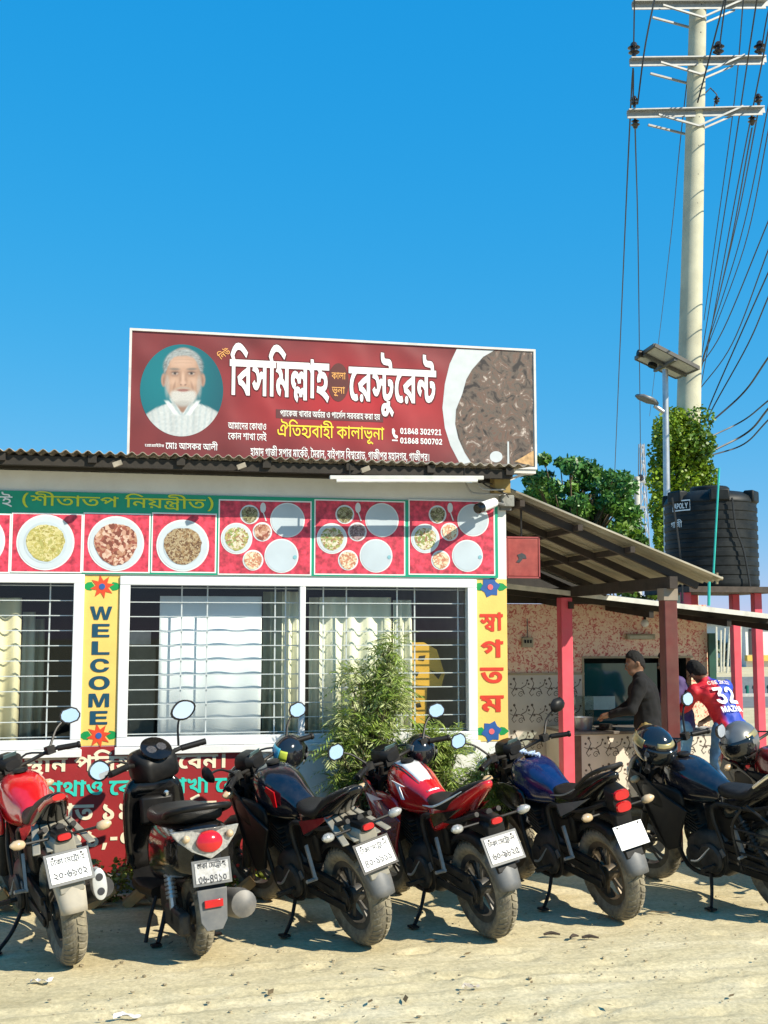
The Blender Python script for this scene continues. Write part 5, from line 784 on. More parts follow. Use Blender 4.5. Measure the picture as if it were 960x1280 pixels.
# scroll motifs on tiles
def motif(ox,oz,Y,s,mb):
    def rib(pts,w0,w1):
        n=len(pts)
        L_,R_=[],[]
        for i,(x,z) in enumerate(pts):
            a=pts[max(i-1,0)]; b=pts[min(i+1,n-1)]; dx,dz=b[0]-a[0],b[1]-a[1]; l=math.hypot(dx,dz) or 1; w=(w0+(w1-w0)*i/(n-1))/2
            L_.append((ox+s*(x-dz/l*w),Y,oz+s*(z+dx/l*w))); R_.append((ox+s*(x+dz/l*w),Y,oz+s*(z-dx/l*w)))
        mb.add(L_+R_,[(i,i+1,n+i+1,n+i) for i in range(n-1)])
    def blob(x,z,r,k=6,star=1):
        mb.add([(ox+s*(x+r*(1 if i%2 else star)*math.cos(math.pi*i/k)),Y-.0006,oz+s*(z+r*(1 if i%2 else star)*math.sin(math.pi*i/k))) for i in range(2*k)],[tuple(range(2*k))])
    rib([(.62+.16*(1-t/14)*math.cos(t*.75),.28+.15*(1-t/14)*math.sin(t*.75)) for t in range(13)],.035,.02)
    rib([(.78,.28),(.70,.50),(.50,.56),(.25,.52),(.08,.60)],.045,.022)
    rib([(.30,.53),(.40,.75),(.30,.95)],.045,.03); rib([(.62,.55),(.85,.68),(.92,.86)],.045,.03); rib([(.30,.52),(.18,.35),(.28,.2),(.38,.3)],.045,.03)
    blob(.30,.97,.06); blob(.93,.90,.05); blob(.40,.52,.09,5,.45); blob(.15,.74,.05); blob(.70,.78,.045,4,.4)
ink=mat('tile_scroll_ink',(.10,.07,.05),.5)
mb=MB(); x=at(637,900,SY).x-.02
for i in range(6):
    for j in range(4): motif(x+i*.205,zsplit-.29-j*.285,SY-.0052,.245,mb) if x+i*.205<o0.x-.15 else None
onF(mb.build('tile_pattern',ink,smooth=0))
# counter
CY=2.72; c0=at(716,915,CY); c1=at(905,915,CY)
CT=empty('serving_counter',((c0.x+c1.x)/2,CY,0)); tag(CT,'low serving counter faced with pale scroll tiles in front of the stall window','counter')
def onC(o): o.location=o.location-CT.location; o.parent=CT; return o
mb=MB(); mb.b2(c0.x,c1.x,CY,SY-.03,0,c0.z-.03); onC(mb.build('counter_body',ctile,smooth=0)); mb=MB(); mb.b2(c0.x-.03,c1.x,CY-.04,SY-.028,c0.z-.029,c0.z+.004); onC(mb.build('counter_top',mat('counter_slab',(.17,.15,.13),.35,var=.25,scale=20),bev=.006))
mb=MB()
for i in range(7):
    for j in range(3): motif(c0.x+.10+i*.215,c0.z-.30-j*.27,CY-.003,.24,mb)
onC(mb.build('tile_pattern',ink,smooth=0))
mb=MB(); mb.b2(c0.x-.004,c0.x+.09,CY-.0045,CY-.0015,0,c0.z-.04); onC(mb.build('edge_board',mat('edge_wood',(.16,.09,.06),.6,var=.2),smooth=0))
# things on the counter
g=at(727,905,CY+.2); gt=c0.z+.004
mb=MB(); mb.lathe([(.02,0),(.085,.002),(.09,.02),(.10,.12),(.105,.13),(.10,.131),(.09,.03),(.01,.03)],(g.x+.02,CY+.2,gt),(0,0,1),20); o=mb.build('cooking_pot',steel); tag(o,'small steel pot on the counter at the left corner beside the pink post','pot')
mb=MB(); mb.b2(g.x-.06,g.x+.20,CY+.35,CY+.6,gt,gt+.34); o=mb.build('glass_case',glassmat('case_glass',(.75,.82,.8),.12),smooth=0); tag(o,'small glass display case on the left end of the stall counter','display case')
mb=MB(); mb.lathe([(.10,.0),(.11,.02),(.07,.03),(.07,.06),(.02,.065)],(at(757,900,CY+.15).x,CY+.15,gt),(0,0,1),16); mb.box((at(757,900,CY+.15).x,CY+.15,gt+.05),(.26,.015,.012)); o=mb.build('gas_burner',black_metal); tag(o,'black gas burner on the counter under the hand of the man in black','burner')
mb=MB(); mb.lathe([(.01,0),(.12,.001),(.14,.02),(.135,.021),(.115,.006),(.01,.005)],(at(868,911,CY+.12).x,CY+.12,gt),(0,0,1),20); o=mb.build('white_plate',white_ink); tag(o,'white plate on the counter in front of the person in the red and blue jersey','plate')
# meter box and lamp on the wall
q=at(659,803,SY-.03); mb=MB(); mb.box(q,(.125,.05,.11)); o=mb.build('switch_box',mat('switch_cream',(.38,.34,.24),.5),bev=.006); tag(o,'cream electrical switch box on the pink floral tiles','switch box')
mb=MB(); 
for i in (-1,0,1): mb.box(q+Vector((i*.032,-.027,.01)),(.02,.008,.035))
mb.build('switch',black_plastic,o); mb=MB(); mb.tube([q+Vector((0,-.01,.05)),q+Vector((0,-.01,.26))],.006,6); mb.build('conduit',grey_plastic,o)
q=at(800,796,SY-.05); mb=MB(); mb.box(q,(.34,.07,.06)); o=mb.build('wall_lamp',mat('wall_lamp_body',(.34,.30,.19),.5),bev=.008); tag(o,'unlit box-shaped wall lamp above the serving window','lamp'); mb=MB(); mb.box(q+Vector((0,-.037,-.004)),(.27,.006,.034)); mb.build('diffuser',mat('lamp_diffuser',(.45,.42,.3),.4),o,smooth=0)
q2=at(806,779,SY-.25); mb=MB(); mb.ball(q2,.045,12); o=mb.build('light_bulb',mat('bulb_white',(.7,.7,.66),.2)); tag(o,'clear round bulb hanging under the lower tin roof above the wall lamp','bulb'); mb=MB(); mb.tube([q2+Vector((0,0,.04)),q2+Vector((0,0,.16))],[.018,.012],8); mb.build('socket',black_plastic,o)
# lower roof over the stall
LR=empty('stall_roof',(5.5,3.3,2.2)); tag(LR,'low corrugated tin roof with pale edge over the food stall','roof')
LY=2.35; l0=at(700,741,LY); l1=at(990,774.5,LY); l0.x-=.9; sl=(l1.z-at(700,741,LY).z)/(l1.x-l0.x-.9); l0.z-=sl*.9
mb=MB(); n=int((l1.x-l0.x)/.076*8); V=[]; d_=(l1-l0)
for i in range(n+1):
    p=l0+d_*(i/n)+Vector((0,0,.011*math.sin(2*math.pi*(d_.length*i/n)/.076))); V+=[p,p+Vector((0,3.2,.27))]
mb.add(V,[(2*i,2*i+2,2*i+3,2*i+1) for i in range(n)]); o=mb.build('roof_sheet',tin_under,smooth=180,solid=.004); o.location=-LR.location; o.parent=LR
mb=MB()
for y in (.45,1.1,1.8,2.4): mb.beam(l0+Vector((0,y,.085*y-.05)),l1+Vector((0,y,.085*y-.05)),.05,.07)
for t in (.3,.55,.8,.97): p=l0.lerp(l1,t); mb.beam(p+Vector((0,.05,-.11)),p+Vector((0,2.5,.10)),.05,.07)
o=mb.build('rafter',black_wood,smooth=0); o.location=-LR.location; o.parent=LR
mb=MB(); mb.beam(l0+Vector((0,-.005,.006)),l1+Vector((0,-.005,.006)),.012,.05); o=mb.build('edge_flashing',mat('pale_flashing',(.60,.58,.52),.5,var=.2,dust=.2),smooth=0); o.location=-LR.location; o.parent=LR
# dark green board hanging right of the stall wall
q0=at(886,797,SY-.1); q1=at(896,855,SY-.1); mb=MB(); mb.b2(q0.x,q1.x,SY-.1,SY-.06,q1.z,q0.z+.05); o=mb.build('door_leaf',mat('dark_green_paint',(.008,.06,.038),.5,var=.15),smooth=0); tag(o,'narrow dark green shutter leaf at the right end of the floral wall','shutter')
# ------------------------------------------------------------------ water tank on its stand
TY=4.7
tb0=at(837,735,TY); tb1=at(943,735,TY); TR=(tb1.x-tb0.x)/2*1.0; TC=Vector(((tb0.x+tb1.x)/2,TY,tb0.z)); ttop=at(890,622,TY).z-TC.z
TS=empty('tank_stand',(TC.x,TC.y,0)); tag(TS,'pink posts with a dark platform carrying the black water tank','stand')
mb=MB(); mb.b2(-TR-.05,TR+.05,-TR-.05,TR+.05,TC.z-.07,TC.z-.001); mb.build('platform',mat('platform_wood',(.06,.045,.035),.8,var=.3),TS,smooth=0)
for px,yy in ((857,-.45),(917.5,.05),(945,-.4),(866,.4)):
    x=at(px,745,TY+yy).x-TC.x; mb=MB(); mb.box((x,yy,(TC.z-.071)/2),(.10,.10,TC.z-.071)); mb.build('post',pink_post,TS,bev=.006)
WT=empty('water_tank',TC); tag(WT,'ribbed black plastic water tank standing on pink posts','water tank')
tkm=mat('tank_plastic',(.004,.006,.007),.5,spec=.25,var=.25,scale=3,dust=.12,dirtcol=(.12,.13,.13))
prof=[(.05,0),(TR*.96,.0),(TR*.985,.03)]; nb=9; hh=ttop*.93
for i in range(nb):
    z=.05+i*(hh-.06)/nb; dz=(hh-.06)/nb
    prof+=[(TR*.985,z+.02*dz),(TR*.985,z+dz*.40),(TR*.968,z+dz*.48),(TR*.968,z+dz*.82),(TR*.985,z+dz*.92)]
prof+=[(TR*.985,hh),(TR*.93,hh+.06),(TR*.78,hh+.115),(TR*.45,hh+.15),(TR*.42,hh+.152),(.02,hh+.155)]
mb=MB(); mb.lathe(prof,(0,0,0),(0,0,1),48); mb.build('tank_body',tkm,WT,smooth=30)
mb=MB(); mb.lathe([(TR*.42,hh+.14),(TR*.42,hh+.19),(TR*.38,hh+.21),(.02,hh+.215)],(0,0,0),(0,0,1),28); mb.build('lid',tkm,WT)
for k in range(6):
    a=R(200+60*k-6); mb=MB(); mb.box((math.cos(a)*TR*.90,math.sin(a)*TR*.90,hh+.055),(.13,.24,.15),Matrix.Rotation(a,3,'Z')); mb.build('lifting_lug',tkm,WT,bev=.02)
def curved_text(key,h,ang,z,m,parent,wd=None):
    mb=text_mb(key,h,wd); 
    for i,p in enumerate(mb.v): a=ang+p.x/TR; r=TR*.992-p.y; mb.v[i]=Vector((math.cos(a)*r,math.sin(a)*r,p.z+z))
    return mb.build('lettering',m,parent,smooth=0)
va=math.atan2(CAMP.y-TC.y,CAMP.x-TC.x)
tz=at(850,640,TY-.4).z-TC.z
curved_text('tank',.095,va-.66,tz+.06,white_ink,WT,.22); curved_text('gazi',.11,va-.80,tz-.17,white_ink,WT,.20)
mb=MB()
for a0,a1,z0,z1 in ((-.90,-.42,tz+.03,tz+.045),(-.90,-.42,tz+.15,tz+.165),(-.90,-.89,tz+.03,tz+.16),(-.43,-.42,tz+.03,tz+.16)):
    n=8; mb.rings([[Vector((math.cos(va+a0+(a1-a0)*i/n)*TR*.992,math.sin(va+a0+(a1-a0)*i/n)*TR*.992,z)) for i in range(n+1)] for z in (z0,z1)],False,False,False)
mb.build('badge_frame',white_ink,WT,smooth=0)
pp_=mat('teal_pipe',(.03,.42,.36),.4,var=.1)
mb=MB(); x=at(899,600,TY-TR-.35); a=at(899,585,TY-TR-.35); b_=at(886,757,TY-TR-.35); mb.tube([a,at(891.5,722,TY-TR-.35)],.013,8); mb.tube([at(886.5,720,TY-TR-.35),b_],.018,8); o=mb.build('water_pipe',pp_); tag(o,'teal plastic pipe standing up in front of the black water tank','pipe')
mb=MB(); mb.tube([at(880,723,TY-TR-.36),at(903,723,TY-TR-.36)],.022,8); mb.tube([at(896,716,TY-TR-.36),at(896,730,TY-TR-.36)],.018,8); mb.build('valve',mat('valve_tan',(.25,.2,.12),.5),o)
for i,pts in enumerate(([(840,622),(846,660),(852,710),(853,752)],[(915,622),(920,660),(930,690),(938,735)])):
    mb=MB(); mb.curve([at(*q,TY-TR-.04) for q in pts],.012,6); o=mb.build('hose',mat('hose_black',(.015,.015,.015),.5)); tag(o,['thin dark hose down the left side of the water tank','thin dark hose down the right side of the water tank'][i],'hose')
# ------------------------------------------------------------------ main electric pole with crossarms
PY=8.5
def pp8(px,py,dy=0): return at(px,py,PY+dy)
PB=pp8(850,900); PB.z=0; PT_=pp8(873.5,-40)
EP=empty('electric_pole',PB); tag(EP,'tall pale concrete electric pole with steel crossarms and black insulators','pole')
conc=mat('pole_concrete',(.47,.45,.33),.8,var=.22,scale=2.2,bump=.15)
top=PT_-PB
mb=MB(); mb.tube([Vector((0,0,-.2)),top*.5,top],[.235,.185,.135],20); mb.build('shaft',conc,EP)
mb=MB()
for i in range(14): q=top*(.45+.038*i); mb.ball(q+Vector((-.005,-.172+.0028*i,0)),.014,6)
mb.build('bolt_hole',plate_ink,EP)
arm_m=mat('arm_steel',(.29,.30,.30),.5,metal=.2,var=.15,dust=.15)
insul=mat('insulator_brown',(.025,.016,.013),.2,var=.2,coat=.4)
pole_at=lambda py:pp8(853+ (873-853)*(560-py)/560.,py)-PB
def arm(pyL,pyR,pxL,pxR):
    for dy in (-.17,.17):
        a=pp8(pxL,pyL,dy)-PB; b_=pp8(pxR,pyR,dy)-PB
        mb=MB(); mb.beam(a,b_,.10,.02); mb.beam(a+Vector((0,.04 if dy<0 else -.04,-.07)),b_+Vector((0,.04 if dy<0 else -.04,-.07)),.02,.10); mb.build('crossarm',arm_m,EP,smooth=0)
    c=(a+b_)/2
    for s in (-1,1):
        for dy in(-.2,.2):
            mb=MB(); q=pole_at((pyL+pyR)/2+27); e=(pp8(pxL,pyL)-PB) if s<0 else (pp8(pxR,pyR)-PB); e=q.lerp(e,.62); e.z=((pp8(pxL,pyL)-PB).z if s<0 else (pp8(pxR,pyR)-PB).z)-.12
            mb.beam(Vector((q.x,dy*.9,q.z)),Vector((e.x,dy,e.z)),.035,.03); mb.build('brace',arm_m,EP,smooth=0)
arm(2,1,791,958); arm(73,71,788,956); arm(138,134,785,954)
def insulator(px,py,s=1,up=1):
    q=pp8(px,py)-PB; mb=MB(); h=.19*s; 
    prof=[(.03,-.06),(.035,0),(.06,.01),(.09,.03),(.055,.05),(.055,.09),(.10,.11),(.06,.14),(.05,.18),(.03,.2)]
    mb.lathe([(r*s,hh_*s) for r,hh_ in prof],q,(0,0,up),16); mb.build('insulator',insul,EP)
for px,py in ((792.5,68),(898,67),(950,66)): insulator(px,py,1.05)
for px,py in ((793,131),(871,133),(948,128)): insulator(px,py,.75)
for px,py in ((794,150),(940,146)): insulator(px,py,.75,-1)
insulator(896,128,.55)
mb=MB(); mb.tube([pp8(893,133)-PB,pp8(896,118)-PB,pp8(888,110)-PB,pp8(880,118)-PB],.012,6); mb.build('jumper',plate_ink,EP)
# creepers round the foot of the pole
def leaves(mb,c,rad,n,ls,shape='oval',droop=0.3,shell=.55,asp=.5):
    for i in range(n):
        d=Vector((random.gauss(0,1),random.gauss(0,1),random.gauss(0,1))).normalized(); q=random.random()**(1/3); q=shell+(1-shell)*q if random.random()<.75 else q
        p=Vector(c)+Vector((d.x*rad[0]*q,d.y*rad[1]*q,d.z*rad[2]*q))
        u=Vector((random.gauss(0,1),random.gauss(0,1),random.gauss(-droop,.6))).normalized(); nn=(d*.6+Vector((random.gauss(0,.6),random.gauss(0,.6),.5+random.gauss(0,.5)))).normalized(); v=nn.cross(u); 
        if v.length<.1: continue
        v.normalize(); l=ls*random.uniform(.6,1.3); w_=l*asp*.5
        if shape=='oval': mb.add([p-u*l*.5,p-u*l*.15+v*w_,p+u*l*.2+v*w_*.85,p+u*l*.5,p+u*l*.2-v*w_*.85,p-u*l*.15-v*w_],[(0,1,2,3,4,5)])
        else: mb.add([p-u*l*.5,p+v*w_,p+u*l*.5,p-v*w_],[(0,1,2,3)])
vine=mat('vine_leaf',(.20,.30,.015),.5,island=.45,var=.15,trans=.25); vine_d=mat('vine_leaf_deep',(.10,.19,.015),.5,island=.45,var=.15,trans=.2)
CR=empty('creeper',pp8(852,700)); CR.location.z=0; tag(CR,'bright green creeper wrapped thickly around the foot of the concrete pole','creeper')
mb=MB(); mb2=MB(); stm=MB(); base=CR.location.copy()
for k in range(120):
    t=random.random()**1.15; py=524+ (705-524)*t; wpx=random.uniform(-1,1); half=34 if py<560 else (44 if py<620 else 40-8*(py-620)/80)
    c=at(856-6*t+wpx*half*.75,py,PY-.1+random.uniform(-.45,.35))-base
    r=random.uniform(.13,.24); leaves(mb if random.random()<.72 else mb2,c,(r,r,r*1.2),200,.062,'oval',.3,.45,.75)
for k in range(9):
    a=random.uniform(0,6.28); stm.curve([(math.cos(a+j*.6)*.26,math.sin(a+j*.6)*.26+.1,j*.75) for j in range(6)],.02,5)
mb.build('foliage',vine,CR,smooth=0); mb2.build('foliage',vine_d,CR,smooth=0); stm.build('stem',mat('vine_stem',(.10,.07,.04),.8),CR)
# ------------------------------------------------------------------ solar street lamp
LYY=6.6
def p66(px,py,dy=0): return at(px,py,LYY+dy)
SB=p66(836,900); SB.z=0; SLm=empty('street_lamp',SB); tag(SLm,'slim grey street lamp with a tilted solar panel above its lamp head','street lamp')
mb=MB(); mb.tube([Vector((0,0,0)),p66(831.5,462)-SB],[.062,.042],14); mb.build('pole',steel,SLm)
C0=p66(833,453)-SB
# panel: quad with real size, tilted to the sun side
cs=[p66(794,449,.30)-SB,p66(818,432.5,-.45)-SB,p66(873,461,-.45)-SB,p66(845,473,.30)-SB]
mb=MB(); nrm=(cs[1]-cs[0]).cross(cs[3]-cs[0]).normalized(); 
if nrm.z<0: nrm=-nrm
mb.add([c for c in cs]+[c+nrm*.035 for c in cs],[(0,1,2,3),(4,5,6,7),(0,1,5,4),(1,2,6,5),(2,3,7,6),(3,0,4,7)]); mb.build('solar_panel',mat('panel_back',(.46,.45,.40),.5,var=.1),SLm,smooth=0)
mb=MB(); mb.add([cs[0].lerp(cs[2],.03)+nrm*.0375,cs[1].lerp(cs[3],.03)+nrm*.0375,cs[2].lerp(cs[0],.03)+nrm*.0375,cs[3].lerp(cs[1],.03)+nrm*.0375],[(0,1,2,3)]); mb.build('solar_cell',mat('solar_cell',(.01,.015,.04),.1),SLm,smooth=0)
mb=MB()
for i in range(4): mb.beam(cs[i]+nrm*.015,cs[(i+1)%4]+nrm*.015,.035,.05)
m_=[cs[0].lerp(cs[1],.5),cs[3].lerp(cs[2],.5)]; mb.beam(m_[0]-nrm*.03,m_[1]-nrm*.03,.05,.04); m_=[cs[0].lerp(cs[3],.5),cs[1].lerp(cs[2],.5)]; mb.beam(m_[0]-nrm*.03,m_[1]-nrm*.03,.05,.04); mb.build('panel_frame',mat('frame_dark',(.09,.085,.075),.5),SLm,smooth=0)
mb=MB(); c=cs[0].lerp(cs[2],.3)-nrm*.03; mb.tube([c,c-nrm*.05],.07,12); mb.build('junction_box',black_plastic,SLm)
mb=MB(); mb.tube([p66(797,441)-SB,p66(806,443)-SB],.05,10); mb.build('sensor',black_plastic,SLm)
mb=MB(); mb.tube([p66(831,516)-SB,p66(818,507)-SB],.03,10); mb.build('arm',steel,SLm)
h0=p66(795,494)-SB; h1=p66(822,506)-SB; mb=MB(); d_=(h1-h0); mb.loft([(0,.02,-.02,.05,2.5),(.1,.05,-.03,.14,3),(.28,.06,-.03,.15,3),(.38,.06,-.02,.09,3),(.45,.04,-.02,.04,2.5)],16); q_=Vector((1,0,0)).rotation_difference(d_.normalized()).to_matrix(); mb.v=[h0+q_@(p*Vector((1,1,1)) if False else p*(d_.length/.45)) for p in mb.v]; mb.build('lamp_head',mat('lamp_head_grey',(.12,.13,.14),.4,dust=.1),SLm)
# ------------------------------------------------------------------ far poles and wires
FY=34
def far(px,py): return at(px,py,FY)
fb=far(796,740); fb.z=0; FP=empty('utility_pole',fb); tag(FP,'distant thin concrete utility pole with two crossarms behind the leafy tree','pole')
mb=MB(); mb.tube([Vector((0,0,0)),far(796,596)-fb],[.17,.12],10); mb.build('shaft',mat('far_concrete',(.5,.48,.42),.8),FP)
for py,x0,x1 in ((602,766,806),(634,772,806)):
    mb=MB(); mb.beam(far(x0,py)-fb,far(x1,py)-fb,.10,.09); mb.beam(far(779,py)-fb,far(795,py+13)-fb,.05,.05); mb.build('crossarm',arm_m,FP,smooth=0)
for px in (767,801):
    mb=MB(); mb.lathe([(.05,0),(.12,.03),(.08,.1),(.13,.15),(.06,.25)],far(px,601)-fb,(0,0,1),10); mb.build('insulator',insul,FP)
tb=at(806,740,60); tb.z=0; TW=empty('lattice_tower',tb); tag(TW,'thin far lattice mast beside the distant utility pole','mast')
mb=MB(); h=at(806,555,60).z; w0,w1=.45,.12; n=14
for sx,sy in ((-1,-1),(1,-1),(1,1),(-1,1)): mb.beam((sx*w0,sy*w0,0),(sx*w1,sy*w1,h),.06,.06)
for i in range(n):
    z0=h*i/n; z1=h*(i+1)/n; a=w0+(w1-w0)*i/n; b_=w0+(w1-w0)*(i+1)/n
    mb.beam((-a,-a,z0),(b_,-b_,z1),.04,.04); mb.beam((a,-a,z0),(-b_,-b_,z1),.04,.04); mb.beam((a,-a,z0),(b_,b_,z1),.04,.04)
mb.build('mast_frame',mat('mast_steel',(.35,.36,.38),.5),TW,smooth=0)
wire_m=mat('wire_black',(.012,.012,.014),.5)
def wire(pts,label,r=.014,sag=0):
    mb=MB(); P=[at(a,b_,y) for a,b_,y in pts]
    if pts[0][0]>955 or pts[0][1]<=10: P=[P[0]+(P[0]-P[1]).normalized()*(5 if pts[0][1]>0 else 4)]+P
    mb.curve(P,r*1.05,5,8); tag(mb.build('power_line',wire_m),label,'power line','power lines strung from the concrete pole')
W_=[
 ([(792,128,PY),(786,180,PY+1),(768,600,FY)],'leftmost black power line running from the second crossarm down to the far pole',.013),
 ([(794,160,PY),(798,330,PY+9),(801,600,FY)],'black power line from the lower left insulator straight down to the far pole',.013),
 ([(792,62,PY),(793,0,PY-1.5),(794,-60,PY-3)],'power line rising out of the frame from the upper left insulator',.012),
 ([(797,130,PY),(806,60,PY-1.5),(822,-20,PY-4)],'slanting power line left of the pole from the lower crossarm to the top edge',.013),
 ([(872,128,PY-.3),(890,60,PY-1.5),(908,-10,PY-3)],'power line crossing in front of the pole to the top edge',.013),
 ([(866,40,PY+1),(850,180,PY+4),(836,320,PY+13),(812,520,FY+10)],'thin distant line just left of the concrete pole',.010),
 ([(899,62,PY),(903,30,PY-1),(910,-20,PY-2)],'power line above the middle insulator of the upper crossarm',.012),
 ([(952,60,PY),(958,25,PY-1),(966,-10,PY-2)],'power line above the right insulator of the upper crossarm',.012),
 ([(946,0,PY-2),(905,270,PY+6),(868,500,FY-10)],'long power line right of the pole running from the top edge down behind the creeper',.012),
 ([(962,30,PY-3),(915,270,PY+5),(872,505,FY-10)],'second long power line right of the pole meeting the first behind the creeper',.012),
 ([(950,128,PY),(918,290,PY+8),(872,480,FY-6)],'power line from the lower right insulator slanting down behind the pole',.013),
 ([(940,160,PY),(908,330,PY+8),(874,470,FY-6)],'power line from the hanging right insulator slanting down behind the pole',.013),
 ([(965,265,PY-2),(905,410,PY+2),(874,460,PY+4)],'wire slanting from the right edge to the pole at the height of the solar panel',.010),
 ([(965,300,PY-2),(915,430,PY+2),(872,490,PY+4)],'wire just below the first slanting wire at the right edge',.010),
 ([(965,330,PY-2),(925,420,PY),(888,505,PY+1),(884,525,PY)],'looped wire falling to the top of the creeper',.011),
 ([(965,360,PY-2),(935,430,PY),(890,512,PY+1),(886,530,PY)],'parallel looped wire right of the other falling wire',.011),
 ([(965,440,PY-2),(930,490,PY),(886,530,PY)],'thick cable drooping from the right edge to the creeper top',.015),
 ([(965,497,PY-2),(930,525,PY),(890,545,PY)],'cable curving low from the right edge into the creeper',.012),
 ([(965,505,PY-2),(935,540,PY),(888,565,PY)],'thick lower cable curving from the right edge into the creeper',.016),
 ([(965,520,PY-2),(930,555,PY),(886,570,PY)],'lowest cable from the right edge into the side of the creeper',.012),
 ([(930,-10,PY-3),(915,150,PY+3),(880,400,FY-14)],'faint line falling just right of the pole between the longer power lines',.010),
 ([(963,120,PY-2),(925,300,PY+4),(876,455,PY+9)],'line slanting from the right edge below the second crossarm to behind the pole',.010),
 ([(963,150,PY-2),(930,310,PY+4),(882,440,PY+9)],'line slanting from the right edge just above the lower crossarm line',.010),
]
for p_,l_,r_ in W_: wire(p_,l_,r_)
# ------------------------------------------------------------------ trees behind the awning
def tree(name,px,py0,py1,Y,blobs,leafm,label,ls,n,asp=.45,grp='trees behind the awning'):
    b=at(px,py0,Y); b.z=0; t=empty(name,b); tag(t,label,'tree',grp); top=at(px,py1,Y)-b
    tk=MB(); tk.curve([(0,0,0),(.05,0,top.z*.35),(0,.05,top.z*.7),(0,0,top.z*.95)],[.16,.12,.09,.03],8)
    cr=[MB(),MB()]
    for (bx,by,r,dy) in blobs:
        c=at(bx,by,Y+dy)-b; rr=r/1450*((c+b-CAMP).dot(FWD)); leaves(cr[0] if random.random()<.6 else cr[1],c,(rr,rr,rr*.8),n,ls,'oval',.8,.12,asp)
        tk.curve([(0,0,top.z*.45),tuple(Vector((0,0,top.z*.6)).lerp(c,.5)),tuple(c)],[.035,.022,.008],5)
    tk.build('trunk',mat('tree_bark',(.12,.085,.05),.9,var=.3,bump=.4),t)
    cr[0].build('crown',leafm[0],t,smooth=0)
    if cr[1].f: cr[1].build('crown',leafm[1],t,smooth=0)
lf=(mat('tree_leaf',(.07,.19,.035),.42,island=.45,trans=.2),mat('tree_leaf_mid',(.14,.28,.045),.42,island=.4,trans=.25)); lf2=(mat('young_leaf',(.18,.30,.03),.45,island=.4,trans=.3),mat('young_leaf_mid',(.07,.15,.02),.45,island=.4,trans=.3))
random.seed(11)
bl=[]
for i in range(120):
    t=random.random(); x=645+150*t; topy=572+ (10 if x<690 else 0)+ (abs(x-715)*.28 if x>690 else 8); y=random.uniform(topy+6,690); bl.append((x,y,random.uniform(9,17),random.uniform(-.9,.9)))
bl+=[(680,574,9,0),(715,580,9,0),(730,586,9,.2),(760,606,7,0),(778,622,7,0),(745,592,7,0),(785,640,6,0),(700,578,7,.1),(660,590,10,0),(782,655,8,0)]
tree('broadleaf_tree',715,740,600,11.5,bl,lf,'dark green broadleaf tree rising behind the signboard and the tin awning',.13,150,.36)
bl=[(random.uniform(765,805),random.uniform(648,700),random.uniform(6,11),random.uniform(-.5,.5)) for _ in range(16)]
tree('young_tree',785,740,670,10.2,bl,lf2,'bright yellow-green young tree between the awning edge and the water tank',.16,70,.5)
bl=[(random.uniform(690,850),random.uniform(724,756),random.uniform(6,10),random.uniform(-.4,.4)) for _ in range(22)]
tree('shrub_tree',790,760,735,8.6,bl,lf2,'green shrub showing between the tin awning and the lower stall roof',.13,60,.5)
# ------------------------------------------------------------------ plants along the wall
def feather(mb,base,dir_,l,n,ll):
    """pinnate frond: paired narrow leaflets along a drooping stalk"""
    p=Vector(base); d=Vector(dir_).normalized(); s=d.cross(Vector((0,0,1))); s=s.normalized() if s.length>.1 else Vector((1,0,0))
    for i in range(n):
        t=i/n; p=p+d*(l/n); d=(d+Vector((0,0,-.10))).normalized(); q=ll*(1-.5*t)
        for g in (-1,1):
            u=(s*g*.75+d*.8+Vector((0,0,random.uniform(-.5,.1)))).normalized(); v=u.cross(Vector((random.gauss(0,.4),random.gauss(0,.4),1))).normalized()*q*.08
            mb.add([p,p+u*q*.45+v,p+u*q,p+u*q*.45-v],[(0,1,2,3)])
bush=(mat('bush_leaf',(.24,.33,.06),.45,island=.45,trans=.25),mat('bush_leaf_dusty',(.42,.46,.20),.55,island=.4,trans=.2))
def bushy(name,px,pyb,Y,blobs,label,m,ll=.09,grp='plants along the restaurant wall'):
    b=at(px,pyb,Y); b.z=0; t=empty(name,b); tag(t,label,'plant',grp); mb=[MB(),MB()]; stm=MB()
    for bx,by,r,dy,n in blobs:
        c=at(bx,by,Y+dy)-b; rr=r/1450*((c+b-CAMP).dot(FWD))
        stm.curve([(random.uniform(-.03,.03),0,0),tuple(Vector((0,0,c.z*.5)).lerp(c,.4)),tuple(c)],[.014,.010,.004],5)
        for k in range(n):
            d=Vector((random.gauss(0,1),random.gauss(0,1),random.gauss(.25,.7))).normalized(); feather(mb[0] if random.random()<.6 else mb[1],c+Vector((random.uniform(-1,1),random.uniform(-.6,.6),random.uniform(-1,1)))*rr*.6,d,random.uniform(.10,.2),6,ll*random.uniform(.7,1.2))
    mb[0].build('foliage',m[0],t,smooth=0); mb[1].build('foliage',m[1],t,smooth=0); stm.build('stem',mat('plant_stem',(.12,.10,.05),.8),t)
random.seed(5)
bl=[]
for i in range(64):
    y=random.uniform(846,1000); half=35 if y>880 else 20+ (y-846)*.45; x=453+random.uniform(-1,1)*half+(14 if y<880 else 0); bl.append((x,y,16,random.uniform(-.16,.16),17))
for y in (800,808,816,824,832,840,850): 
    for k in range(2): bl.append((487+random.uniform(-10,10),y+random.uniform(-4,4),12,random.uniform(-.08,.08),7))
for k in range(2): bl.append((450+random.uniform(-18,18),838+random.uniform(-5,12),12,random.uniform(-.08,.08),7))
bushy('tall_bush',462,1085,-.28,bl,'tall feathery green bush against the right window',bush)
bl=[(random.uniform(522,574),random.uniform(922,1000),13,random.uniform(-.1,.1),16) for _ in range(40)]+[(545,922,8,0,6)]
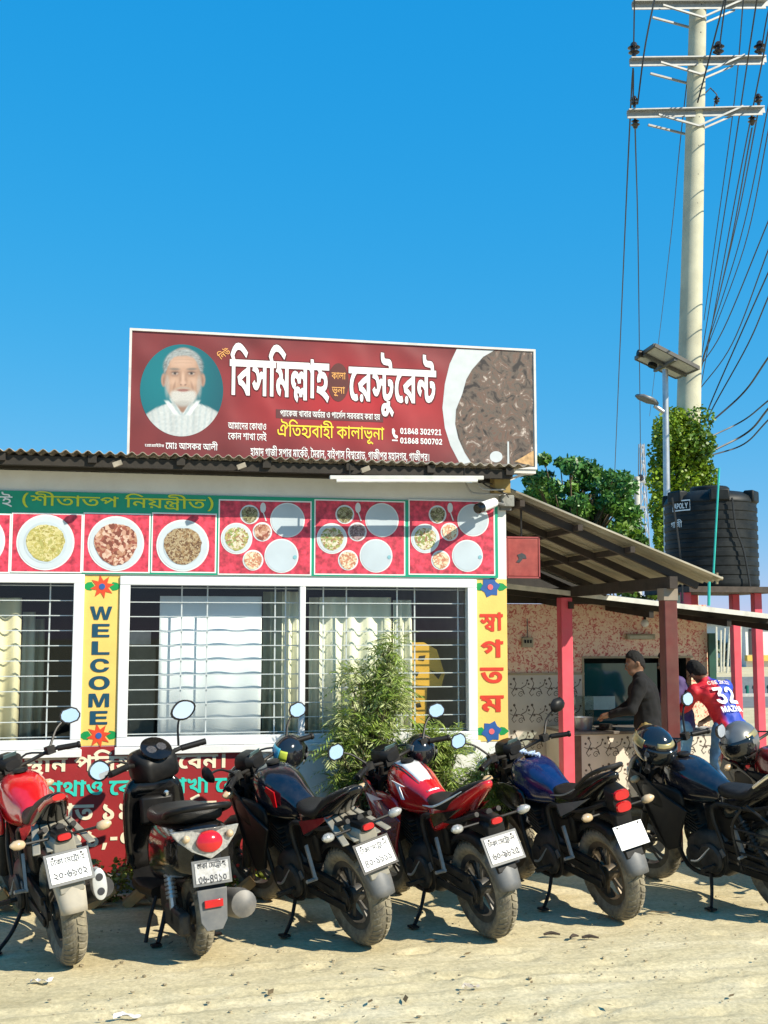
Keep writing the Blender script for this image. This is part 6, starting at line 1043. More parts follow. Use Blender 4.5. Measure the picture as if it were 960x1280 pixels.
yb=(mat('pale_leaf',(.32,.40,.09),.5,island=.4,trans=.3),mat('pale_leaf_mid',(.22,.32,.06),.5,island=.4,trans=.3))
bushy('leafy_plant',548,1085,-.25,bl,'pale green plant between the red motorcycle and the white wall',yb,.08)
bl=[(random.uniform(592,625),random.uniform(962,1010),11,random.uniform(-.08,.08),16) for _ in range(26)]
bushy('leafy_plant',608,1085,-.25,bl,'small yellow-green plant under the right yellow panel',yb,.07)
# low hedge and brick edging at the left
hb=onz(118,1105); H_=empty('low_hedge',(-.2,-.22,0)); tag(H_,'low clipped hedge with a few red flowers under the maroon painted notice','hedge'); mb=MB(); fl=MB()
x=-1.4
while x<1.25:
    leaves(mb,(x+.2,random.uniform(-.06,.04),random.uniform(.07,.22)),(.10,.11,.11),130,.035,'oval',0,.4,.7); x+=.075
for i in range(26): fl.ball((random.uniform(-1,1.2),random.uniform(-.2,-.05),random.uniform(.12,.32)),.013,6)
mb.build('foliage',mat('hedge_leaf',(.20,.24,.04),.5,island=.5,trans=.2),H_,smooth=0); fl.build('flower',mat('hedge_flower',(.5,.03,.02),.5),H_)
brick=mat('edging_brick',(.38,.24,.10),.85,var=.25,scale=8,bump=.3); x=-1.6; i=0
BE=None
while x<1.3:
    mb=MB(); mb.box((0,0,0),(.21,.10,.065),Matrix.Rotation(R(-38+random.uniform(-6,6)),3,'Y')); o=mb.build('brick',brick,bev=.006); o.location=(x,-.44+random.uniform(-.01,.01),.07); tag(o,'tan brick set tilted in the row edging the low hedge','brick','tilted edging bricks in front of the hedge'); x+=.235
# ------------------------------------------------------------------ far right: road, rail, houses, trees
mb=MB(); mb.b2(14,90,17.5,29.5,-.05,.012); tag(mb.build('road',mat('road_asphalt',(.16,.16,.15),.9,var=.15,scale=2),smooth=0),kind='structure')
RY=22
r0=at(893,885,RY); RL=empty('road_railing',(at(935,885,RY).x,RY,0)); tag(RL,'green and grey roadside railing seen far right between the pink posts','railing'); xs=[at(880+9*i,880,RY).x-RL.location.x for i in range(14)]
zt=at(935,846,RY).z; zm=at(935,861,RY).z
mb=MB(); mb.b2(xs[0],xs[-1],-.02,.02,zm,zt); mb.build('rail_board',mat('rail_grey',(.14,.17,.19),.6,var=.15),RL,smooth=0)
for x in xs: mb=MB(); mb.tube([(x,-.03,0),(x,-.03,zm+.1)],.045,6); mb.build('rail_post',mat('rail_green',(.01,.16,.12),.5),RL)
mb=MB(); mb.b2(xs[0],xs[-1],-.12,.12,.0,.10); mb.build('kerb',mat('kerb_concrete',(.45,.44,.4),.85),RL,smooth=0)
HY=48
def hx(px): return at(px,800,HY).x
SH=empty('roadside_shop',(hx(960),HY,0)); tag(SH,'small white roadside shop with a yellow band far behind the pink posts','building')
wx0=hx(932)-SH.location.x; wx1=hx(1010)-SH.location.x; hz=2.3
mb=MB(); mb.b2(wx0,wx1,0,5,0,hz); mb.build('wall',mat('shop_white',(.68,.67,.63),.7,var=.1),SH,smooth=0)
z=at(950,826,HY).z; z1=at(950,822,HY).z; mb=MB(); mb.b2(wx0-.1,wx1,-.3,-.02,z,z+.3); mb.build('sign_band',mat('shop_yellow',(.6,.40,.08),.6),SH,smooth=0)
mb=MB(); mb.b2(wx0+.3,wx1-.2,-.25,-.02,z-.62,z-.35); mb.build('awning',mat('shop_blue',(.12,.22,.36),.6),SH,smooth=0)
mb=MB(); mb.b2(hx(936)-SH.location.x,hx(944)-SH.location.x,-.05,-.01,z+.35,hz-.3); mb.build('window',plate_ink,SH,smooth=0)
mb=MB(); mb.b2(wx0-.3,wx1+.3,-.4,5.3,hz+.001,hz+.12); mb.build('roof',mat('shop_roof',(.25,.22,.2),.8),SH,smooth=0)
random.seed(3)
for i in range(8):
    px=897+i*4.2+random.uniform(-1,1); b=at(px,845,40+i%3); b.z=0; mb=MB(); mb.tube([(0,0,0),(random.uniform(-.2,.2),0,2.2+random.uniform(-.3,.2))],.05,6); o=mb.build('bamboo_pole',mat('bamboo',(.55,.52,.42),.7,var=.2)); o.location=b; tag(o,'pale upright bamboo pole far behind beside the green shutter','pole','bamboo poles beyond the road')
bl=[(random.uniform(884,935),random.uniform(806,838),random.uniform(5,9),random.uniform(-1,1)) for _ in range(16)]
tree('roadside_tree',905,850,806,50,bl,(mat('far_leaf',(.10,.14,.07),.6,island=.3),mat('far_leaf_b',(.14,.17,.10),.6,island=.3)),'low hazy trees beyond the road behind the bamboo poles',.35,50,.6,None)
# concrete slab lying at the corner
q=onz(668,1096); mb=MB(); mb.box((q.x+.15,q.y+.35,.05),(.75,.45,.10)); tag(mb.build('concrete_slab',mat('slab_concrete',(.42,.40,.35),.85,var=.2,scale=5,bump=.2),bev=.01),'grey concrete slab at the foot of the white corner behind the blue motorcycle','slab')
# ------------------------------------------------------------------ motorcycles (local frame: x forward, y left, z up, origin at the rear tyre contact)
def wheel(root,cx_,rad,wd,Mx,rimr,rimm,tread=True,spokes=5,disc=True,dusty=None):
    c=Vector((cx_,0,rad)); Y=Vector((0,1,0)); hw=wd/2
    m=MB(); m.lathe([(rimr-.035,-hw*.55),(rimr,-hw*.62),(rimr+.012,-hw*.6),(rimr,-hw*.3),(rimr,hw*.3),(rimr+.012,hw*.6),(rimr,hw*.62),(rimr-.035,hw*.55),(rimr-.03,0),(rimr-.035,-hw*.55)],c,Y,40,False)
    m.lathe([(.02,-hw*.8),(.05,-hw*.75),(.055,0),(.05,hw*.75),(.02,hw*.8)],c,Y,18)
    for k in range(spokes):
        a=2*math.pi*k/spokes+.3
        for da in (-.16,.16):
            p=c+Vector((math.cos(a+da*.5)*.045,0,math.sin(a+da*.5)*.045)); q=c+Vector((math.cos(a+da)*(rimr-.02),0,math.sin(a+da)*(rimr-.02)))
            m.tube([p+Vector((0,.012,0)),p.lerp(q,.5)+Vector((0,.008,0)),q],[.013,.011,.013],6)
    m.xf(Mx); W=m.build('wheel',rimm,root)
    t=MB(); n=9; prof=[]
    for i in range(n):
        u=-1+2*i/(n-1); prof.append((rad-(abs(u)**2.4)*(rad-rimr)*.42-.006,u*hw))
    prof=[(rimr+.002,-hw*.62),(rimr+.02,-hw*.85)]+prof+[(rimr+.02,hw*.85),(rimr+.002,hw*.62)]
    t.lathe(prof,c,Y,56,False); t.xf(Mx); t.build('tyre',dusty or rubber,W,smooth=60)
    if tread:
        g=MB(); N=int(2*math.pi*rad/.048)
        for k in range(N):
            for s in (-1,1):
                a0=2*math.pi*(k+(.5 if s>0 else 0))/N; rs=[]
                for i in range(5):
                    u=.10+.80*i/4; a=a0+.16*u; r=rad-(u**2.4)*(rad-rimr)*.42-.006; y=s*u*hw
                    rs.append([c+Vector((math.cos(a+d)*(r+h),y,math.sin(a+d)*(r+h))) for d,h in ((-.045,-.004),(-.04,.006),(.05,.006),(.055,-.004))])
                g.rings(rs)
        g.xf(Mx); g.build('tread_block',dusty or rubber,W,smooth=0)
    if disc:
        d=MB(); d.lathe([(.06,-hw*.95),(.125,-hw*.95),(.125,-hw*.95-.005),(.06,-hw*.95-.005)],c,Y,30,False); d.xf(Mx); d.build('brake_disc',steel,W)
    return W
def plate(root,P,tilt,w_,h_,m,city,num,frame=None,roll=0):
    Rm=Matrix.Rotation(tilt,4,'Y')@Matrix.Rotation(-math.pi/2,4,'Z'); M=Matrix.Translation(Vector(P))@Rm
    b=MB(); b.box((0,0,0),(w_,.004,h_)); b.xf(M); o=b.build('number_plate',m,root,bev=.0015)
    if frame:
        f=MB(); f.box((0,.005,0),(w_+.03,.005,h_+.03)); f.xf(M); f.build('plate_frame',frame,o,bev=.002)
    for key,h,z in ((city,.044,.024),(num,.066,-.056)):
        if key:
            t=text_mb(key,h,min(w_*.86,TXT[key][1]*h/1000*1.15),Matrix.Translation((0,-.0035,z))); t.xf(M); t.build('lettering',plate_ink,o,smooth=0)
    s=MB()
    for x in (-w_*.36,w_*.36): s.lathe([(.007,0),(.006,.004),(.001,.005)],(x,-.002,h_*.42),(0,-1,0),8)
    s.xf(M); s.build('bolt',black_metal,o); return o
def indicator(root,base,dirv,lens,L=.10):
    base=Vector(base); d=Vector(dirv).normalized(); s=MB(); s.tube([base,base+d*L],.008,6); o=s.build('turn_signal',black_plastic,root)
    l=MB(); l.lathe([(.008,0),(.022,.012),(.028,.035),(.024,.065),(.008,.085)],base+d*L*.9,d+Vector((-.1,0,.08)),10); l.build('lens',lens,o); return o
def mirror(root,p0,p1,hexa,Mx,w_=.132,h_=.092,face=(-1,0,.12),arm=None):
    p0,p1=Vector(p0),Vector(p1); f=Vector(face).normalized(); s=Vector((0,0,1)).cross(f).normalized(); u=f.cross(s)
    m=MB(); m.curve([p0,p0.lerp(p1,.45)+Vector((.02,0,.03)),p1-f*.02],[.009,.008,.007],6)
    if hexa: P=[(-.5,-.08),(-.44,-.28),(-.28,-.47),(.12,-.5),(.36,-.36),(.5,-.05),(.46,.25),(.3,.48),(-.18,.5),(-.4,.3)]
    else: P=[(.5*math.cos(a)*(1+.12*math.cos(2*a+.8)),.5*math.sin(a)) for a in (2*math.pi*i/18 for i in range(18))]
    sg=1 if p1.y>0 else -1
    fn=lambda x,z,h: p1+s*(x*w_*sg)+u*(z*h_)+f*h
    k=MB(); k.rings([[fn(x*.45,z*.45,-.035) for x,z in P],[fn(x*.9,z*.9,-.022) for x,z in P],[fn(x*1.12,z*1.14,0) for x,z in P],[fn(x*1.08,z*1.10,.002) for x,z in P]])
    m.v+=[]; o=len(m.v); m.add(k.v,k.f); m.xf(Mx); M_=m.build('mirror',black_plastic,root)
    g=MB(); g.add([fn(x*.93,z*.93,.0035) for x,z in P],[tuple(range(len(P)))]); g.xf(Mx); g.build('mirror_glass',mirror_m,M_,smooth=0); return M_
def steer_matrix(ang,head=(1.0,0,.95),rake=R(25)):
    ax=Vector((-math.sin(rake),0,math.cos(rake))); h=Vector(head)
    return Matrix.Translation(h)@Matrix.Rotation(ang,4,ax)@Matrix.Translation(-h)
def motorcycle(label,pos,heading,lean,steer=0,o=None):
    o=o or {}; G=lambda k,d: o.get(k,d)
    root=empty('motorcycle',(pos[0],pos[1],0),(R(-lean),0,R(90+heading))); root.scale=(1.0,)*3
    tag(root,label,'motorcycle','motorcycles parked in front of the restaurant')
    SM=steer_matrix(R(steer)); I=Matrix()
    tank,tail=G('tank',black_gloss),G('tail',black_gloss); flapm=G('flap',grey_plastic); lensm=G('lens',red_lens)
    wheel(root,0,.31,.138,I,.205,G('rim',rim_m)); wheel(root,1.33,.298,.10,SM,.205,G('rim',rim_m),True)
    # swingarm, chain guard, shock
    b=MB()
    for y in (-.095,.095): b.beam((-.06,y,.30),(.46,y*.9,.38),.03,.055)
    b.beam((.42,-.1,.375),(.42,.1,.375),.05,.05); b.build('swingarm',black_metal,root,bev=.006)
    b=MB(); b.beam((-.03,.105,.385),(.42,.10,.435),.03,.05); b.beam((-.05,.118,.27),(.40,.11,.30),.012,.05); b.lathe([(.02,0),(.085,.004),(.085,.012),(.02,.014)],(0,.095,.31),(0,1,0),20); b.build('chain_guard',G('chain',black_plastic),root,bev=.005)
    b=MB()
    for y in ((-.125,.125) if G('twin_shock',False) else (0,)):
        b.tube([(.02,y,.36),(.24,y*.95,.70)],.020,10)
        for i in range(9): t=.25+.065*i; b.tube([Vector((.02,y,.36)).lerp(Vector((.24,y*.95,.70)),t),Vector((.02,y,.36)).lerp(Vector((.24,y*.95,.70)),t+.03)],.033,10)
    b.build('shock_absorber',G('shock',black_metal),root)
    # frame and engine
    b=MB(); b.curve([(1.0,0,.90),(.85,0,.74),(.45,0,.70),(.1,0,.74),(-.22,0,.80)],.022,8)
    for y in (-.11,.11): b.curve([(.99,y*.3,.84),(.90,y,.55),(.80,y,.24),(.50,y,.22),(.42,y,.40),(.46,y,.70),(.1,y*.9,.72),(-.2,y*.7,.80)],.016,8)
    b.build('frame',black_metal,root)
    b=MB(); b.loft([(.40,.50,.24,.10,3),(.46,.54,.20,.135,3.4),(.66,.52,.19,.14,3.4),(.78,.46,.22,.11,3)],20)
    b.lathe([(.10,0),(.105,.02),(.09,.035),(.03,.04)],(.52,.13,.34),(0,1,0),22); b.lathe([(.075,0),(.08,.02),(.06,.03),(.02,.034)],(.68,.13,.33),(0,1,0),20); b.lathe([(.10,0),(.105,.02),(.09,.04),(.03,.045)],(.56,-.13,.34),(0,-1,0),22)
    for i in range(8): b.box((.70+.012*i,0,.47+.028*i),(.19,.20,.012),Matrix.Rotation(R(-22),3,'Y'))
    b.loft([(.66,.62,.46,.06,3),(.82,.70,.52,.07,3),(.88,.66,.56,.05,3)],14); b.build('engine',engine_m,root)
    b=MB(); b.box((.42,0,.58),(.34,.17,.24)); b.box((.2,0,.68),(.3,.14,.12)); b.build('airbox',black_plastic,root,bev=.03)
    b=MB(); b.curve([(.86,-.03,.52),(.96,-.07,.40),(.90,-.11,.20),(.60,-.14,.17),(.35,-.15,.24)],.020,8); hd=b.build('exhaust',black_metal,root)
    b=MB(); b.tube([(.37,-.15,.23),(.28,-.165,.26),(.20,-.175,.30),(.20-G('mufl',.20),-.185,.30+.29*G('mufl',.20))],[.022,.045,.055,.055],16); b.build('muffler',G('muffler',black_metal),hd)
    b=MB(); e_=Vector((.20-G('mufl',.20),-.185,.30+.29*G('mufl',.20))); b.lathe([(.056,-.01),(.060,.0),(.060,.02),(.048,.035),(.026,.036),(.026,.0)],e_,(-1,0,.29),16,False); b.lathe([(.001,.004),(.026,.004)],e_,(-1,0,.29),12,False); (b.build('muffler_tip',G('tip',black_metal),hd) if not G('mufl',None) else None)
    # front end
    b=MB()
    for y in (-.088,.088): b.tube([(1.33,y,.30),(1.20,y,.58)],.030,12); b.tube([(1.20,y,.58),(1.02,y,.98)],.020,12)
    b.box((1.06,0,.90),(.07,.22,.04),Matrix.Rotation(R(-25),3,'Y')); b.box((1.12,0,.76),(.07,.22,.04),Matrix.Rotation(R(-25),3,'Y')); b.xf(SM); b.build('fork',black_metal,root)
    b=MB(); rs=[]
    for i in range(9):
        a=R(20+135*i/8); r=.325; rs.append([Vector((1.33+math.cos(a)*(r+h),y,.298+math.sin(a)*(r+h))) for y,h in ((-.062,-.035),(-.05,0),(0,.014),(.05,0),(.062,-.035))])
    b.rings(rs,False,False,False); b.xf(SM); b.build('mudguard',G('front_guard',black_plastic),root,smooth=180,solid=.006)
    b=MB(); b.curve([(.86,.38,1.02),(.93,.27,1.035),(1.01,.12,1.0),(1.03,0,.985),(1.01,-.12,1.0),(.93,-.27,1.035),(.86,-.38,1.02)],.012,8); b.box((1.02,0,.985),(.06,.12,.05)); b.xf(SM); hb_=b.build('handlebar',black_metal,root)
    for s in (-1,1):
        b=MB(); b.tube([(.915,s*.285,1.033),(.855,s*.395,1.02)],[.019,.018],10); b.lathe([(.021,0),(.024,.01),(.02,.02)],(.855,s*.395,1.02),(-.4,s,-.1),10); b.xf(SM); b.build('grip',rubber if False else black_plastic,hb_)
        b=MB(); b.curve([(.96,s*.25,1.03),(.955,s*.31,1.02),(.92,s*.40,1.00)],[.009,.008,.007],6); b.box((.945,s*.245,1.035),(.05,.055,.05)); b.xf(SM); b.build('brake_lever' if s<0 else 'clutch_lever',black_metal,hb_)
    b=MB(); b.curve([(.93,.24,1.02),(1.10,.16,1.03),(1.12,.05,.85),(.95,.06,.70)],.007,5); b.curve([(.93,-.24,1.02),(1.14,-.14,1.02),(1.14,-.05,.80),(.98,-.07,.62)],.007,5); b.curve([(.94,.2,1.0),(1.08,.1,.99),(1.05,.0,.80)],.006,5); b.xf(SM); b.build('cable',mat('bike_cable',(.012,.012,.012),.5),hb_)
    for s,(mp,fc) in zip((1,-1),G('mirrors',(((.97,.45,1.20),(-1,-.1,.15)),((.97,-.45,1.20),(-1,.1,.15))))):
        if mp: mirror(root,(.945,s*.25,1.05),mp,G('hex',True),SM,face=fc)
    b=MB(); b.loft([(.98,1.05,.99,.05,3),(1.02,1.085,.98,.085,3),(1.12,1.09,.97,.085,3),(1.16,1.05,.98,.06,3)],16); b.xf(SM); ic=b.build('instrument_cluster',black_plastic,root)
    b=MB(); b.box((.998,0,1.083),(.035,.09,.004),Matrix.Rotation(R(50),3,'Y')); b.xf(SM); b.build('display',mat('lcd_display',(.10,.16,.16),.2),ic,smooth=0)
    b=MB(); b.loft([(1.10,1.00,.74,.10,2.6),(1.17,1.03,.72,.125,2.6),(1.25,.98,.74,.11,2.6),(1.30,.92,.78,.07,2.4)],20); b.xf(SM); hl=b.build('headlight',G('cowl',black_gloss),root,sub=1)
    b=MB(); b.loft([(1.27,.93,.77,.085,2.4),(1.315,.90,.79,.06,2.4)],16); b.xf(SM); b.build('lens',clear_lens,hl)
    for s in (-1,1): q=indicator(root,(1.10,s*.10,.84),(0,s,0),amber_lens,.08)
    # tank, seat, tail
    tz=G('tank_z',0)
    b=MB(); b.loft([(.965,.90,.78,.055,2.4),(.93,.975+tz,.70,.105,2.5),(.86,1.005+tz,.68,.145,2.7),(.74,.995+tz,.68,.158,2.9),(.62,.945+tz,.68,.135,2.8),(.50,.875+tz*.6,.69,.095,2.6),(.42,.84,.70,.095,2.4),(.385,.80,.72,.06,2.3)],24); tk=b.build('fuel_tank',tank,root,sub=1)
    b=MB(); b.lathe([(.045,0),(.045,.012),(.038,.018),(.005,.02)],(.78,0,1.0+tz),(-.05,0,1),20); b.build('filler_cap',black_metal,tk)
    for s in (-1,1):
        b=MB(); b.loft([(.66,.80,.64,.02,3,s*.165),(.80,.83,.64,.03,3,s*.18),(.98,.84,.66,.032,3,s*.18),(1.10,.81,.70,.018,3,s*.165)],14); b.build('tank_shroud',G('shroud',black_plastic),tk,sub=1)
        if G('shroud_mark',None): 
            b=MB(); b.add([(.78,s*.224,.80),(1.02,s*.232,.82),(.97,s*.232,.77),(.9,s*.231,.74),(.93,s*.231,.775)],[(0,1,2,4),(4,2,3)]); b.build('decal',G('shroud_mark',None),tk,smooth=0)
    def tank_strip(u0,u1,m,d=.004,xs=(.93,.90,.86,.80,.74,.68,.62,.56,.50,.45)):
        # strip lying over the tank crown between lateral fractions u0..u1
        secs=[(.93,.975,.105,2.5,.70),(.86,1.005,.145,2.7,.68),(.74,.995,.158,2.9,.68),(.62,.945,.135,2.8,.68),(.50,.875,.095,2.6,.69),(.42,.84,.095,2.4,.70)]
        rs=[]
        for x in xs:
            for a,c in zip(secs,secs[1:]):
                if c[0]<=x<=a[0]:
                    t=(a[0]-x)/(a[0]-c[0]); zt,hw,e,zb=[a[i]+(c[i]-a[i])*t for i in (1,2,3,4)]; break
            zt+=tz*(1 if x>.6 else .6); zc=(zt+zb)/2; hh=(zt-zb)/2; r=[]
            for k in range(5):
                y=(u0+(u1-u0)*k/4); z=zc+hh*(max(0,1-abs(y)**e))**(1/e); r.append(Vector((x,y*hw*.985,z-.006+d+ (.0))))
            rs.append(r)
        q=MB(); q.rings(rs,False,False,False); return q.build('tank_stripe',m,tk,smooth=180,solid=.002)
    for u0,u1,m,d in G('strips',()): tank_strip(u0,u1,m,d)
    b=MB(); b.loft([(.46,.835,.76,.06,2.6),(.40,.84,.76,.09,3),(.26,.825,.76,.12,3.4),(.15,.835,.77,.12,3.4),(.11,.86,.78,.11,3.4),(.07,.91,.83,.095,3.4),(-.06,.955,.885,.08,3.2),(-.17,.985,.935,.06,2.8),(-.215,.99,.955,.035,2.4)],22); b.build('seat',seat_m,root,sub=1)
    b=MB(); b.loft([(.46,.80,.62,.08,3),(.36,.80,.58,.118,3.6),(.22,.80,.66,.115,3.8),(.06,.875,.75,.10,3.4),(-.10,.945,.85,.08,3),(-.21,.985,.92,.058,2.6),(-.275,1.0,.955,.028,2.4)],20); b.build('tail_panel',tail,root,sub=1)
    if G('tailtip',False):
        b=MB(); b.loft([(-.10,.925,.87,.085,3),(-.20,.968,.925,.066,2.6),(-.285,.99,.955,.036,2.4)],18); b.build('tail_light',red_lens,root)
    for s in (-1,1):
        b=MB(); b.add([(.33,s*.122,.74),(.15,s*.119,.775),(-.02,s*.106,.81),(-.08,s*.096,.83),(.12,s*.117,.73),(.30,s*.121,.66)],[(0,1,4,5),(1,2,3,4)])
        if G('side_mark',None): b.build('decal',G('side_mark',None),root,smooth=0,solid=.003)
    if G('rail',True):
        b=MB(); b.curve([(.05,.112,.88),(-.10,.112,.97),(-.22,.085,1.02),(-.26,0,1.03),(-.22,-.085,1.02),(-.10,-.112,.97),(.05,-.112,.88)],.014,8); b.build('grab_rail',G('railm',black_metal),root)
    # tail light
    if G('twin',False):
        b=MB(); b.loft([(-.20,.92,.74,.07,3),(-.285,.89,.73,.065,3)],16); th=b.build('tail_light',black_plastic,root)
        for z in (.85,.775): q=MB(); q.loft([(-.272,z+.038,z-.034,.06,3),(-.300,z+.03,z-.028,.052,3)],14); q.build('lens',lensm,th)
    else:
        b=MB(); b.loft([(-.17,.80,.72,.05,3),(-.285,.784,.729,.046,3)],14); th=b.build('tail_light',black_plastic,root); q=MB(); q.loft([(-.272,.778,.735,.042,3),(-.295,.773,.74,.036,3)],14); q.build('lens',lensm,th)
    # rear mudguard with plate and flap
    b=MB(); b.loft([(-.05,.76,.68,.075,3),(-.20,.76,.66,.075,3),(-.27,.76,.62,.06,3)],14); b.beam((-.22,0,.74),(-.31,0,.46),.13,.035)
    if G('fan',False):
        for k in range(5): y=-.10+.05*k; b.beam((.02,y*.9,.80),(-.26,y*1.5,.69),.042,.012)
    b.build('mudguard',G('guard',black_plastic),root,bev=.006)
    rs=[]
    for i in range(7):
        a=R(136+36*i/6); r=.352; hw_=.088-.020*(i/6); rs.append([Vector((math.cos(a)*(r+h),y*hw_,.31+math.sin(a)*(r+h))) for y,h in ((-1,-.05),(-.9,-.01),(-.45,.008),(0,.012),(.45,.008),(.9,-.01),(1,-.05))])
    b=MB(); b.rings(rs,False,False,False); b.build('mud_flap',flapm,root,smooth=60,solid=.006)
    pz=G('plate_z',.60); plate(root,(-.315,0,pz),R(24),.215,.148,G('platem',plate_m),G('city',None),G('num',None),G('pframe',black_plastic))
    for s in (-1,1): indicator(root,(-.19,s*.06,.745),(-.15,s,.05),G('ind',amber_lens),.15)
    # hugger over tyre
    rs=[]
    for i in range(8):
        a=R(50+75*i/7); r=.345; rs.append([Vector((math.cos(a)*(r+h),y,.31+math.sin(a)*(r+h))) for y,h in ((-.078,-.04),(-.06,0),(0,.012),(.06,0),(.078,-.04))])
    b=MB(); b.rings(rs,False,False,False); b.build('mudguard',black_plastic,root,smooth=60,solid=.005)
    # pegs, stand, saree guard
    for s in (-1,1):
        b=MB(); b.tube([(.48,s*.12,.31),(.46,s*.24,.31)],.014,8); b.box((.46,s*.25,.312),(.035,.09,.022)); b.build('footpeg',black_metal,root); b=MB(); b.beam(((.55,s*.135,.30)),(.40,s*.135,.40),.008,.05); b.build('heel_guard',grey_plastic,root); b=MB(); b.beam((.28,s*.13,.60),(.20,s*.15,.40),.018,.035); b.tube([(.20,s*.14,.41),(.18,s*.22,.42)],.011,8); b.build('pillion_footrest',mat('cast_alloy',(.28,.28,.27),.5,metal=.15,var=.2,dust=.2),root)
    tl_=math.tan(R(lean)); b=MB(); b.curve([(.58,.11,.24),(.50,.21,.24*.45+.21*tl_*.5),(.42,.31,.31*tl_+.012)],[.013,.012,.012],8); b.box((.41,.325,.325*tl_+.006),(.07,.05,.012),Matrix.Rotation(R(lean),3,'X')); b.build('side_stand',black_metal,root)
    b=MB(); b.curve([(.50,.16,.42),(.62,.17,.32),(.70,.165,.30)],.008,6); b.build('gear_lever',steel,root)
    if G('guardrail',False):
        b=MB()
        for z in (.34,.42,.50,.58): b.tube([(-.12,.175,z),(.22,.175,z+.02)],.008,6)
        b.curve([(-.14,.172,.32),(-.14,.175,.62),(.1,.15,.76)],.010,6); b.curve([(.22,.172,.32),(.24,.175,.6),(.15,.15,.74)],.010,6); b.build('leg_guard',black_metal,root)
    if G('fairing',None):
        for s in (-1,1):
            b=MB(); b.prism([(.62,.67),(.80,.76),(1.02,.87),(1.20,.90),(1.27,.80),(1.12,.70),(1.02,.58),(.96,.42),(.86,.36),(.74,.40),(.70,.52)],lambda x,z,h:Vector((x,s*(.150+h+.05*max(0,1-((x-.82)/.4)**2)-.10*max(0,x-1.0)),z)),.022); b.build('fairing',G('fairing',None),root,bev=.008)
        b=MB(); rs=[]
        for i in range(6):
            t=i/5; x=1.30-.20*t; z=.92+.20*t; hw_=.12-.03*t; rs.append([Vector((x-.05*abs(y)**2,y*hw_,z-.03*y*y)) for y in (-1,-.6,-.2,.2,.6,1)])
        b.rings(rs,False,False,False); (b.build('windscreen',glassmat('clear_screen',(.55,.56,.57),.06),root,smooth=180) if G('screen',False) else None)
    return root
blue_gloss=mat('blue_gloss',(.003,.014,.085),.15,var=.12,coat=.8,dust=.05); navy=mat('navy_gloss',(.004,.006,.014),.14,var=.1,coat=.7,dust=.06); red_gloss=mat('red_gloss',(.56,.006,.010),.15,var=.08,coat=.9,dust=.05); wine=mat('dark_red_gloss',(.22,.006,.012),.18,var=.1,coat=.7,dust=.08); white_gloss=mat('white_gloss',(.78,.78,.77),.2,var=.04,coat=.5)
greybeige=grey_dust
def onpx(px,py): p=onz(px,py); return (p.x,p.y)
m1=motorcycle('red motorcycle at the left edge with a dusty beige mud flap and cream indicators',(-.322,-1.780),16,9,16,dict(tank=red_gloss,tail=black_gloss,tailtip=True,flap=mat('beige_flap',(.40,.36,.29),.75,var=.15,dust=.5),guard=greybeige,fan=True,city='plate_city_h',num='pa',pframe=grey_plastic,ind=amber_lens,rail=False,front_guard=red_gloss,side_mark=red_gloss,muffler=black_metal,tip=mat('tip_white_metal',(.62,.62,.62),.35,metal=.4,var=.1),mufl=.45,cowl=red_gloss,shroud=red_gloss))
m3=motorcycle('black motorcycle with a dark navy tank beside the scooter, with a grey mud flap',(1.386,-1.709),21,13,18,dict(tank=navy,tail=black_gloss,flap=grey_plastic,guard=greybeige,fan=True,city='plate_city_l',num='pb',tank_z=.03,fairing=black_plastic,side_mark=wine,ind=clear_lens,rail=False,mirrors=(((.93,.46,1.14),(-.3,-1,.0)),((.95,-.44,1.20),(-1,.15,.2)))))
m4=motorcycle('bright red motorcycle with a white stripe over its tank',(2.167,-1.721),14,10.5,12,dict(tank=red_gloss,tail=red_gloss,flap=grey_plastic,guard=black_plastic,city='plate_city_l',num='pc',pframe=grey_plastic,platem=plate_old,strips=((-.42,.42,white_gloss,.004),(-.56,-.50,plate_ink,.0045),(.50,.56,plate_ink,.0045)),fairing=wine,screen=True,shroud=red_gloss,shroud_mark=white_gloss,side_mark=black_gloss,ind=clear_lens,rail=False,railm=black_metal,chain=black_metal))
m5=motorcycle('blue-tanked black motorcycle with twin stacked red tail lights and a blank white plate',(3.111,-1.465),11,11.5,8,dict(tank=blue_gloss,tail=black_gloss,flap=grey_plastic,twin=True,city=None,num=None,ind=amber_lens,rail=True,shroud=black_gloss,side_mark=grey_plastic,pframe=None,rim=mat('bronze_rim',(.10,.075,.05),.4,metal=.5,dust=.3),mirrors=(((.97,.47,1.23),(-1,-.1,.15)),((.97,-.45,1.22),(1,.1,.0)))))
m6=motorcycle('black motorcycle turned sideways with a helmet hung on its handlebar',(4.24,-1.66),17,11,14,dict(tank=navy,tail=black_gloss,guardrail=True,fairing=black_plastic,twin_shock=True,city=None,num=None,rail=True,railm=chrome,ind=amber_lens,hex=True,mirrors=((None,None),((.97,-.42,1.26),(-1,.0,.1)))))
m7=motorcycle('black and dark red motorcycle half hidden at the right edge behind the sideways one',(5.18,-1.25),17,9,14,dict(tank=wine,tail=black_gloss,fairing=black_gloss,cowl=wine,city=None,num=None,ind=amber_lens,mirrors=(((.97,.44,1.24),(-1,-.1,.1)),((.97,-.42,1.24),(-1,.1,.1)))))
